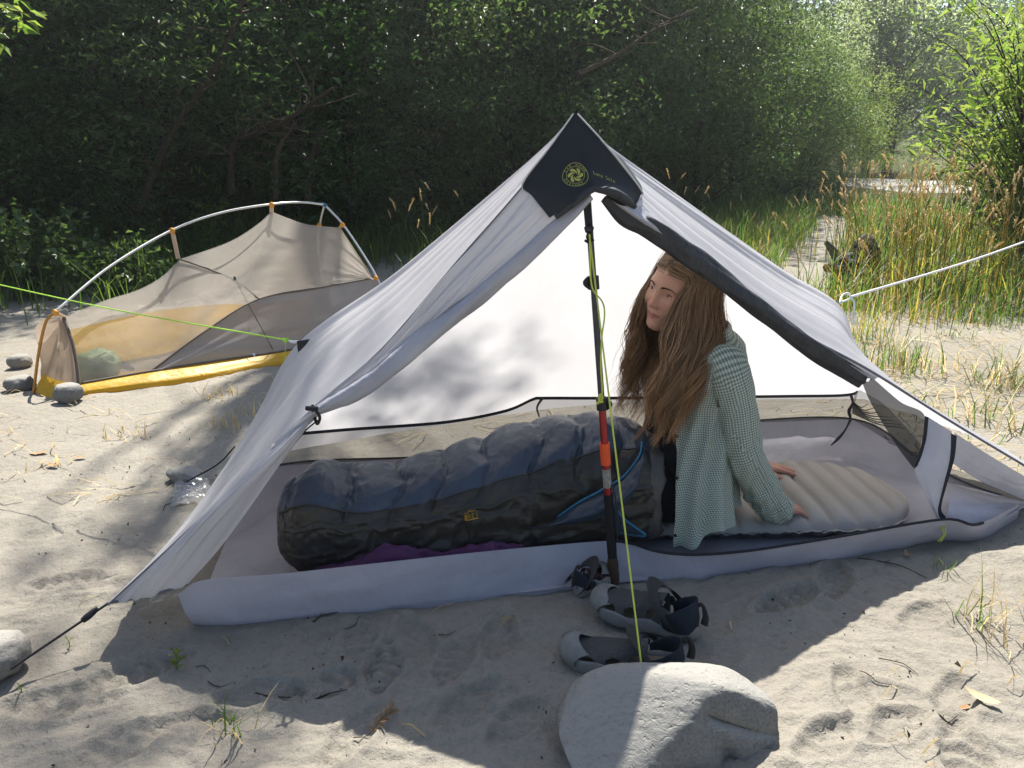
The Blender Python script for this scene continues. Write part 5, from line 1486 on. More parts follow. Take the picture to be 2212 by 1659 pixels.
# ================================================================ clear ground sheet
m_clear, t, out = nt('clear_plastic')
gl = nd(t, 'ShaderNodeBsdfGlossy', Roughness=.18); gl.inputs[0].default_value = (1, 1, 1, 1)
tp = nd(t, 'ShaderNodeBsdfTransparent'); df = nd(t, 'ShaderNodeBsdfDiffuse'); df.inputs[0].default_value = (.6, .6, .58, 1)
mx = nd(t, 'ShaderNodeMixShader'); mx.inputs[0].default_value = .11; t.links.new(tp.outputs[0], mx.inputs[1]); t.links.new(gl.outputs[0], mx.inputs[2])
m2_ = nd(t, 'ShaderNodeMixShader'); m2_.inputs[0].default_value = .22; t.links.new(mx.outputs[0], m2_.inputs[1]); t.links.new(df.outputs[0], m2_.inputs[2])
t.links.new(m2_.outputs[0], out.inputs[0])
def crumple(name, pts, h, seed, label, n=46):
    a, b, c, d = (V(*q) for q in pts)
    uu_, vv_ = np.meshgrid(np.linspace(0, 1, n), np.linspace(0, 1, n), indexing='ij')
    uu_, vv_ = uu_[..., None], vv_[..., None]
    P = a * (1 - uu_) * (1 - vv_) + b * uu_ * (1 - vv_) + c * uu_ * vv_ + d * (1 - uu_) * vv_
    rid = 1 - np.abs(fbm(P * 14 + seed, 3)) * 2
    P[..., 2] += h * (.4 + np.clip(rid, 0, 1)) * np.sin(np.pi * np.clip(uu_[..., 0] * .9 + .05, 0, 1)) ** .5
    P[..., :2] += .02 * np.stack([fbm(P * 9 + seed + 5, 2), fbm(P * 9 + seed + 9, 2)], -1)
    o = empty(name, P.mean((0, 1)) * V(1, 1, 0), label, 'plastic sheet')
    obj('film', make_mesh('film', P.reshape(-1, 3), grid_faces(n, n), smooth=False), m_clear, o)
crumple('plastic_sheet', (gnd(378, 1045), gnd(450, 1040), gnd(450, 1100), gnd(370, 1105)), .03, 1., 'crumpled clear plastic sheet by the rear left cord of the grey tent')
crumple('plastic_sheet', (gnd(285, 1335, .0), gnd(395, 1300, .0), gnd(410, 1290, .05), gnd(330, 1300, .05)), .025, 2., 'crumpled clear plastic sheet poking from under the tent\'s front left corner', 40)

# ================================================================ sandals
m_sole = simple_mat('sandal_sole', (0.22, 0.22, 0.205), (0.17, 0.17, 0.16), 0.7, 0.25, 40, 90, .3, .002)
m_upper = simple_mat('sandal_mesh', (0.085, 0.085, 0.085), (0.055, 0.055, 0.058), 0.85, 0.15, 160, 330, .8, .003)
m_lining = simple_mat('sandal_lining', (0.022, 0.028, 0.038), (0.03, 0.036, 0.046), 0.9, 0.1, 60)
m_insole = simple_mat('sandal_insole', (0.24, 0.20, 0.13), (0.17, 0.145, 0.1), 0.8, 0.2, 60, 140, .4, .002)
m_band = simple_mat('sandal_band', (0.045, 0.044, 0.040), (0.03, 0.03, 0.028), 0.75, 0.2, 60, 160, .3, .001)
def sandal(label, pos, rz, L=.275, H=1.0, pitch=0.0, tint=None, W=.105):
    o = empty('sandal', pos, label, 'sandal', 'sandals by the tent door')
    o.rotation_euler = (0, pitch, rz)
    xs = np.linspace(0, 1, 60)                        # 0 heel .. 1 toe
    half = W / 2 * (.62 + .42 * sstep(.2, .72, xs) - .06 * np.exp(-((xs - .42) / .12) ** 2)) * np.sqrt(np.clip(1 - ((np.clip(xs, .78, 1) - .78) / .222) ** 2.2, 0, 1)) * np.sqrt(np.clip(1 - ((.12 - np.clip(xs, 0, .12)) / .121) ** 2.4, 0, 1))
    cx = .010 * np.sin(np.pi * xs)                     # the foot's slight bend
    spring = .016 * sstep(.75, 1, xs) + .004 * sstep(.2, 0, xs)
    def ring_at(zlo, off, k=1.0):
        l_ = np.stack([xs * L, cx + half * k + off, spring + zlo], -1); r_ = np.stack([xs * L, cx - half * k - off, spring + zlo], -1)
        return np.vstack([l_, r_[::-1]])
    rings = [ring_at(0, -.003, .9), ring_at(.004, .001), ring_at(.012, .003), ring_at(.026, .002), ring_at(.034, -.001), ring_at(.034, -.006, .94), ring_at(.026, -.008, .9)]
    # wavy side line of the midsole
    for k in (3, 4):
        rings[k][:, 2] += .010 * np.abs(np.sin(rings[k][:, 0] / L * 11)) * sstep(.1, .3, rings[k][:, 0] / L)
    n = len(rings[0])
    mb = MB(); mb.add(np.concatenate(rings), grid_faces(len(rings), n, closed_v=True))
    bot = rings[0]; c_ = np.stack([xs * L, cx, spring], -1)
    mb.add(np.vstack([bot[:60], bot[60:][::-1]]), np.array([[i, i + 1, 61 + i, 60 + i] for i in range(59)])[:, ::-1])
    obj('sole', mb.mesh('sole'), m_sole, o, world_coords=False)
    mb = MB(); ins = rings[6]
    mb.add(np.vstack([ins[:60], ins[60:][::-1]]) + V(0, 0, .002), np.array([[i, i + 1, 61 + i, 60 + i] for i in range(59)]))
    obj('insole', mb.mesh('insole'), m_insole, o, world_coords=False)
    # rubber toe bumper that curls up and back over the toes
    mb = MB()
    a = np.linspace(-1.25, 1.25, 28)
    rows_ = []
    for (k, zz, xo) in ((1.02, .018, .0), (1.06, .030, .002), (1.05, .045, -.002), (.95, .056, -.010), (.80, .061, -.022), (.72, .058, -.026)):
        ctr_ = V(.80 * L + xo, .008, 0)
        rows_.append(np.stack([ctr_[0] + .205 * L * k * np.cos(a), ctr_[1] + W * .53 * k * np.sin(a), np.full(28, zz + .012) - .020 * np.abs(np.sin(a)) ** 3 * (zz / .05)], -1))
    mb.add(np.concatenate(rows_), grid_faces(6, 28)[:, ::-1])
    obj('toe_bumper', mb.mesh('toe_bumper'), m_sole, o, world_coords=False)
    # knitted upper with side openings
    nu_, nv_ = 46, 34
    U_, V_ = np.meshgrid(np.linspace(.30, .88, nu_), np.linspace(-1, 1, nv_), indexing='ij')
    hh = np.interp(U_, [.30, .42, .60, .75, .88], [.088, .080, .066, .056, .046]) * H
    hw = np.interp(U_, xs, half)
    ang = V_ * np.pi / 2
    Z = .026 + (hh - .026) * np.cos(ang) ** .75
    Yv = np.interp(U_, xs, cx) + hw * 1.0 * np.sign(np.sin(ang)) * np.abs(np.sin(ang)) ** .8
    Pu = np.stack([U_ * L, Yv, Z + np.interp(U_, xs, spring)], -1)
    Pu[..., 2] += .003 * fbm(Pu * 40, 2)
    fu = grid_faces(nu_, nv_)
    i_, j_ = np.divmod(np.arange(len(fu)), nv_ - 1)
    um, vm = np.linspace(.30, .88, nu_)[i_], np.abs(np.linspace(-1, 1, nv_)[j_] + .03)
    hole = ((um - .76) / .055) ** 2 + ((vm - .72) / .20) ** 2 < 1
    hole |= ((um - .56) / .060) ** 2 + ((vm - .76) / .17) ** 2 < 1
    hole |= ((um - .385) / .035) ** 2 + ((vm - .78) / .15) ** 2 < 1
    obj('upper', make_mesh('upper', Pu.reshape(-1, 3), fu[~hole]), tint or m_upper, o, world_coords=False)
    # heel counter: a band round the heel, high at the back and dipping towards the ankle opening
    a = np.linspace(-2.15, 2.15, 50)
    dip = (np.cos(a) + .55) / 1.55
    top_ = (.052 + .040 * dip) * H
    rows_ = []
    for (q, k) in ((.0, 1.0), (.35, 1.05), (.7, 1.02), (1.0, .98), (1.03, .93), (.98, .88), (.6, .88), (.1, .90)):
        zz = .026 + (top_ - .026) * q
        rows_.append(np.stack([.185 * L - .175 * L * k * np.cos(a) + .004 * (q > .5), .004 + W * .42 * k * np.sin(a), zz], -1))
    P_ = np.array(rows_); P_ += (.0025 * fbm(P_ * 30, 2))[..., None]
    mb = MB(); mb.add(P_.reshape(-1, 3), grid_faces(8, 50))
    obj('heel_counter', mb.mesh('heel_counter'), m_lining, o, world_coords=False)
    # ankle strap: a wide hoop that stands open over the instep
    a = np.linspace(-2.0, 2.0, 40)
    pth = np.stack([.36 * L + .020 * np.cos(a) - .045 * (1 - np.cos(a)) * .8, .006 + W * .50 * np.sin(a) * (1 - .08 * np.cos(a)), .050 * H + .052 * H * np.cos(a)], -1)
    pth[:, 2] = np.maximum(pth[:, 2], .032)
    mb = MB()
    for off in (0, .0035):
        ribbon(mb, pth + V(0, 0, off) + off * np.stack([0 * a, np.sin(a), 0 * a], -1), [.026, .031, .033, .031, .026], np.stack([.92 + 0 * a, 0 * a, .35 + .2 * np.cos(a)], -1))
    obj('ankle_strap', mb.mesh('ankle_strap'), m_band, o, world_coords=False)
    v_, f_ = displaced_ball(V(.36 * L - .01, .006 - W * .52, .046 * H), (.012, .004, .014), sub=2, amp=.1)
    obj('strap_patch', make_mesh('strap_patch', v_, f_), m_lining, o, world_coords=False)
    mb = MB(); tube(mb, [V(-.012, 0, .045), V(-.014, 0, .07), V(-.004, 0, .098), V(.010, 0, .092)], [.010, .008, .005, .006], 6, n=10, flat=.4)
    obj('pull_tab', mb.mesh('pull_tab'), m_band, o, world_coords=False)
    return o
def on_ground(px, py):
    g = gnd(px, py); return V(g[0], g[1], gz(g[0], g[1]) - .004)
sandal('grey sandal nearer the tent wall, standing up behind the other one', on_ground(1508, 1385), R(148), .285, 1.18, R(0))
sandal('grey sandal just behind the boulder with its toe pointing left', on_ground(1478, 1452), R(168), .29, .95, 0)
m_upper2 = simple_mat('sandal_mesh_maroon', (0.06, 0.03, 0.03), (0.045, 0.022, 0.022), 0.85, 0.15, 160, 330, .6, .002)
sandal('dark maroon sandal half hidden at the foot of the pole', on_ground(1246, 1290), R(40), .125, .85, 0, m_upper2, .062)

# ================================================================ black backpack in the grass
bpk = gnd(1838, 618); bpk[2] = gz(bpk[0], bpk[1])
m_pack = simple_mat('pack_black', (0.016, 0.016, 0.018), (0.010, 0.010, 0.012), 0.7, 0.3, 20, 30, .4, .01)
m_wine = simple_mat('wine_red', (0.22, 0.015, 0.05), (0.16, 0.01, 0.035), 0.6, 0.3, 20)
m_khaki = simple_mat('khaki_pad', (0.09, 0.085, 0.065), (0.07, 0.065, 0.05), 0.8, 0.2, 30)
o = empty('backpack', bpk, 'black backpack lying open in the grass beside the path', 'backpack')
v, f = displaced_ball(bpk + V(-.05, 0, .12), (.14, .13, .18), sub=4, amp=.35, freq=1.6, seed=2); v[:, 2] = np.maximum(v[:, 2], bpk[2] - .02)
obj('main_bag', make_mesh('main_bag', v, f), m_pack, o)
v, f = displaced_ball(bpk + V(.18, .22, .15), (.16, .12, .25), sub=4, amp=.35, freq=1.5, seed=6); v[:, 2] = np.maximum(v[:, 2], bpk[2] - .02)
obj('lid', make_mesh('lid', v, f), m_pack, o)
mb = MB(); tube(mb, [bpk + V(-.10, .02, .20), bpk + V(-.18, .04, .31), bpk + V(-.25, .05, .39)], [.045, .04, .02], 8, n=12, flat=.35)
obj('shoulder_strap', mb.mesh('shoulder_strap'), m_khaki, o)
v, f = displaced_ball(bpk + V(-.19, -.02, .17), (.085, .05, .04), sub=3, amp=.5, freq=2, seed=8)
obj('red_pocket', make_mesh('red_pocket', v, f), m_wine, o)
v, f = displaced_ball(bpk + V(-.11, -.05, .19), (.06, .04, .03), sub=3, amp=.5, freq=3, seed=9)
obj('white_clip', make_mesh('white_clip', v, f), m_whitecord, o)

# ================================================================ small litter on the sand
m_dry = simple_mat('dry_leaf', (0.36, 0.24, 0.12), (0.24, 0.15, 0.08), 0.8, 0.2, 40)
m_drytan = simple_mat('tan_leaf', (0.46, 0.38, 0.24), (0.38, 0.30, 0.18), 0.8, 0.2, 40)
lr = np.random.default_rng(31)
def dead_leaf(px, py, L, a, label, mat, curl=.3, w=.38):
    g = gnd(px, py); z = gz(g[0], g[1])
    u = np.linspace(0, 1, 9); s = np.linspace(-1, 1, 5)
    U, S = np.meshgrid(u, s, indexing='ij')
    hw = w * L / 2 * np.sin(np.pi * U ** .85) ** .8
    x = (U - .5) * L; y = S * hw
    zz = curl * L * ((U - .5) ** 2 * 1.2 + .5 * (S * hw / L) ** 2 * 8 * .5) + .006 + .1 * curl * L * U
    P = np.stack([g[0] + x * math.cos(a) - y * math.sin(a), g[1] + x * math.sin(a) + y * math.cos(a), z + zz], -1).reshape(-1, 3)
    mb = MB(); mb.add(P, grid_faces(9, 5))
    o = obj('dead_leaf', mb.mesh('dead_leaf'), mat)
    return tag(o, label, 'leaf')
for (px, py, L, a, lab, m_, c_) in ((2118, 1520, .075, R(135), 'curled tan leaf at the lower right casting a dark shadow', m_drytan, .5),
        (2085, 1522, .035, R(20), 'small orange leaf beside the curled tan leaf', m_dry, .3),
        (1958, 1208, .04, R(80), 'pale brown leaf upright near the tent\'s right front edge', m_dry, .9),
        (395, 1092, .05, R(30), 'dry leaf folded on the bright sand left of the tent', m_drytan, .6),
        (115, 1012, .06, R(160), 'long dark dry leaf on the bright sand at the left', m_dry, .5),
        (175, 996, .05, R(10), 'reddish dry leaf among straw on the left sand', m_dry, .4),
        (165, 868, .06, R(20), 'orange leaf beside the blocky stone', m_dry, .4), (100, 830, .05, R(60), 'orange leaf behind the tent pole foot', m_dry, .4),
        (535, 800, .06, R(110), 'dark upright leaf before the yellow tent', m_dry, .9), (590, 770, .07, R(10), 'pale dead leaf before the yellow tent wall', m_drytan, .5),
        (85, 985, .07, R(15), 'thin brown leaf fragment on the left sand', m_dry, .2)):
    dead_leaf(px, py, L, a, lab, m_, c_)
def twig(px, py, L, a, r, label, mat=m_twig, bend=.15, seed=0, needles=0):
    rg = np.random.default_rng(seed)
    g = gnd(px, py); z = gz(g[0], g[1]) + r * .6
    d = V(math.cos(a), math.sin(a), 0); n_ = V(-d[1], d[0], 0)
    pts = [V(g[0], g[1], z) + d * L * (k - .5) + n_ * L * bend * math.sin(k * 3.1) * (1 if seed % 2 else -1) + V(0, 0, rg.uniform(0, .004)) for k in (0, .3, .6, 1)]
    for q in pts: q[2] = gz(q[0], q[1]) + r * .7 + rg.uniform(0, .003)
    path = catmull(pts, 14)
    r *= .62
    mb = MB(); tube(mb, path, [r, r * .9, r * .5], 6)
    if not needles:
        e = path[5]; tube(mb, [e, e + (d + n_) * L * .08 + V(0, 0, .004)], [r * .6, r * .2], 5)
        o = obj('twig', mb.mesh('twig'), mat); return tag(o, label, 'twig')
    o = empty('twig', V(g[0], g[1], z), label, 'twig')
    obj('stem', mb.mesh('stem'), mat, o)
    C, D = [], []
    for i in range(5, 14):
        for s in (-1, 1):
            for q in range(3):
                C.append(path[i] + d * rg.uniform(0, .008)); D.append(n_ * s + d * .5 + V(0, 0, rg.uniform(.1, .8)))
    v, f = leaves(np.array(C), .022, np.array(D), .16, rg=rg)
    obj('needle', make_mesh('needle', v, f, False), m_dry, o)
m_dark = simple_mat('wet_twig', (0.045, 0.032, 0.022), (0.03, 0.022, 0.016), 0.8, 0.2, 50)
for k, (px, py, L, a, r, lab, n) in enumerate(((805, 1568, .095, R(40), .0016, 'brown conifer sprig with dry needles on the lit sand', 1),
        (1925, 1232, .19, R(-38), .0035, 'grey curved stick in the shade right of the tent', 0), (600, 1490, .10, R(4), .003, 'dark stick on the lit sand below the tent', 0),
        (700, 1503, .10, R(12), .0035, 'black stick beside the shadow edge', 0), (1890, 1470, .07, R(-35), .002, 'thin reddish twig on the lit sand at the right', 0),
        (705, 1340, .07, R(40), .004, 'short thick stick in the shade by the tent wall', 0), (760, 1352, .06, R(60), .002, 'thin stick in the shade by the tent wall', 0),
        (370, 1095, .08, R(75), .003, 'dark forked stick on the sand left of the tent', 0), (960, 1370, .06, R(20), .002, 'fine twig in the tent\'s shade', 0),
        (1940, 1440, .09, R(-42), .0025, 'pale straw stem on the lit sand at the right', 0), (2040, 1545, .06, R(5), .003, 'dark twig lying left of the curled leaf', 0),
        (440, 1450, .05, R(-30), .002, 'short twig near the small green seedling', 0), (480, 1480, .07, R(-10), .002, 'bent pale twig on the lower left sand', 0))):
    twig(px, py, L, a, r, lab, m_dark if k in (3, 4) else m_twig, seed=k, needles=n)
# strewn straw: uncountable
rg = np.random.default_rng(12)
mb = MB()
def straw_field(n, xr, yr, keep, L0):
    x = rg.uniform(*xr, n); y = rg.uniform(*yr, n); m = rg.uniform(0, 1, n) < keep(x, y); x, y = x[m], y[m]
    for a_, b_ in zip(x, y):
        th_ = rg.normal(.2, .7); L = L0 * rg.uniform(.4, 1.5)
        d = V(math.cos(th_), math.sin(th_), 0); n_ = V(-d[1], d[0], 0)
        c0 = V(a_, b_, gz_fast(a_, b_) + .004)
        pts = [c0 - d * L / 2, c0 + n_ * rg.normal(0, .12) * L + V(0, 0, rg.uniform(0, .03) * 1), c0 + d * L / 2]
        ribbon(mb, catmull(pts, 5), rg.uniform(.002, .005), V(-d[1], d[0], rg.uniform(-.5, .5)))
_gx, _gy = gx, gy
def gz_fast(x, y):
    i = np.searchsorted(_gx, x) - 1; j = np.searchsorted(_gy, y) - 1
    return float(max(Z[i, j], Z[i + 1, j], Z[i, j + 1], Z[i + 1, j + 1]))
straw_field(1700, (1.5, 4.4), (2.7, 6.4), lambda x, y: .35 + .65 * (fbm(xy3(x, y, 1.6), 2) > 0), .22)
straw_field(420, (-3.2, -.9), (2.5, 4.6), lambda x, y: .3 + .7 * (fbm(xy3(x, y, 2.2, 4), 2) > .05), .13)
straw_field(220, (-.6, 2.2), (3.1, 4.6), lambda x, y: 0 * x + 1, .16)
straw_field(60, (-1.5, 1.6), (1.0, 1.9), lambda x, y: 0 * x + .6, .05)
obj('straw_litter', mb.mesh('straw_litter', False), m_straw, kind='stuff', label='dry straw strewn over the sand', cat='straw')
mb = MB(); n = 5200
x = rg.uniform(-2.2, 2.2, n); y = rg.uniform(.95, 3.6, n)
k = fbm(xy3(x, y, 3, 2), 2) > .02
x, y = x[k], y[k]
for a_, b_ in zip(x, y):
    s = rg.uniform(.0008, .0022) if rg.uniform() < .8 else rg.uniform(.0022, .004); z = gz_fast(a_, b_) + s * .3
    p = V(a_, b_, z); q = rg.normal(0, 1, (4, 3)) * s
    mb.add(p + q, np.array([[0, 1, 2], [0, 2, 3], [0, 3, 1], [1, 3, 2]]))
obj('debris', mb.mesh('debris', False), m_dark, kind='stuff', label='dark specks and crumbs scattered on the sand', cat='debris')

# low tufts, seedlings
def tuft(px, py, n, h, lean, label, mats, seed, spread=.05, w=.006, curve=.5):
    rg = np.random.default_rng(seed); g = gnd(px, py); b = V(g[0], g[1], gz(g[0], g[1]) - .004)
    o = empty('grass_tuft', b, label, 'grass tuft')
    for k, m_ in enumerate(mats):
        nn = n // len(mats)
        pos = b + np.stack([rg.normal(0, spread, nn), rg.normal(0, spread, nn), np.zeros(nn)], -1)
        v, f = blades(pos, h, w, lean, rg, curve)
        obj('blade', MB().add(v, f).mesh('blade', False), m_, o, kind='stuff')
tufts = [(2105, 1345, 26, .14, 1.3, 'green grass tuft at the right edge of the shadow by the tent', (m_grass, m_straw), .03),
         (2035, 1235, 10, .10, 1.2, 'small green grass sprout in the shade at the tent\'s right corner', (m_grass,), .015),
         (2170, 1385, 20, .13, 1.8, 'straw tuft at the right edge of the lit sand', (m_straw,), .05),
         (500, 1585, 16, .09, 1.6, 'dry grass tuft in the lower left foreground', (m_straw, m_grass), .02),
         (495, 1555, 9, .07, 1.0, 'sparse green grass above the dry foreground tuft', (m_grass,), .015),
         (480, 925, 26, .09, 1.2, 'dry grass tuft on the bright sand left of the tent', (m_straw,), .04), (560, 905, 16, .08, 1.0, 'short dry tuft close to the tent\'s left slope', (m_straw,), .06),
         (265, 945, 18, .09, 1.2, 'yellow dry tuft on the bright sand before the yellow tent', (m_straw,), .04), (470, 860, 18, .12, 1.3, 'bent dry tuft before the yellow tent wall', (m_straw,), .05),
         (120, 1010, 12, .06, 1.4, 'pale tuft on the far left sand', (m_straw,), .04),
         (1905, 800, 110, .26, 1.0, 'green grass tuft at the right shoulder of the grey tent', (m_grass, m_grass, m_straw), .10), (1960, 790, 80, .24, 1.2, 'green tuft right of the tent shoulder tuft', (m_grass, m_straw), .10),
         (1870, 740, 80, .36, .8, 'tall thin grass beside the white cord\'s knot', (m_grass, m_gold), .10), (2065, 740, 26, .12, 1.0, 'short bright green tuft on the right sand', (m_grass,), .06),
         (2130, 830, 56, .24, 1.8, 'long bent grass tuft on the right sand', (m_grass, m_straw), .12), (2195, 840, 70, .30, 1.8, 'drooping grass tuft at the right edge above the tent corner', (m_grass, m_straw), .10),
         (2090, 905, 30, .22, 1.9, 'flattened grass tuft above the tent\'s right end', (m_grass, m_straw), .10), (2180, 930, 26, .22, 1.9, 'flattened straw tuft at the right edge', (m_straw, m_grass), .12),
         (1990, 880, 26, .16, 1.6, 'straw tuft behind the tent\'s right end', (m_straw, m_grass), .1), (2150, 700, 120, .26, .9, 'bright grass tuft beneath the tall golden grass', (m_grass,), .16),
         (2000, 700, 120, .24, .9, 'green tuft under the white cord', (m_grass, m_gold), .16), (1800, 660, 40, .2, 1.0, 'yellowing tuft in front of the backpack', (m_gold, m_straw), .14), (1740, 640, 30, .16, 1.2, 'dry tuft at the path behind the tent', (m_straw, m_gold), .14)]
for k, (px, py, n, h, ln, lab, ms, sp_) in enumerate(tufts):
    tuft(px, py, n, h, ln, lab, ms, 200 + k, sp_, .0035 if py > 1200 else .006)
def seedling(px, py, h, label, seed, n=8):
    rg = np.random.default_rng(seed); g = gnd(px, py); b = V(g[0], g[1], gz(g[0], g[1]) - .003)
    o = empty('seedling', b, label, 'plant')
    mb = MB(); st_ = catmull([b, b + V(.004, 0, h * .5), b + V(-.004, 0, h)], 8); tube(mb, st_, [.0012, .0007], 5, cap=False)
    obj('stem', mb.mesh('stem'), LEAF['bright'], o)
    C, D = [], []
    for k in range(n):
        a = k * 2.4; C.append(st_[1 + (k * 6) // n]); D.append(V(math.cos(a), math.sin(a), .5))
    v, f = leaves(np.array(C), h * .38, np.array(D), .42, rg=rg)
    obj('leaf', make_mesh('leaf', v, f, False), LEAF['bright'], o)
seedling(382, 1450, .065, 'small bright green seedling in the tent\'s shadow at the left', 1, 10)
seedling(45, 1500, .03, 'tiny seedling beside the rock at the left edge', 2, 4)
seedling(150, 1408, .04, 'pale dry sprout near the left edge of the shadow', 3, 5)
# ================================================================ the seated woman
def remesh(mb, voxel, smooth=4, factor=.5, keep=1.0):
    m = mb.mesh('tmp'); o = bpy.data.objects.new('tmp', m); scene.collection.objects.link(o)
    md = o.modifiers.new('r', 'REMESH'); md.mode = 'VOXEL'; md.voxel_size = voxel; md.use_smooth_shade = True
    ms = o.modifiers.new('s', 'SMOOTH'); ms.iterations = smooth; ms.factor = factor
    if keep < 1:
        dm = o.modifiers.new('d', 'DECIMATE'); dm.ratio = keep
    dg = bpy.context.evaluated_depsgraph_get(); dg.update()
    me = bpy.data.meshes.new_from_object(o.evaluated_get(dg))
    me.polygons.foreach_set('use_smooth', np.ones(len(me.polygons), bool))
    bpy.data.objects.remove(o); bpy.data.meshes.remove(m)
    return me
def ball(mb, c, r, sub=3):
    v, f = displaced_ball(c, r if hasattr(r, '__len__') else (r, r, r), sub=sub, amp=0)
    mb.add(v, f)
def caps(mb, pts, r, n=24, seg=18):
    tube(mb, pts, r, seg, n=n)
    rr = np.atleast_1d(r); ball(mb, pts[0], float(rr[0])); ball(mb, pts[-1], float(rr[-1]))

# head frame: f the way she looks, l her left, u up
hf = V(-.815, -.575, .04); hf /= np.linalg.norm(hf)
u0 = V(0, 0, 1) - hf * hf[2]; u0 /= np.linalg.norm(u0)
l0 = np.cross(u0, hf)
ro = R(13)
hu = u0 * math.cos(ro) + l0 * math.sin(ro); hl = np.cross(hu, hf)
HS = 1.05
HO = V(.505, 2.39, .767)
def H(f, l, u): return HO + HS * (np.asarray(f)[..., None] * hf + np.asarray(l)[..., None] * hl + np.asarray(u)[..., None] * hu)
def h1(f, l, u): return HO + HS * (f * hf + l * hl + u * hu)

def smin(a, b, k):
    h = np.clip(.5 + .5 * (b - a) / k, 0, 1)
    return b * (1 - h) + a * h - k * h * (1 - h)
def smax(a, b, k): return -smin(-a, -b, k)
def sdE(p, c, r):
    q = (p - V(*c)) / V(*r); k0 = np.linalg.norm(q, axis=-1); k1 = np.linalg.norm(q / V(*r), axis=-1) + 1e-9
    return k0 * (k0 - 1) / k1
def sdC(p, a, b, ra, rb=None):
    rb = ra if rb is None else rb; a, b = V(*a), V(*b)
    t = np.clip(((p - a) @ (b - a)) / ((b - a) @ (b - a)), 0, 1)
    return np.linalg.norm(p - a - t[..., None] * (b - a), axis=-1) - (ra + (rb - ra) * t)
def head_sdf(p):                                   # p = (f, |l|, u)
    q = p.copy(); q[..., 1] = np.abs(q[..., 1])
    d = sdE(p, (-.012, 0, .030), (.098, .075, .083))
    d = smin(d, sdE(p, (.030, 0, -.030), (.056, .056, .080)), .03)
    d = smin(d, sdC(q, (.002, .050, -.050), (.060, .012, -.096), .015, .013), .034)
    d = smin(d, sdE(p, (.066, 0, -.098), (.018, .020, .015)), .018)
    d = smin(d, sdE(q, (.051, .041, -.032), (.027, .026, .028)), .026)
    d = smin(d, sdC(q, (.074, .010, .022), (.060, .044, .019), .010, .008), .018)
    d = smax(d, -sdE(q, (.092, .032, -.002), (.0150, .019, .0105)), .014)
    d = smin(d, np.linalg.norm(q - V(.0610, .0315, 0), axis=-1) - .0135, .005)
    d = smin(d, sdC(p, (.078, 0, .012), (.0955, 0, -.032), .0068, .0078), .012)
    d = smin(d, np.linalg.norm(p - V(.0980, 0, -.0345), axis=-1) - .0088, .008)
    d = smin(d, sdE(q, (.0890, .0112, -.0385), (.009, .0060, .0062)), .007)
    d = smin(d, sdE(p, (.063, 0, -.066), (.022, .032, .022)), .014)
    d = smin(d, sdC(q, (.0860, .004, -.0630), (.0745, .0255, -.0655), .0040, .0018), .004)
    d = smin(d, sdC(q, (.0850, .0, -.0720), (.0750, .0235, -.0680), .0052, .0022), .005)
    d = smax(d, -sdC(q, (.0915, 0, -.0668), (.0800, .0275, -.0660), .0011), .003)
    d = smin(d, sdE(q, (-.012, .073, -.012), (.016, .007, .028)), .006)
    return d
nt_h, np_h = 210, 300
tt_, pp_ = np.meshgrid(np.linspace(.02, np.pi - .02, nt_h), np.linspace(0, 2 * np.pi, np_h, endpoint=False), indexing='ij')
# sample more densely towards the face
pp2 = pp_ - .45 * np.sin(pp_)
dirs = np.stack([np.sin(tt_) * np.cos(pp2), np.sin(tt_) * np.sin(pp2), np.cos(tt_)], -1)
cen_ = V(.02, 0, -.02)
tr_ = np.full(dirs.shape[:2], .22)
for _ in range(70):
    tr_ = tr_ - .6 * head_sdf(cen_ + dirs * tr_[..., None])
hp = cen_ + dirs * tr_[..., None]
head_v = H(hp[..., 0], hp[..., 1], hp[..., 2]).reshape(-1, 3)
hm = MB()
hm.add(head_v, grid_faces(nt_h, np_h, closed_v=True))
for k, row in ((0, 0), (1, nt_h - 1)):
    ring = head_v[row * np_h:(row + 1) * np_h]; idx = np.arange(np_h)
    tri = np.stack([np.full(np_h, np_h), idx, (idx + 1) % np_h], -1)
    hm.add(np.vstack([ring, ring.mean(0)]), tri if k == 0 else tri[:, ::-1])

# joints
SL, SR = V(.620, 2.222, .556), V(.623, 2.520, .570)
EL, ER = V(.675, 2.205, .335), V(.705, 2.580, .345)
WL, WR = V(.800, 2.232, .118), V(.845, 2.590, .112)
PV, CH, NB = V(.50, 2.365, .175), V(.570, 2.37, .44), V(.592, 2.372, .600)
ball(hm, PV, (.125, .160, .095)); ball(hm, (PV + CH) / 2, (.098, .130, .15)); ball(hm, CH + V(-.005, 0, .03), (.10, .145, .15))
caps(hm, [SL + V(-.005, .03, .005), NB + V(0, 0, .0), SR + V(-.005, -.03, .005)], [.041, .046, .041])
caps(hm, [NB + V(.0, 0, -.03), h1(-.035, 0, -.06), h1(-.028, 0, -.01)], [.056, .050, .050])
for s, e, w_ in ((SL, EL, WL), (SR, ER, WR)):
    caps(hm, [s, (s + e) / 2, e], [.046, .042, .036]); caps(hm, [e, e * .6 + w_ * .4, w_], [.037, .035, .024])
for sy, (ky, ay) in ((-1, (2.20, 2.15)), (1, (2.36, 2.27))):
    hip = PV + V(-.02, sy * .08, -.01); kn_ = V(.10, ky + .02, .285); an = V(-.30, ay, .12)
    caps(hm, [hip, (hip + kn_) / 2 + V(0, 0, .02), kn_], [.082, .070, .055]); caps(hm, [kn_, (kn_ + an) / 2 + V(0, 0, -.02), an], [.055, .052, .036])
    caps(hm, [an, an + V(-.10, 0, .06)], [.036, .028])
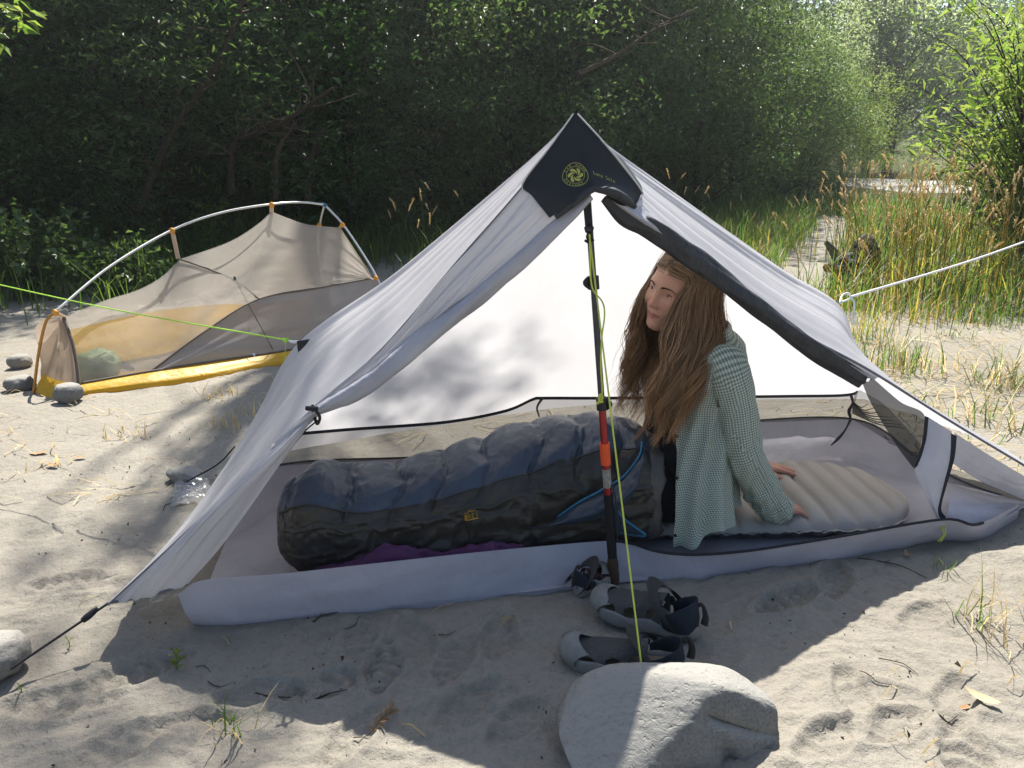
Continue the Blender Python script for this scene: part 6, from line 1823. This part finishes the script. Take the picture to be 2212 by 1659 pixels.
def hand(W, d, up, thumb_side, curl, spread=.10, scale=1.0, thumb=(.6, .55)):
    d = d / np.linalg.norm(d); up = up - d * (up @ d); up /= np.linalg.norm(up)
    w = np.cross(up, d) * thumb_side                   # towards the thumb
    s = scale
    k0 = W + d * .085 * s
    caps(hm, [W, W + d * .02 * s], [.024 * s, .024 * s], 6, 14)
    for k, (off, L, r) in enumerate(((.027, .069, .0083), (.009, .077, .0086), (-.010, .071, .0082), (-.027, .056, .0072))):
        K = k0 + w * off * s + d * (-.004 * abs(k - 1)) * s + up * (.010 - .003 * abs(k - 1.3)) * s
        caps(hm, [W + w * off * .55 * s + d * .005 * s, (W + w * off * .7 * s + d * .045 * s) + up * .003 * s, K], [.015 * s, .0145 * s, .0112 * s], 10, 12)
        fd = d + w * off / .03 * spread; fd /= np.linalg.norm(fd)
        a = [curl * .55, curl * 1.2, curl * 1.6]
        p, pts = K, [K]
        for q, fr_ in zip(a, (.45, .30, .25)):
            p = p + (fd * math.cos(q) - up * math.sin(q)) * L * fr_ * s; pts.append(p)
        tube(hm, catmull(pts, 14), [r * 1.12 * s, r * .98 * s, r * 1.0 * s, r * .86 * s], 12)
        for i_, q_ in enumerate(pts): ball(hm, q_, r * (1.14, 1.04, 1.02, .86)[i_] * s, 2)
        nails.append((pts[-1], pts[-1] - pts[-2], up * math.cos(a[2]) + fd * math.sin(a[2]), r * s))
    b = W + w * .022 * s + d * .018 * s
    tdir = d * thumb[0] + w * thumb[1] - up * .12; tdir /= np.linalg.norm(tdir)
    t1 = b + tdir * .040 * s; t2 = t1 + (tdir * .75 + d * .45 - up * .15) * .033 * s; t3 = t2 + (tdir * .5 + d * .75 - up * .12) * .026 * s
    tube(hm, catmull([W + d * .012 * s, b, t1, t2, t3], 16), [.016 * s, .0165 * s, .0118 * s, .0102 * s, .0085 * s], 12)
    for q_, r in ((t1, .0122), (t2, .0108), (t3, .0088)): ball(hm, q_, r * s, 2)
    nails.append((t3, t3 - t2, up, .0088 * s))
nails = []
hand(WL, V(.84, .50, -.20), V(.12, 0, 1), 1, .34, .16, .96, (.75, .55))
hand(WR, V(.95, .16, -.16), V(.12, 0, 1), -1, .16, .14, .98, (.7, .55))
body_me = remesh(hm, .0027, 2, .5, .42)
nvb = len(body_me.vertices)
bc = np.empty(nvb * 3, np.float32); body_me.vertices.foreach_get('co', bc); bc = bc.reshape(-1, 3).astype(float)
# true skin colouring: lips, cheeks, nose, knuckles; eye sockets and lip parting darkened besides
rel = (bc - HO) / HS
hloc = np.stack([rel @ hf, rel @ hl, rel @ hu], -1); hq = hloc.copy(); hq[:, 1] = np.abs(hq[:, 1])
skin_c = np.tile(V(.44, .245, .170), (nvb, 1))
def mixc_(mask, col): 
    global skin_c
    skin_c = skin_c * (1 - mask[:, None]) + V(*col) * mask[:, None]
mixc_(.55 * np.exp(-(np.linalg.norm((hq - V(.062, .040, -.034)) / V(.05, .022, .020), axis=1)) ** 2), (.47, .20, .15))
mixc_(.65 * np.exp(-(np.linalg.norm((hloc - V(.105, 0, -.030)) / V(.02, .014, .018), axis=1)) ** 2), (.50, .21, .155))
al_ = np.clip(hq[:, 1] / .0275, 0, 1.2)
front_ = (hloc[:, 0] > .058)
mid_u = -.0668 + .0012 * al_ ** 2
top_u = -.0592 - .0016 * np.exp(-(hq[:, 1] / .004) ** 2) - .0070 * al_ ** 1.7
bot_u = -.0775 + .0108 * al_ ** 2
lipm = sstep(top_u + .0008, top_u - .0008, hloc[:, 2]) * sstep(bot_u - .0010, bot_u + .0012, hloc[:, 2]) * (al_ < 1.0) * front_
mixc_(.80 * lipm, (.35, .115, .105))
mixc_(.9 * np.exp(-((hloc[:, 2] - mid_u) / .0011) ** 2) * sstep(1.04, .9, al_) * front_, (.13, .04, .04))  # parting of the lips, its crease shade put into the colour
mixc_(.18 * np.exp(-(np.linalg.norm((hq - V(.075, .032, -.004)) / V(.02, .018, .010), axis=1)) ** 2), (.27, .14, .11))  # darker tone in the eye sockets
mixc_(sstep(.95, 1.0, bc[:, 0] * 0 + (bc[:, 2] < .2)) * .45, (.50, .22, .16))
al = body_me.attributes.new('skin_tone', 'FLOAT_COLOR', 'POINT')
al.data.foreach_set('color', np.concatenate([skin_c, np.ones((nvb, 1))], 1).astype(np.float32).ravel())
m_skin, t, out = nt('skin')
at_ = nd(t, 'ShaderNodeAttribute', attribute_name='skin_tone')
co = coords(t)
p = nd(t, 'ShaderNodeBsdfPrincipled', Roughness=.5); p.inputs['Specular IOR Level'].default_value = .35
p.inputs['Subsurface Weight'].default_value = .18; p.inputs['Subsurface Radius'].default_value = (.012, .005, .003); p.inputs['Subsurface Scale'].default_value = 1.0
mm = nd(t, 'ShaderNodeMix', data_type='RGBA', blend_type='MULTIPLY'); mm.inputs['Factor'].default_value = 1
t.links.new(at_.outputs['Color'], mm.inputs['A']); t.links.new(ramp(t, tnoise(t, co, 260, 3, .6), [(.3, .88), (.7, 1.06)]), mm.inputs['B'])
t.links.new(mm.outputs['Result'], p.inputs['Base Color'])
t.links.new(bump(t, tnoise(t, co, 700, 2), .10, .0006), p.inputs['Normal'])
t.links.new(p.outputs[0], out.inputs[0])
woman = empty('person', PV * V(1, 1, 0) + V(0, 0, .07), 'seated woman with long brown hair and open green gingham shirt, leaning on her hands', 'person')
obj('body', body_me, m_skin, woman)
# nails
m_nail = simple_mat('nail', (.52, .33, .26), (.50, .30, .24), .3, .5, 20)
for k, (tip, dd, un, r) in enumerate(nails):
    dd = dd / np.linalg.norm(dd); un = un - dd * (un @ dd); un /= np.linalg.norm(un)
    v, f = displaced_ball((0, 0, 0), (1, 1, 1), sub=2, amp=0)
    sd_ = np.cross(dd, un)
    v = tip + dd * .0015 + un * r * .62 + v[:, :1] * dd * r * .75 + v[:, 1:2] * sd_ * r * .62 + v[:, 2:] * un * r * .36
    obj('nail', make_mesh('nail', v, f), m_nail, woman)
# eyes, brows, lashes
m_eye = simple_mat('eye_white', (.40, .37, .35), (.34, .31, .29), .2, .5, 30)
m_iris = simple_mat('iris', (.05, .032, .018), (.03, .02, .012), .1, .6, 200)
m_brow = simple_mat('brow_hair', (.085, .048, .028), (.055, .032, .02), .7, .2, 300)
look = V(.93, .34, .0) * V(1, -1, 1)                   # eyes glance a little to her right
for s in (1, -1):
    c_ = h1(.0630, s * .0315, .0005)
    v, f = displaced_ball((0, 0, 0), (.0128 * HS,) * 3, sub=3, amp=0)
    e_ = obj('eye', make_mesh('eye', v + c_, f), m_eye, woman)
    g_ = hf * .94 - hl * .30 - hu * .06; g_ /= np.linalg.norm(g_)
    v, f = displaced_ball((0, 0, 0), (1, 1, 1), sub=3, amp=0)
    t1_ = np.cross(g_, hu); t1_ /= np.linalg.norm(t1_); t2_ = np.cross(t1_, g_)
    v = c_ + g_ * .0108 * HS + v[:, :1] * g_ * .0034 * HS + v[:, 1:2] * t1_ * .0062 * HS + v[:, 2:] * t2_ * .0062 * HS
    obj('iris', make_mesh('iris', v, f), m_iris, e_)
    # lids: skin folds over the eyeball, with lashes along the upper rim
    th_ = np.linspace(-1, 1, 17)
    mb = MB()
    up_l = [h1(.0758 - .0062 * a * a, s * (.0315 + .0142 * a), .0050 - .0056 * a * a - .0006 * a) for a in th_]
    up_h = [h1(.0736 - .0050 * a * a, s * (.0315 + .0160 * a), .0112 - .0062 * a * a) for a in th_]
    P = three_rail(up_l, (np.array(up_l) + np.array(up_h)) / 2 + hf * .0016, up_h, 17, 8, wr=0)
    mb.add(P.reshape(-1, 3), grid_faces(17, 8))
    lo_l = [h1(.0750 - .0062 * a * a, s * (.0315 + .0140 * a), -.0050 + .0044 * a * a) for a in th_]
    lo_h = [h1(.0722 - .0050 * a * a, s * (.0315 + .0160 * a), -.0118 + .0058 * a * a) for a in th_]
    P = three_rail(lo_l, (np.array(lo_l) + np.array(lo_h)) / 2 + hf * .0012, lo_h, 17, 8, wr=0)
    mb.add(P.reshape(-1, 3), grid_faces(17, 8))
    lid = mb.mesh('eyelid')
    ca = lid.attributes.new('skin_tone', 'FLOAT_COLOR', 'POINT')
    ca.data.foreach_set('color', np.tile(np.array([.31, .165, .115, 1], np.float32), len(lid.vertices)))
    obj('eyelid', lid, m_skin, woman)
    mb = MB(); tube(mb, [q + hf * .0008 for q in up_l], [.0007, .0014, .0015, .0014, .0008], 5)
    obj('lashes', mb.mesh('lashes'), m_brow, woman)
    mb = MB(); br = np.random.default_rng(6)
    bl = catmull([V(.0, s * .012, .0165), V(0, s * .026, .0205), V(0, s * .040, .0205), V(0, s * .051, .0140)], 60)
    fr_ = np.linspace(.115, .03, 400)
    bp = []
    for q in bl:                                       # march in along the face until the skin is met
        g3 = np.stack([fr_, np.full(400, q[1]), np.full(400, q[2])], -1)
        bp.append(h1(fr_[np.argmax(head_sdf(g3) < 0)] + .0006, q[1], q[2]))
    bp = np.array(bp)
    for i in range(190):
        k = br.integers(0, 56); q = bp[k] + hu * br.normal(0, .0012 * (1.1 - k / 60)) + hf * .001
        dd = (bp[min(k + 4, 59)] - bp[k]); dd /= np.linalg.norm(dd)
        tube(mb, [q, q + (dd + hu * .40 * (1 - k / 50)) * .0060 + hf * .0006], [.0006, .0003], 3, cap=False)
    obj('eyebrow', mb.mesh('eyebrow'), m_brow, woman)

# ---------------------------------------------------------------- clothes
def sections(rows, n=90):
    """interpolate (z, cx, cy, rx, ry, near-edge angle, far-edge angle)"""
    return catmull(rows, n)
def gingham(name):
    m, t, out = nt(name)
    uv = nd(t, 'ShaderNodeUVMap', uv_map='UVMap')
    sx = nd(t, 'ShaderNodeSeparateXYZ'); t.links.new(uv.outputs[0], sx.inputs[0])
    vals = []
    for k in (0, 1):
        a = nd(t, 'ShaderNodeMath', operation='MULTIPLY'); a.inputs[1].default_value = 2 * math.pi / .0073; t.links.new(sx.outputs[k], a.inputs[0])
        b = nd(t, 'ShaderNodeMath', operation='SINE'); t.links.new(a.outputs[0], b.inputs[0])
        c = nd(t, 'ShaderNodeMath', operation='MULTIPLY_ADD', use_clamp=True); c.inputs[1].default_value = 2.2; c.inputs[2].default_value = .5; t.links.new(b.outputs[0], c.inputs[0])
        vals.append(c.outputs[0])
    s_ = nd(t, 'ShaderNodeMath', operation='ADD'); t.links.new(vals[0], s_.inputs[0]); t.links.new(vals[1], s_.inputs[1])
    h_ = nd(t, 'ShaderNodeMath', operation='MULTIPLY'); h_.inputs[1].default_value = .5; t.links.new(s_.outputs[0], h_.inputs[0])
    col = ramp(t, h_.outputs[0], [(0, (.58, .61, .53)), (.5, (.325, .38, .325)), (1, (.14, .19, .168))])
    p = nd(t, 'ShaderNodeBsdfPrincipled', Roughness=.9); p.inputs['Specular IOR Level'].default_value = .1
    t.links.new(col, p.inputs['Base Color'])
    tr = nd(t, 'ShaderNodeBsdfTranslucent'); t.links.new(col, tr.inputs[0])
    co = coords(t)
    b0 = bump(t, tnoise(t, co, 26, 4, .6), .55, .014); b1 = bump(t, tnoise(t, co, 900, 1), .2, .0006, b0)
    t.links.new(b1, p.inputs['Normal'])
    mx = nd(t, 'ShaderNodeMixShader'); mx.inputs[0].default_value = .22
    t.links.new(p.outputs[0], mx.inputs[1]); t.links.new(tr.outputs[0], mx.inputs[2]); t.links.new(mx.outputs[0], out.inputs[0])
    return m
m_ging = gingham('green_gingham')
m_blackc = cloth_mat('black_cotton', (.012, .012, .014), (.017, .017, .019), .05, .85, .15, 20, 16, .5, .012)
m_button = simple_mat('dark_button', (.02, .016, .014), (.03, .022, .018), .3, .5, 60)
#        z     cx    cy     rx    ry   near  far
rows = [(.668, .592, 2.374, .058, .066, 30, 30), (.652, .596, 2.374, .072, .110, 32, 34), (.636, .600, 2.372, .086, .162, 34, 38), (.606, .602, 2.372, .100, .196, 36, 40), (.54, .592, 2.372, .112, .198, 40, 46), (.44, .575, 2.366, .122, .182, 46, 50),
        (.34, .555, 2.355, .128, .184, 56, 60), (.24, .535, 2.340, .138, .200, 66, 66), (.15, .528, 2.325, .150, .216, 70, 66), (.095, .525, 2.318, .158, .228, 70, 64), (.060, .524, 2.312, .160, .234, 70, 62)]
S_ = sections(rows, 120)
nth = 150
vv_ = np.linspace(0, 1, nth)
SH = np.zeros((120, nth, 3)); UVs = np.zeros((120, nth, 2))
arcz = np.concatenate([[0], np.cumsum(np.abs(np.diff(S_[:, 0])) * 1.06)])
for i, (z, cx, cy, rx, ry, an, af) in enumerate(S_):
    th_ = R(an) + vv_ * (2 * np.pi - R(an) - R(af))      # 0 = front (-x), grows towards the camera side
    low_ = i / 119
    fold = low_ ** 1.5 * (.020 * np.sin(th_ * 7 + 2.5 * np.sin(th_ * 2) + 1.2 * low_) + .012 * np.sin(th_ * 15 + 3 * low_))
    fold += .006 * fbm(np.stack([np.cos(th_) * 3, np.sin(th_) * 3, np.full(nth, z * 14)], -1), 3)
    e_ = 2.3
    k_ = (np.abs(np.cos(th_)) ** e_ + np.abs(np.sin(th_)) ** e_) ** (-1 / e_)
    x = cx - (rx + fold) * np.cos(th_) * k_; y = cy - (ry + fold) * np.sin(th_) * k_
    # hem: long front tails, shorter over the pad at the back
    zz = np.full(nth, z)
    back = sstep(R(105), R(150), th_) * sstep(R(300), R(255), th_)
    zz = zz + back * low_ ** 4 * .070
    side_cut = np.exp(-((th_ - R(112)) / R(14)) ** 2) + np.exp(-((th_ - R(262)) / R(14)) ** 2)
    zz = zz + side_cut * low_ ** 5 * .060
    # shoulders slope
    zz = zz - (.020 * np.abs(np.sin(th_)) ** 1.5) * sstep(.56, .63, z)
    SH[i] = np.stack([x, y, zz], -1)
    UVs[i] = np.stack([np.concatenate([[0], np.cumsum(np.hypot(np.diff(x), np.diff(y)))]) * .98, np.full(nth, arcz[i])], -1)
UVs[..., 0] -= UVs[..., 75:76, 0]
shirt_me = make_mesh('shirt', SH.reshape(-1, 3), grid_faces(120, nth), uv=UVs.reshape(-1, 2))
shirt = obj('shirt', shirt_me, m_ging, woman)
mb = MB()
def sleeve(s, e, w_, cuff, name, seed, wide=1.0):
    n, m_ = 110, 56
    path = catmull([s + V(-.012, .045 if s[1] < 2.37 else -.045, .030), s + V(0, 0, .006), s * .6 + e * .4 + V(.01, 0, 0), e + V(.006, 0, .0), e * .5 + w_ * .5, w_ * .9 + cuff * .1, cuff], n)
    T, N, B = frames(path)
    u = np.linspace(0, 1, n); a = np.linspace(0, 2 * np.pi, m_)
    rad = np.interp(u, [0, .08, .25, .48, .7, .86, .93, 1], [.050, .066, .063, .057, .052, .050, .043, .046]) * wide
    L_ = np.concatenate([[0], np.cumsum(np.linalg.norm(np.diff(path, axis=0), axis=1))])
    A, U_ = np.meshgrid(a, u)
    w1 = fbm(np.stack([np.cos(A) * 1.3 + seed, np.sin(A) * 1.3, U_ * 11 + 1.5 * np.cos(A)], -1), 3)
    bunch = .010 * w1 * np.interp(U_, [0, .3, .48, .6, .75, .9, 1], [.35, .6, 1.5, .9, 1.5, 1.4, .3])
    bunch += .0045 * np.sin(U_ * 95 + 2.2 * np.cos(A + seed)) * np.exp(-((U_ - .80) / .09) ** 2)
    r_ = rad[:, None] + bunch
    # cloth hangs below the arm
    P = path[:, None] + r_[..., None] * (np.cos(A)[..., None] * N[:, None] + np.sin(A)[..., None] * B[:, None])
    P[..., 2] -= .010 * np.sin(np.pi * U_) * (P[..., 2] < path[:, None, 2])
    P[..., 2] = np.maximum(P[..., 2], .074)
    uvs = np.stack([A * .055, np.broadcast_to(L_[:, None], A.shape)], -1)
    return obj(name, make_mesh(name, P.reshape(-1, 3), grid_faces(n, m_), uv=uvs.reshape(-1, 2)), m_ging, woman)
dL = V(.84, .50, -.20); dR = V(.95, .16, -.16)
sleeve(SL, EL, WL + V(0, 0, .005), WL + dL * .040 + V(0, 0, .004), 'sleeve', 1.0)
sleeve(SR, ER, WR + V(0, 0, .005), WR + dR * .030 + V(0, 0, .002), 'sleeve', 5.0, .88)
# collar, placket buttons, little side tag
cr = [SH[2, i] for i in range(0, nth, 6)] + [SH[2, -1]]
a_ = catmull([q + V(0, 0, .012) for q in cr], 60); b_ = catmull([q + (q - V(.590, 2.372, q[2])) * .30 + V(0, 0, -.022) for q in cr], 60)
P = three_rail(a_, (a_ + b_) / 2 + V(0, 0, .012), b_, 60, 10, wr=.003)
uvc = np.stack(np.meshgrid(np.linspace(0, .36, 60), np.linspace(0, .04, 10), indexing='ij'), -1)
obj('collar', make_mesh('collar', P.reshape(-1, 3), grid_faces(60, 10), uv=uvc.reshape(-1, 2)), m_ging, woman)
for i in (52, 72, 92, 112):
    q = SH[i, 1]; n_ = q - V(S_[i, 1], S_[i, 2], q[2]); n_ /= np.linalg.norm(n_)
    mb = MB(); tube(mb, [q + n_ * .0005, q + n_ * .003], .0052, 12)
    obj('button', mb.mesh('button', False), m_button, shirt)
q = SH[52, 30]
mb = MB(); ribbon(mb, [q + V(-.004, -.006, .012), q + V(-.004, -.007, -.018)], .009, V(1, 0, 0)); obj('side_tag', mb.mesh('side_tag', False), m_button, shirt)

# black top and leggings
rows = [(.575, .580, 2.372, .062, .110), (.53, .572, 2.372, .092, .150), (.45, .556, 2.370, .122, .160), (.38, .538, 2.366, .118, .150), (.30, .522, 2.362, .112, .142), (.22, .506, 2.360, .128, .156), (.14, .50, 2.36, .135, .165), (.085, .50, 2.36, .125, .155)]
T_s = sections(rows, 70); a = np.linspace(0, 2 * np.pi, 60, endpoint=False)
P = np.zeros((70, 60, 3))
for i, (z, cx, cy, rx, ry) in enumerate(T_s):
    w_ = .006 * fbm(np.stack([np.cos(a) * 2, np.sin(a) * 2, np.full(60, z * 22)], -1), 3)
    P[i] = np.stack([cx - (rx + w_) * np.cos(a), cy - (ry + w_) * np.sin(a), np.full(60, z)], -1)
obj('black_top', make_mesh('black_top', P.reshape(-1, 3), grid_faces(70, 60, closed_v=True)), m_blackc, woman)
mb = MB()
for sy, ky in ((-1, 2.22), (1, 2.38)):
    hip = PV + V(-.0, sy * .082, -.012); kn_ = V(.10, ky, .285)
    caps(mb, [hip, (hip + kn_) / 2 + V(0, 0, .02), kn_], [.094, .080, .062])
obj('leggings', remesh(mb, .006, 3), m_blackc, woman)

# ---------------------------------------------------------------- hair
m_hair, t, out = nt('brown_hair')
g = t.nodes.new('ShaderNodeNewGeometry')
tipa = nd(t, 'ShaderNodeAttribute', attribute_name='along')
rc = ramp(t, g.outputs['Random Per Island'], [(0, (.10, .057, .031)), (.5, (.26, .160, .092)), (1, (.50, .345, .21))])
tc = ramp(t, g.outputs['Random Per Island'], [(0, (.36, .185, .080)), (1, (.72, .45, .22))])
mxc = nd(t, 'ShaderNodeMix', data_type='RGBA'); t.links.new(tipa.outputs['Fac'], mxc.inputs['Factor']); t.links.new(rc, mxc.inputs['A']); t.links.new(tc, mxc.inputs['B'])
p = nd(t, 'ShaderNodeBsdfPrincipled', Roughness=.38); p.inputs['Specular IOR Level'].default_value = .5
t.links.new(mxc.outputs['Result'], p.inputs['Base Color'])
tr = nd(t, 'ShaderNodeBsdfTranslucent'); t.links.new(mxc.outputs['Result'], tr.inputs[0])
mx = nd(t, 'ShaderNodeMixShader'); mx.inputs[0].default_value = .38
t.links.new(p.outputs[0], mx.inputs[1]); t.links.new(tr.outputs[0], mx.inputs[2]); t.links.new(mx.outputs[0], out.inputs[0])
def skull(s, th_, sg, lift, dph=0.0):
    """a point on the scalp: s front..back along the parting, th_ down the side"""
    ph = R(31) + s * R(129) + dph
    rf, ru = .098 + lift, .088 + lift
    f_ = -.012 + rf * math.cos(ph) * (math.cos(th_) ** .55); u_ = .030 + ru * math.sin(ph) * math.cos(th_)
    l_ = sg * (.077 + lift) * math.sin(th_)
    return h1(f_, l_ + .004, u_)
Dg = lambda L: [at(*q) for q in L]
GN = [Dg([(1475, 640, 2.285), (1453, 700, 2.27), (1443, 780, 2.25), (1424, 870, 2.22), (1400, 955, 2.20)]),
      Dg([(1492, 650, 2.27), (1480, 730, 2.25), (1464, 800, 2.225), (1450, 880, 2.20), (1425, 968, 2.18)]),
      Dg([(1514, 650, 2.275), (1506, 730, 2.25), (1490, 810, 2.205), (1474, 880, 2.185), (1450, 945, 2.175)]),
      Dg([(1534, 655, 2.30), (1530, 730, 2.26), (1508, 800, 2.20), (1492, 860, 2.18), (1476, 905, 2.175)]),
      Dg([(1549, 660, 2.34), (1552, 730, 2.29), (1532, 790, 2.22), (1516, 835, 2.185), (1500, 880, 2.175)]),
      Dg([(1556, 665, 2.42), (1560, 730, 2.40), (1556, 775, 2.38), (1552, 812, 2.38), (1548, 850, 2.40)])]
GF = [Dg([(1394, 640, 2.395), (1384, 700, 2.41), (1378, 760, 2.41), (1366, 815, 2.41), (1352, 872, 2.40)]),
      Dg([(1386, 640, 2.42), (1371, 700, 2.44), (1362, 770, 2.45), (1350, 830, 2.44), (1338, 885, 2.42)]),
      Dg([(1388, 640, 2.46), (1378, 710, 2.48), (1374, 780, 2.48), (1366, 840, 2.46), (1352, 895, 2.44)]),
      Dg([(1410, 650, 2.50), (1400, 720, 2.50), (1398, 790, 2.46), (1392, 845, 2.42), (1382, 900, 2.38)]),
      Dg([(1445, 660, 2.50), (1428, 730, 2.47), (1424, 800, 2.40), (1416, 860, 2.35), (1400, 915, 2.31)]),
      Dg([(1500, 665, 2.48), (1470, 735, 2.45), (1446, 805, 2.36), (1432, 870, 2.30), (1412, 925, 2.27)])]
GN, GF = np.array(GN), np.array(GF)
def strands(n, G, sg, seed, lift0=.004, lift1=.020, rad=.0011, length=(.78, 1.06), stray=0.0):
    rg = np.random.default_rng(seed); mbh = MB(); al_ = []
    NP = 18
    ncl = 64
    cs = rg.uniform(0, 1, ncl); cph = rg.uniform(0, 6.28, ncl); cam_ = rg.uniform(.4, 1.3, ncl); clen = rg.uniform(.86, 1.04, ncl); cw = rg.uniform(.13, .21, ncl)
    coff = rg.normal(0, 1, (ncl, 3)) * V(.008, .010, .006)
    for k in range(n):
        c = rg.integers(0, ncl)
        s = np.clip(cs[c] + rg.normal(0, .035), 0, 1)
        lift = rg.uniform(lift0, lift1)
        x = s * (len(G) - 1); i = min(int(x), len(G) - 2); w_ = x - i
        gp = G[i] * (1 - w_) + G[i + 1] * w_
        jit = rg.normal(0, 1, 3) * V(.006, .010, .003)
        gc = cs[c] * (len(G) - 1); ic = min(int(gc), len(G) - 2); wc = gc - ic
        gcp = G[ic] * (1 - wc) + G[ic + 1] * wc            # the lock gathers towards its own line
        pull = np.array([0, .15, .4, .6, .75])[:, None]
        lowp = gp * (1 - .7 * pull) + gcp * .7 * pull + jit * np.array([.7, .9, .9, .75, .6])[:, None] + coff[c] * np.array([.3, .8, 1.3, 1.7, 2.2])[:, None]
        dph = rg.normal(0, .09); lift *= .22 + .78 * float(sstep(0, .35, s)); lf0 = lift * rg.uniform(.1, .8)
        pts = [skull(s, R(rg.uniform(0, 12)), sg, lf0, dph), skull(s, R(34), sg, lift, dph * .8), skull(s, R(62), sg, lift, dph * .5)] + list(lowp)
        path = catmull(pts, 40)
        Ls = np.concatenate([[0], np.cumsum(np.linalg.norm(np.diff(path, axis=0), axis=1))])
        Lk = Ls[-1] * min(rg.uniform(*length) * clen[c], 1.0)
        q = np.linspace(0, Lk, NP)
        path = np.stack([np.interp(q, Ls, path[:, d_]) for d_ in range(3)], -1)
        tt = q / Ls[-1]
        amp = .020 * cam_[c] * sstep(.22, .75, tt)
        ph = cph[c] + rg.normal(0, .35)
        path += amp[:, None] * (np.sin(q / cw[c] * 6.28 + ph)[:, None] * V(.9, .2, 0) + np.cos(q / cw[c] * 6.28 + ph)[:, None] * V(.2, .7, .2))
        if stray:
            path += (stray * tt ** 2)[:, None] * rg.normal(0, 1, 3) * V(1, .8, .5) + (stray * .5 * np.sin(tt * 9 + ph) * tt)[:, None] * V(1, .4, .2)
        r = rad * rg.uniform(.7, 1.3)
        tube(mbh, path, [r, r * 1.15, r, r * .25], 3, cap=False)
        al_.append(np.repeat(tt, 3))
    return mbh, np.concatenate(al_)
def hair_obj(name, args, kw):
    mbh, al_ = strands(*args, **kw)
    me = mbh.mesh(name)
    a_ = me.attributes.new('along', 'FLOAT', 'POINT'); a_.data.foreach_set('value', (np.clip(al_, 0, 1) ** 1.6).astype(np.float32))
    return obj(name, me, m_hair, woman, kind='stuff')
hair_obj('hair', (2700, GN, 1, 1), dict(rad=.00085))
hair_obj('hair', (1600, GF, -1, 2), dict(lift1=.014, rad=.00085))
hair_obj('stray_hair', (190, GN, 1, 3), dict(rad=.0005, stray=.05, lift1=.030))
hair_obj('stray_hair', (90, GF, -1, 4), dict(rad=.00055, stray=.04, lift1=.022))
# scalp under the strands
sa, sb = np.meshgrid(np.linspace(-.06, 1.25, 40), np.linspace(-1, 1, 40), indexing='ij')
P = np.array([[skull(a_, abs(b_) * R(80), 1 if b_ >= 0 else -1, .002) for b_ in np.linspace(-1, 1, 40)] for a_ in np.linspace(.05, 1.25, 40)])
me = make_mesh('scalp_hair', P.reshape(-1, 3), grid_faces(40, 40))
a_ = me.attributes.new('along', 'FLOAT', 'POINT'); a_.data.foreach_set('value', np.zeros(1600, np.float32))
obj('scalp_hair', me, simple_mat('scalp_brown', (.05, .027, .015), (.035, .019, .011), .6, .3, 200), woman)
# ================================================================ air
m_haze, t, out = nt('haze')
pv = nd(t, 'ShaderNodeVolumePrincipled', Density=0.0018, Anisotropy=0.6)
pv.inputs['Color'].default_value = (.93, .96, 1.0, 1)
t.links.new(pv.outputs[0], out.inputs['Volume'])
bm = bmesh.new(); bmesh.ops.create_cube(bm, size=1)
bmesh.ops.scale(bm, vec=(900, 700, 42), verts=bm.verts); bmesh.ops.translate(bm, vec=(0, 280, 16), verts=bm.verts)
hm_ = bpy.data.meshes.new('haze'); bm.to_mesh(hm_); bm.free()
obj('haze', hm_, m_haze, kind='stuff', label='thin sunlit summer haze', cat='haze')
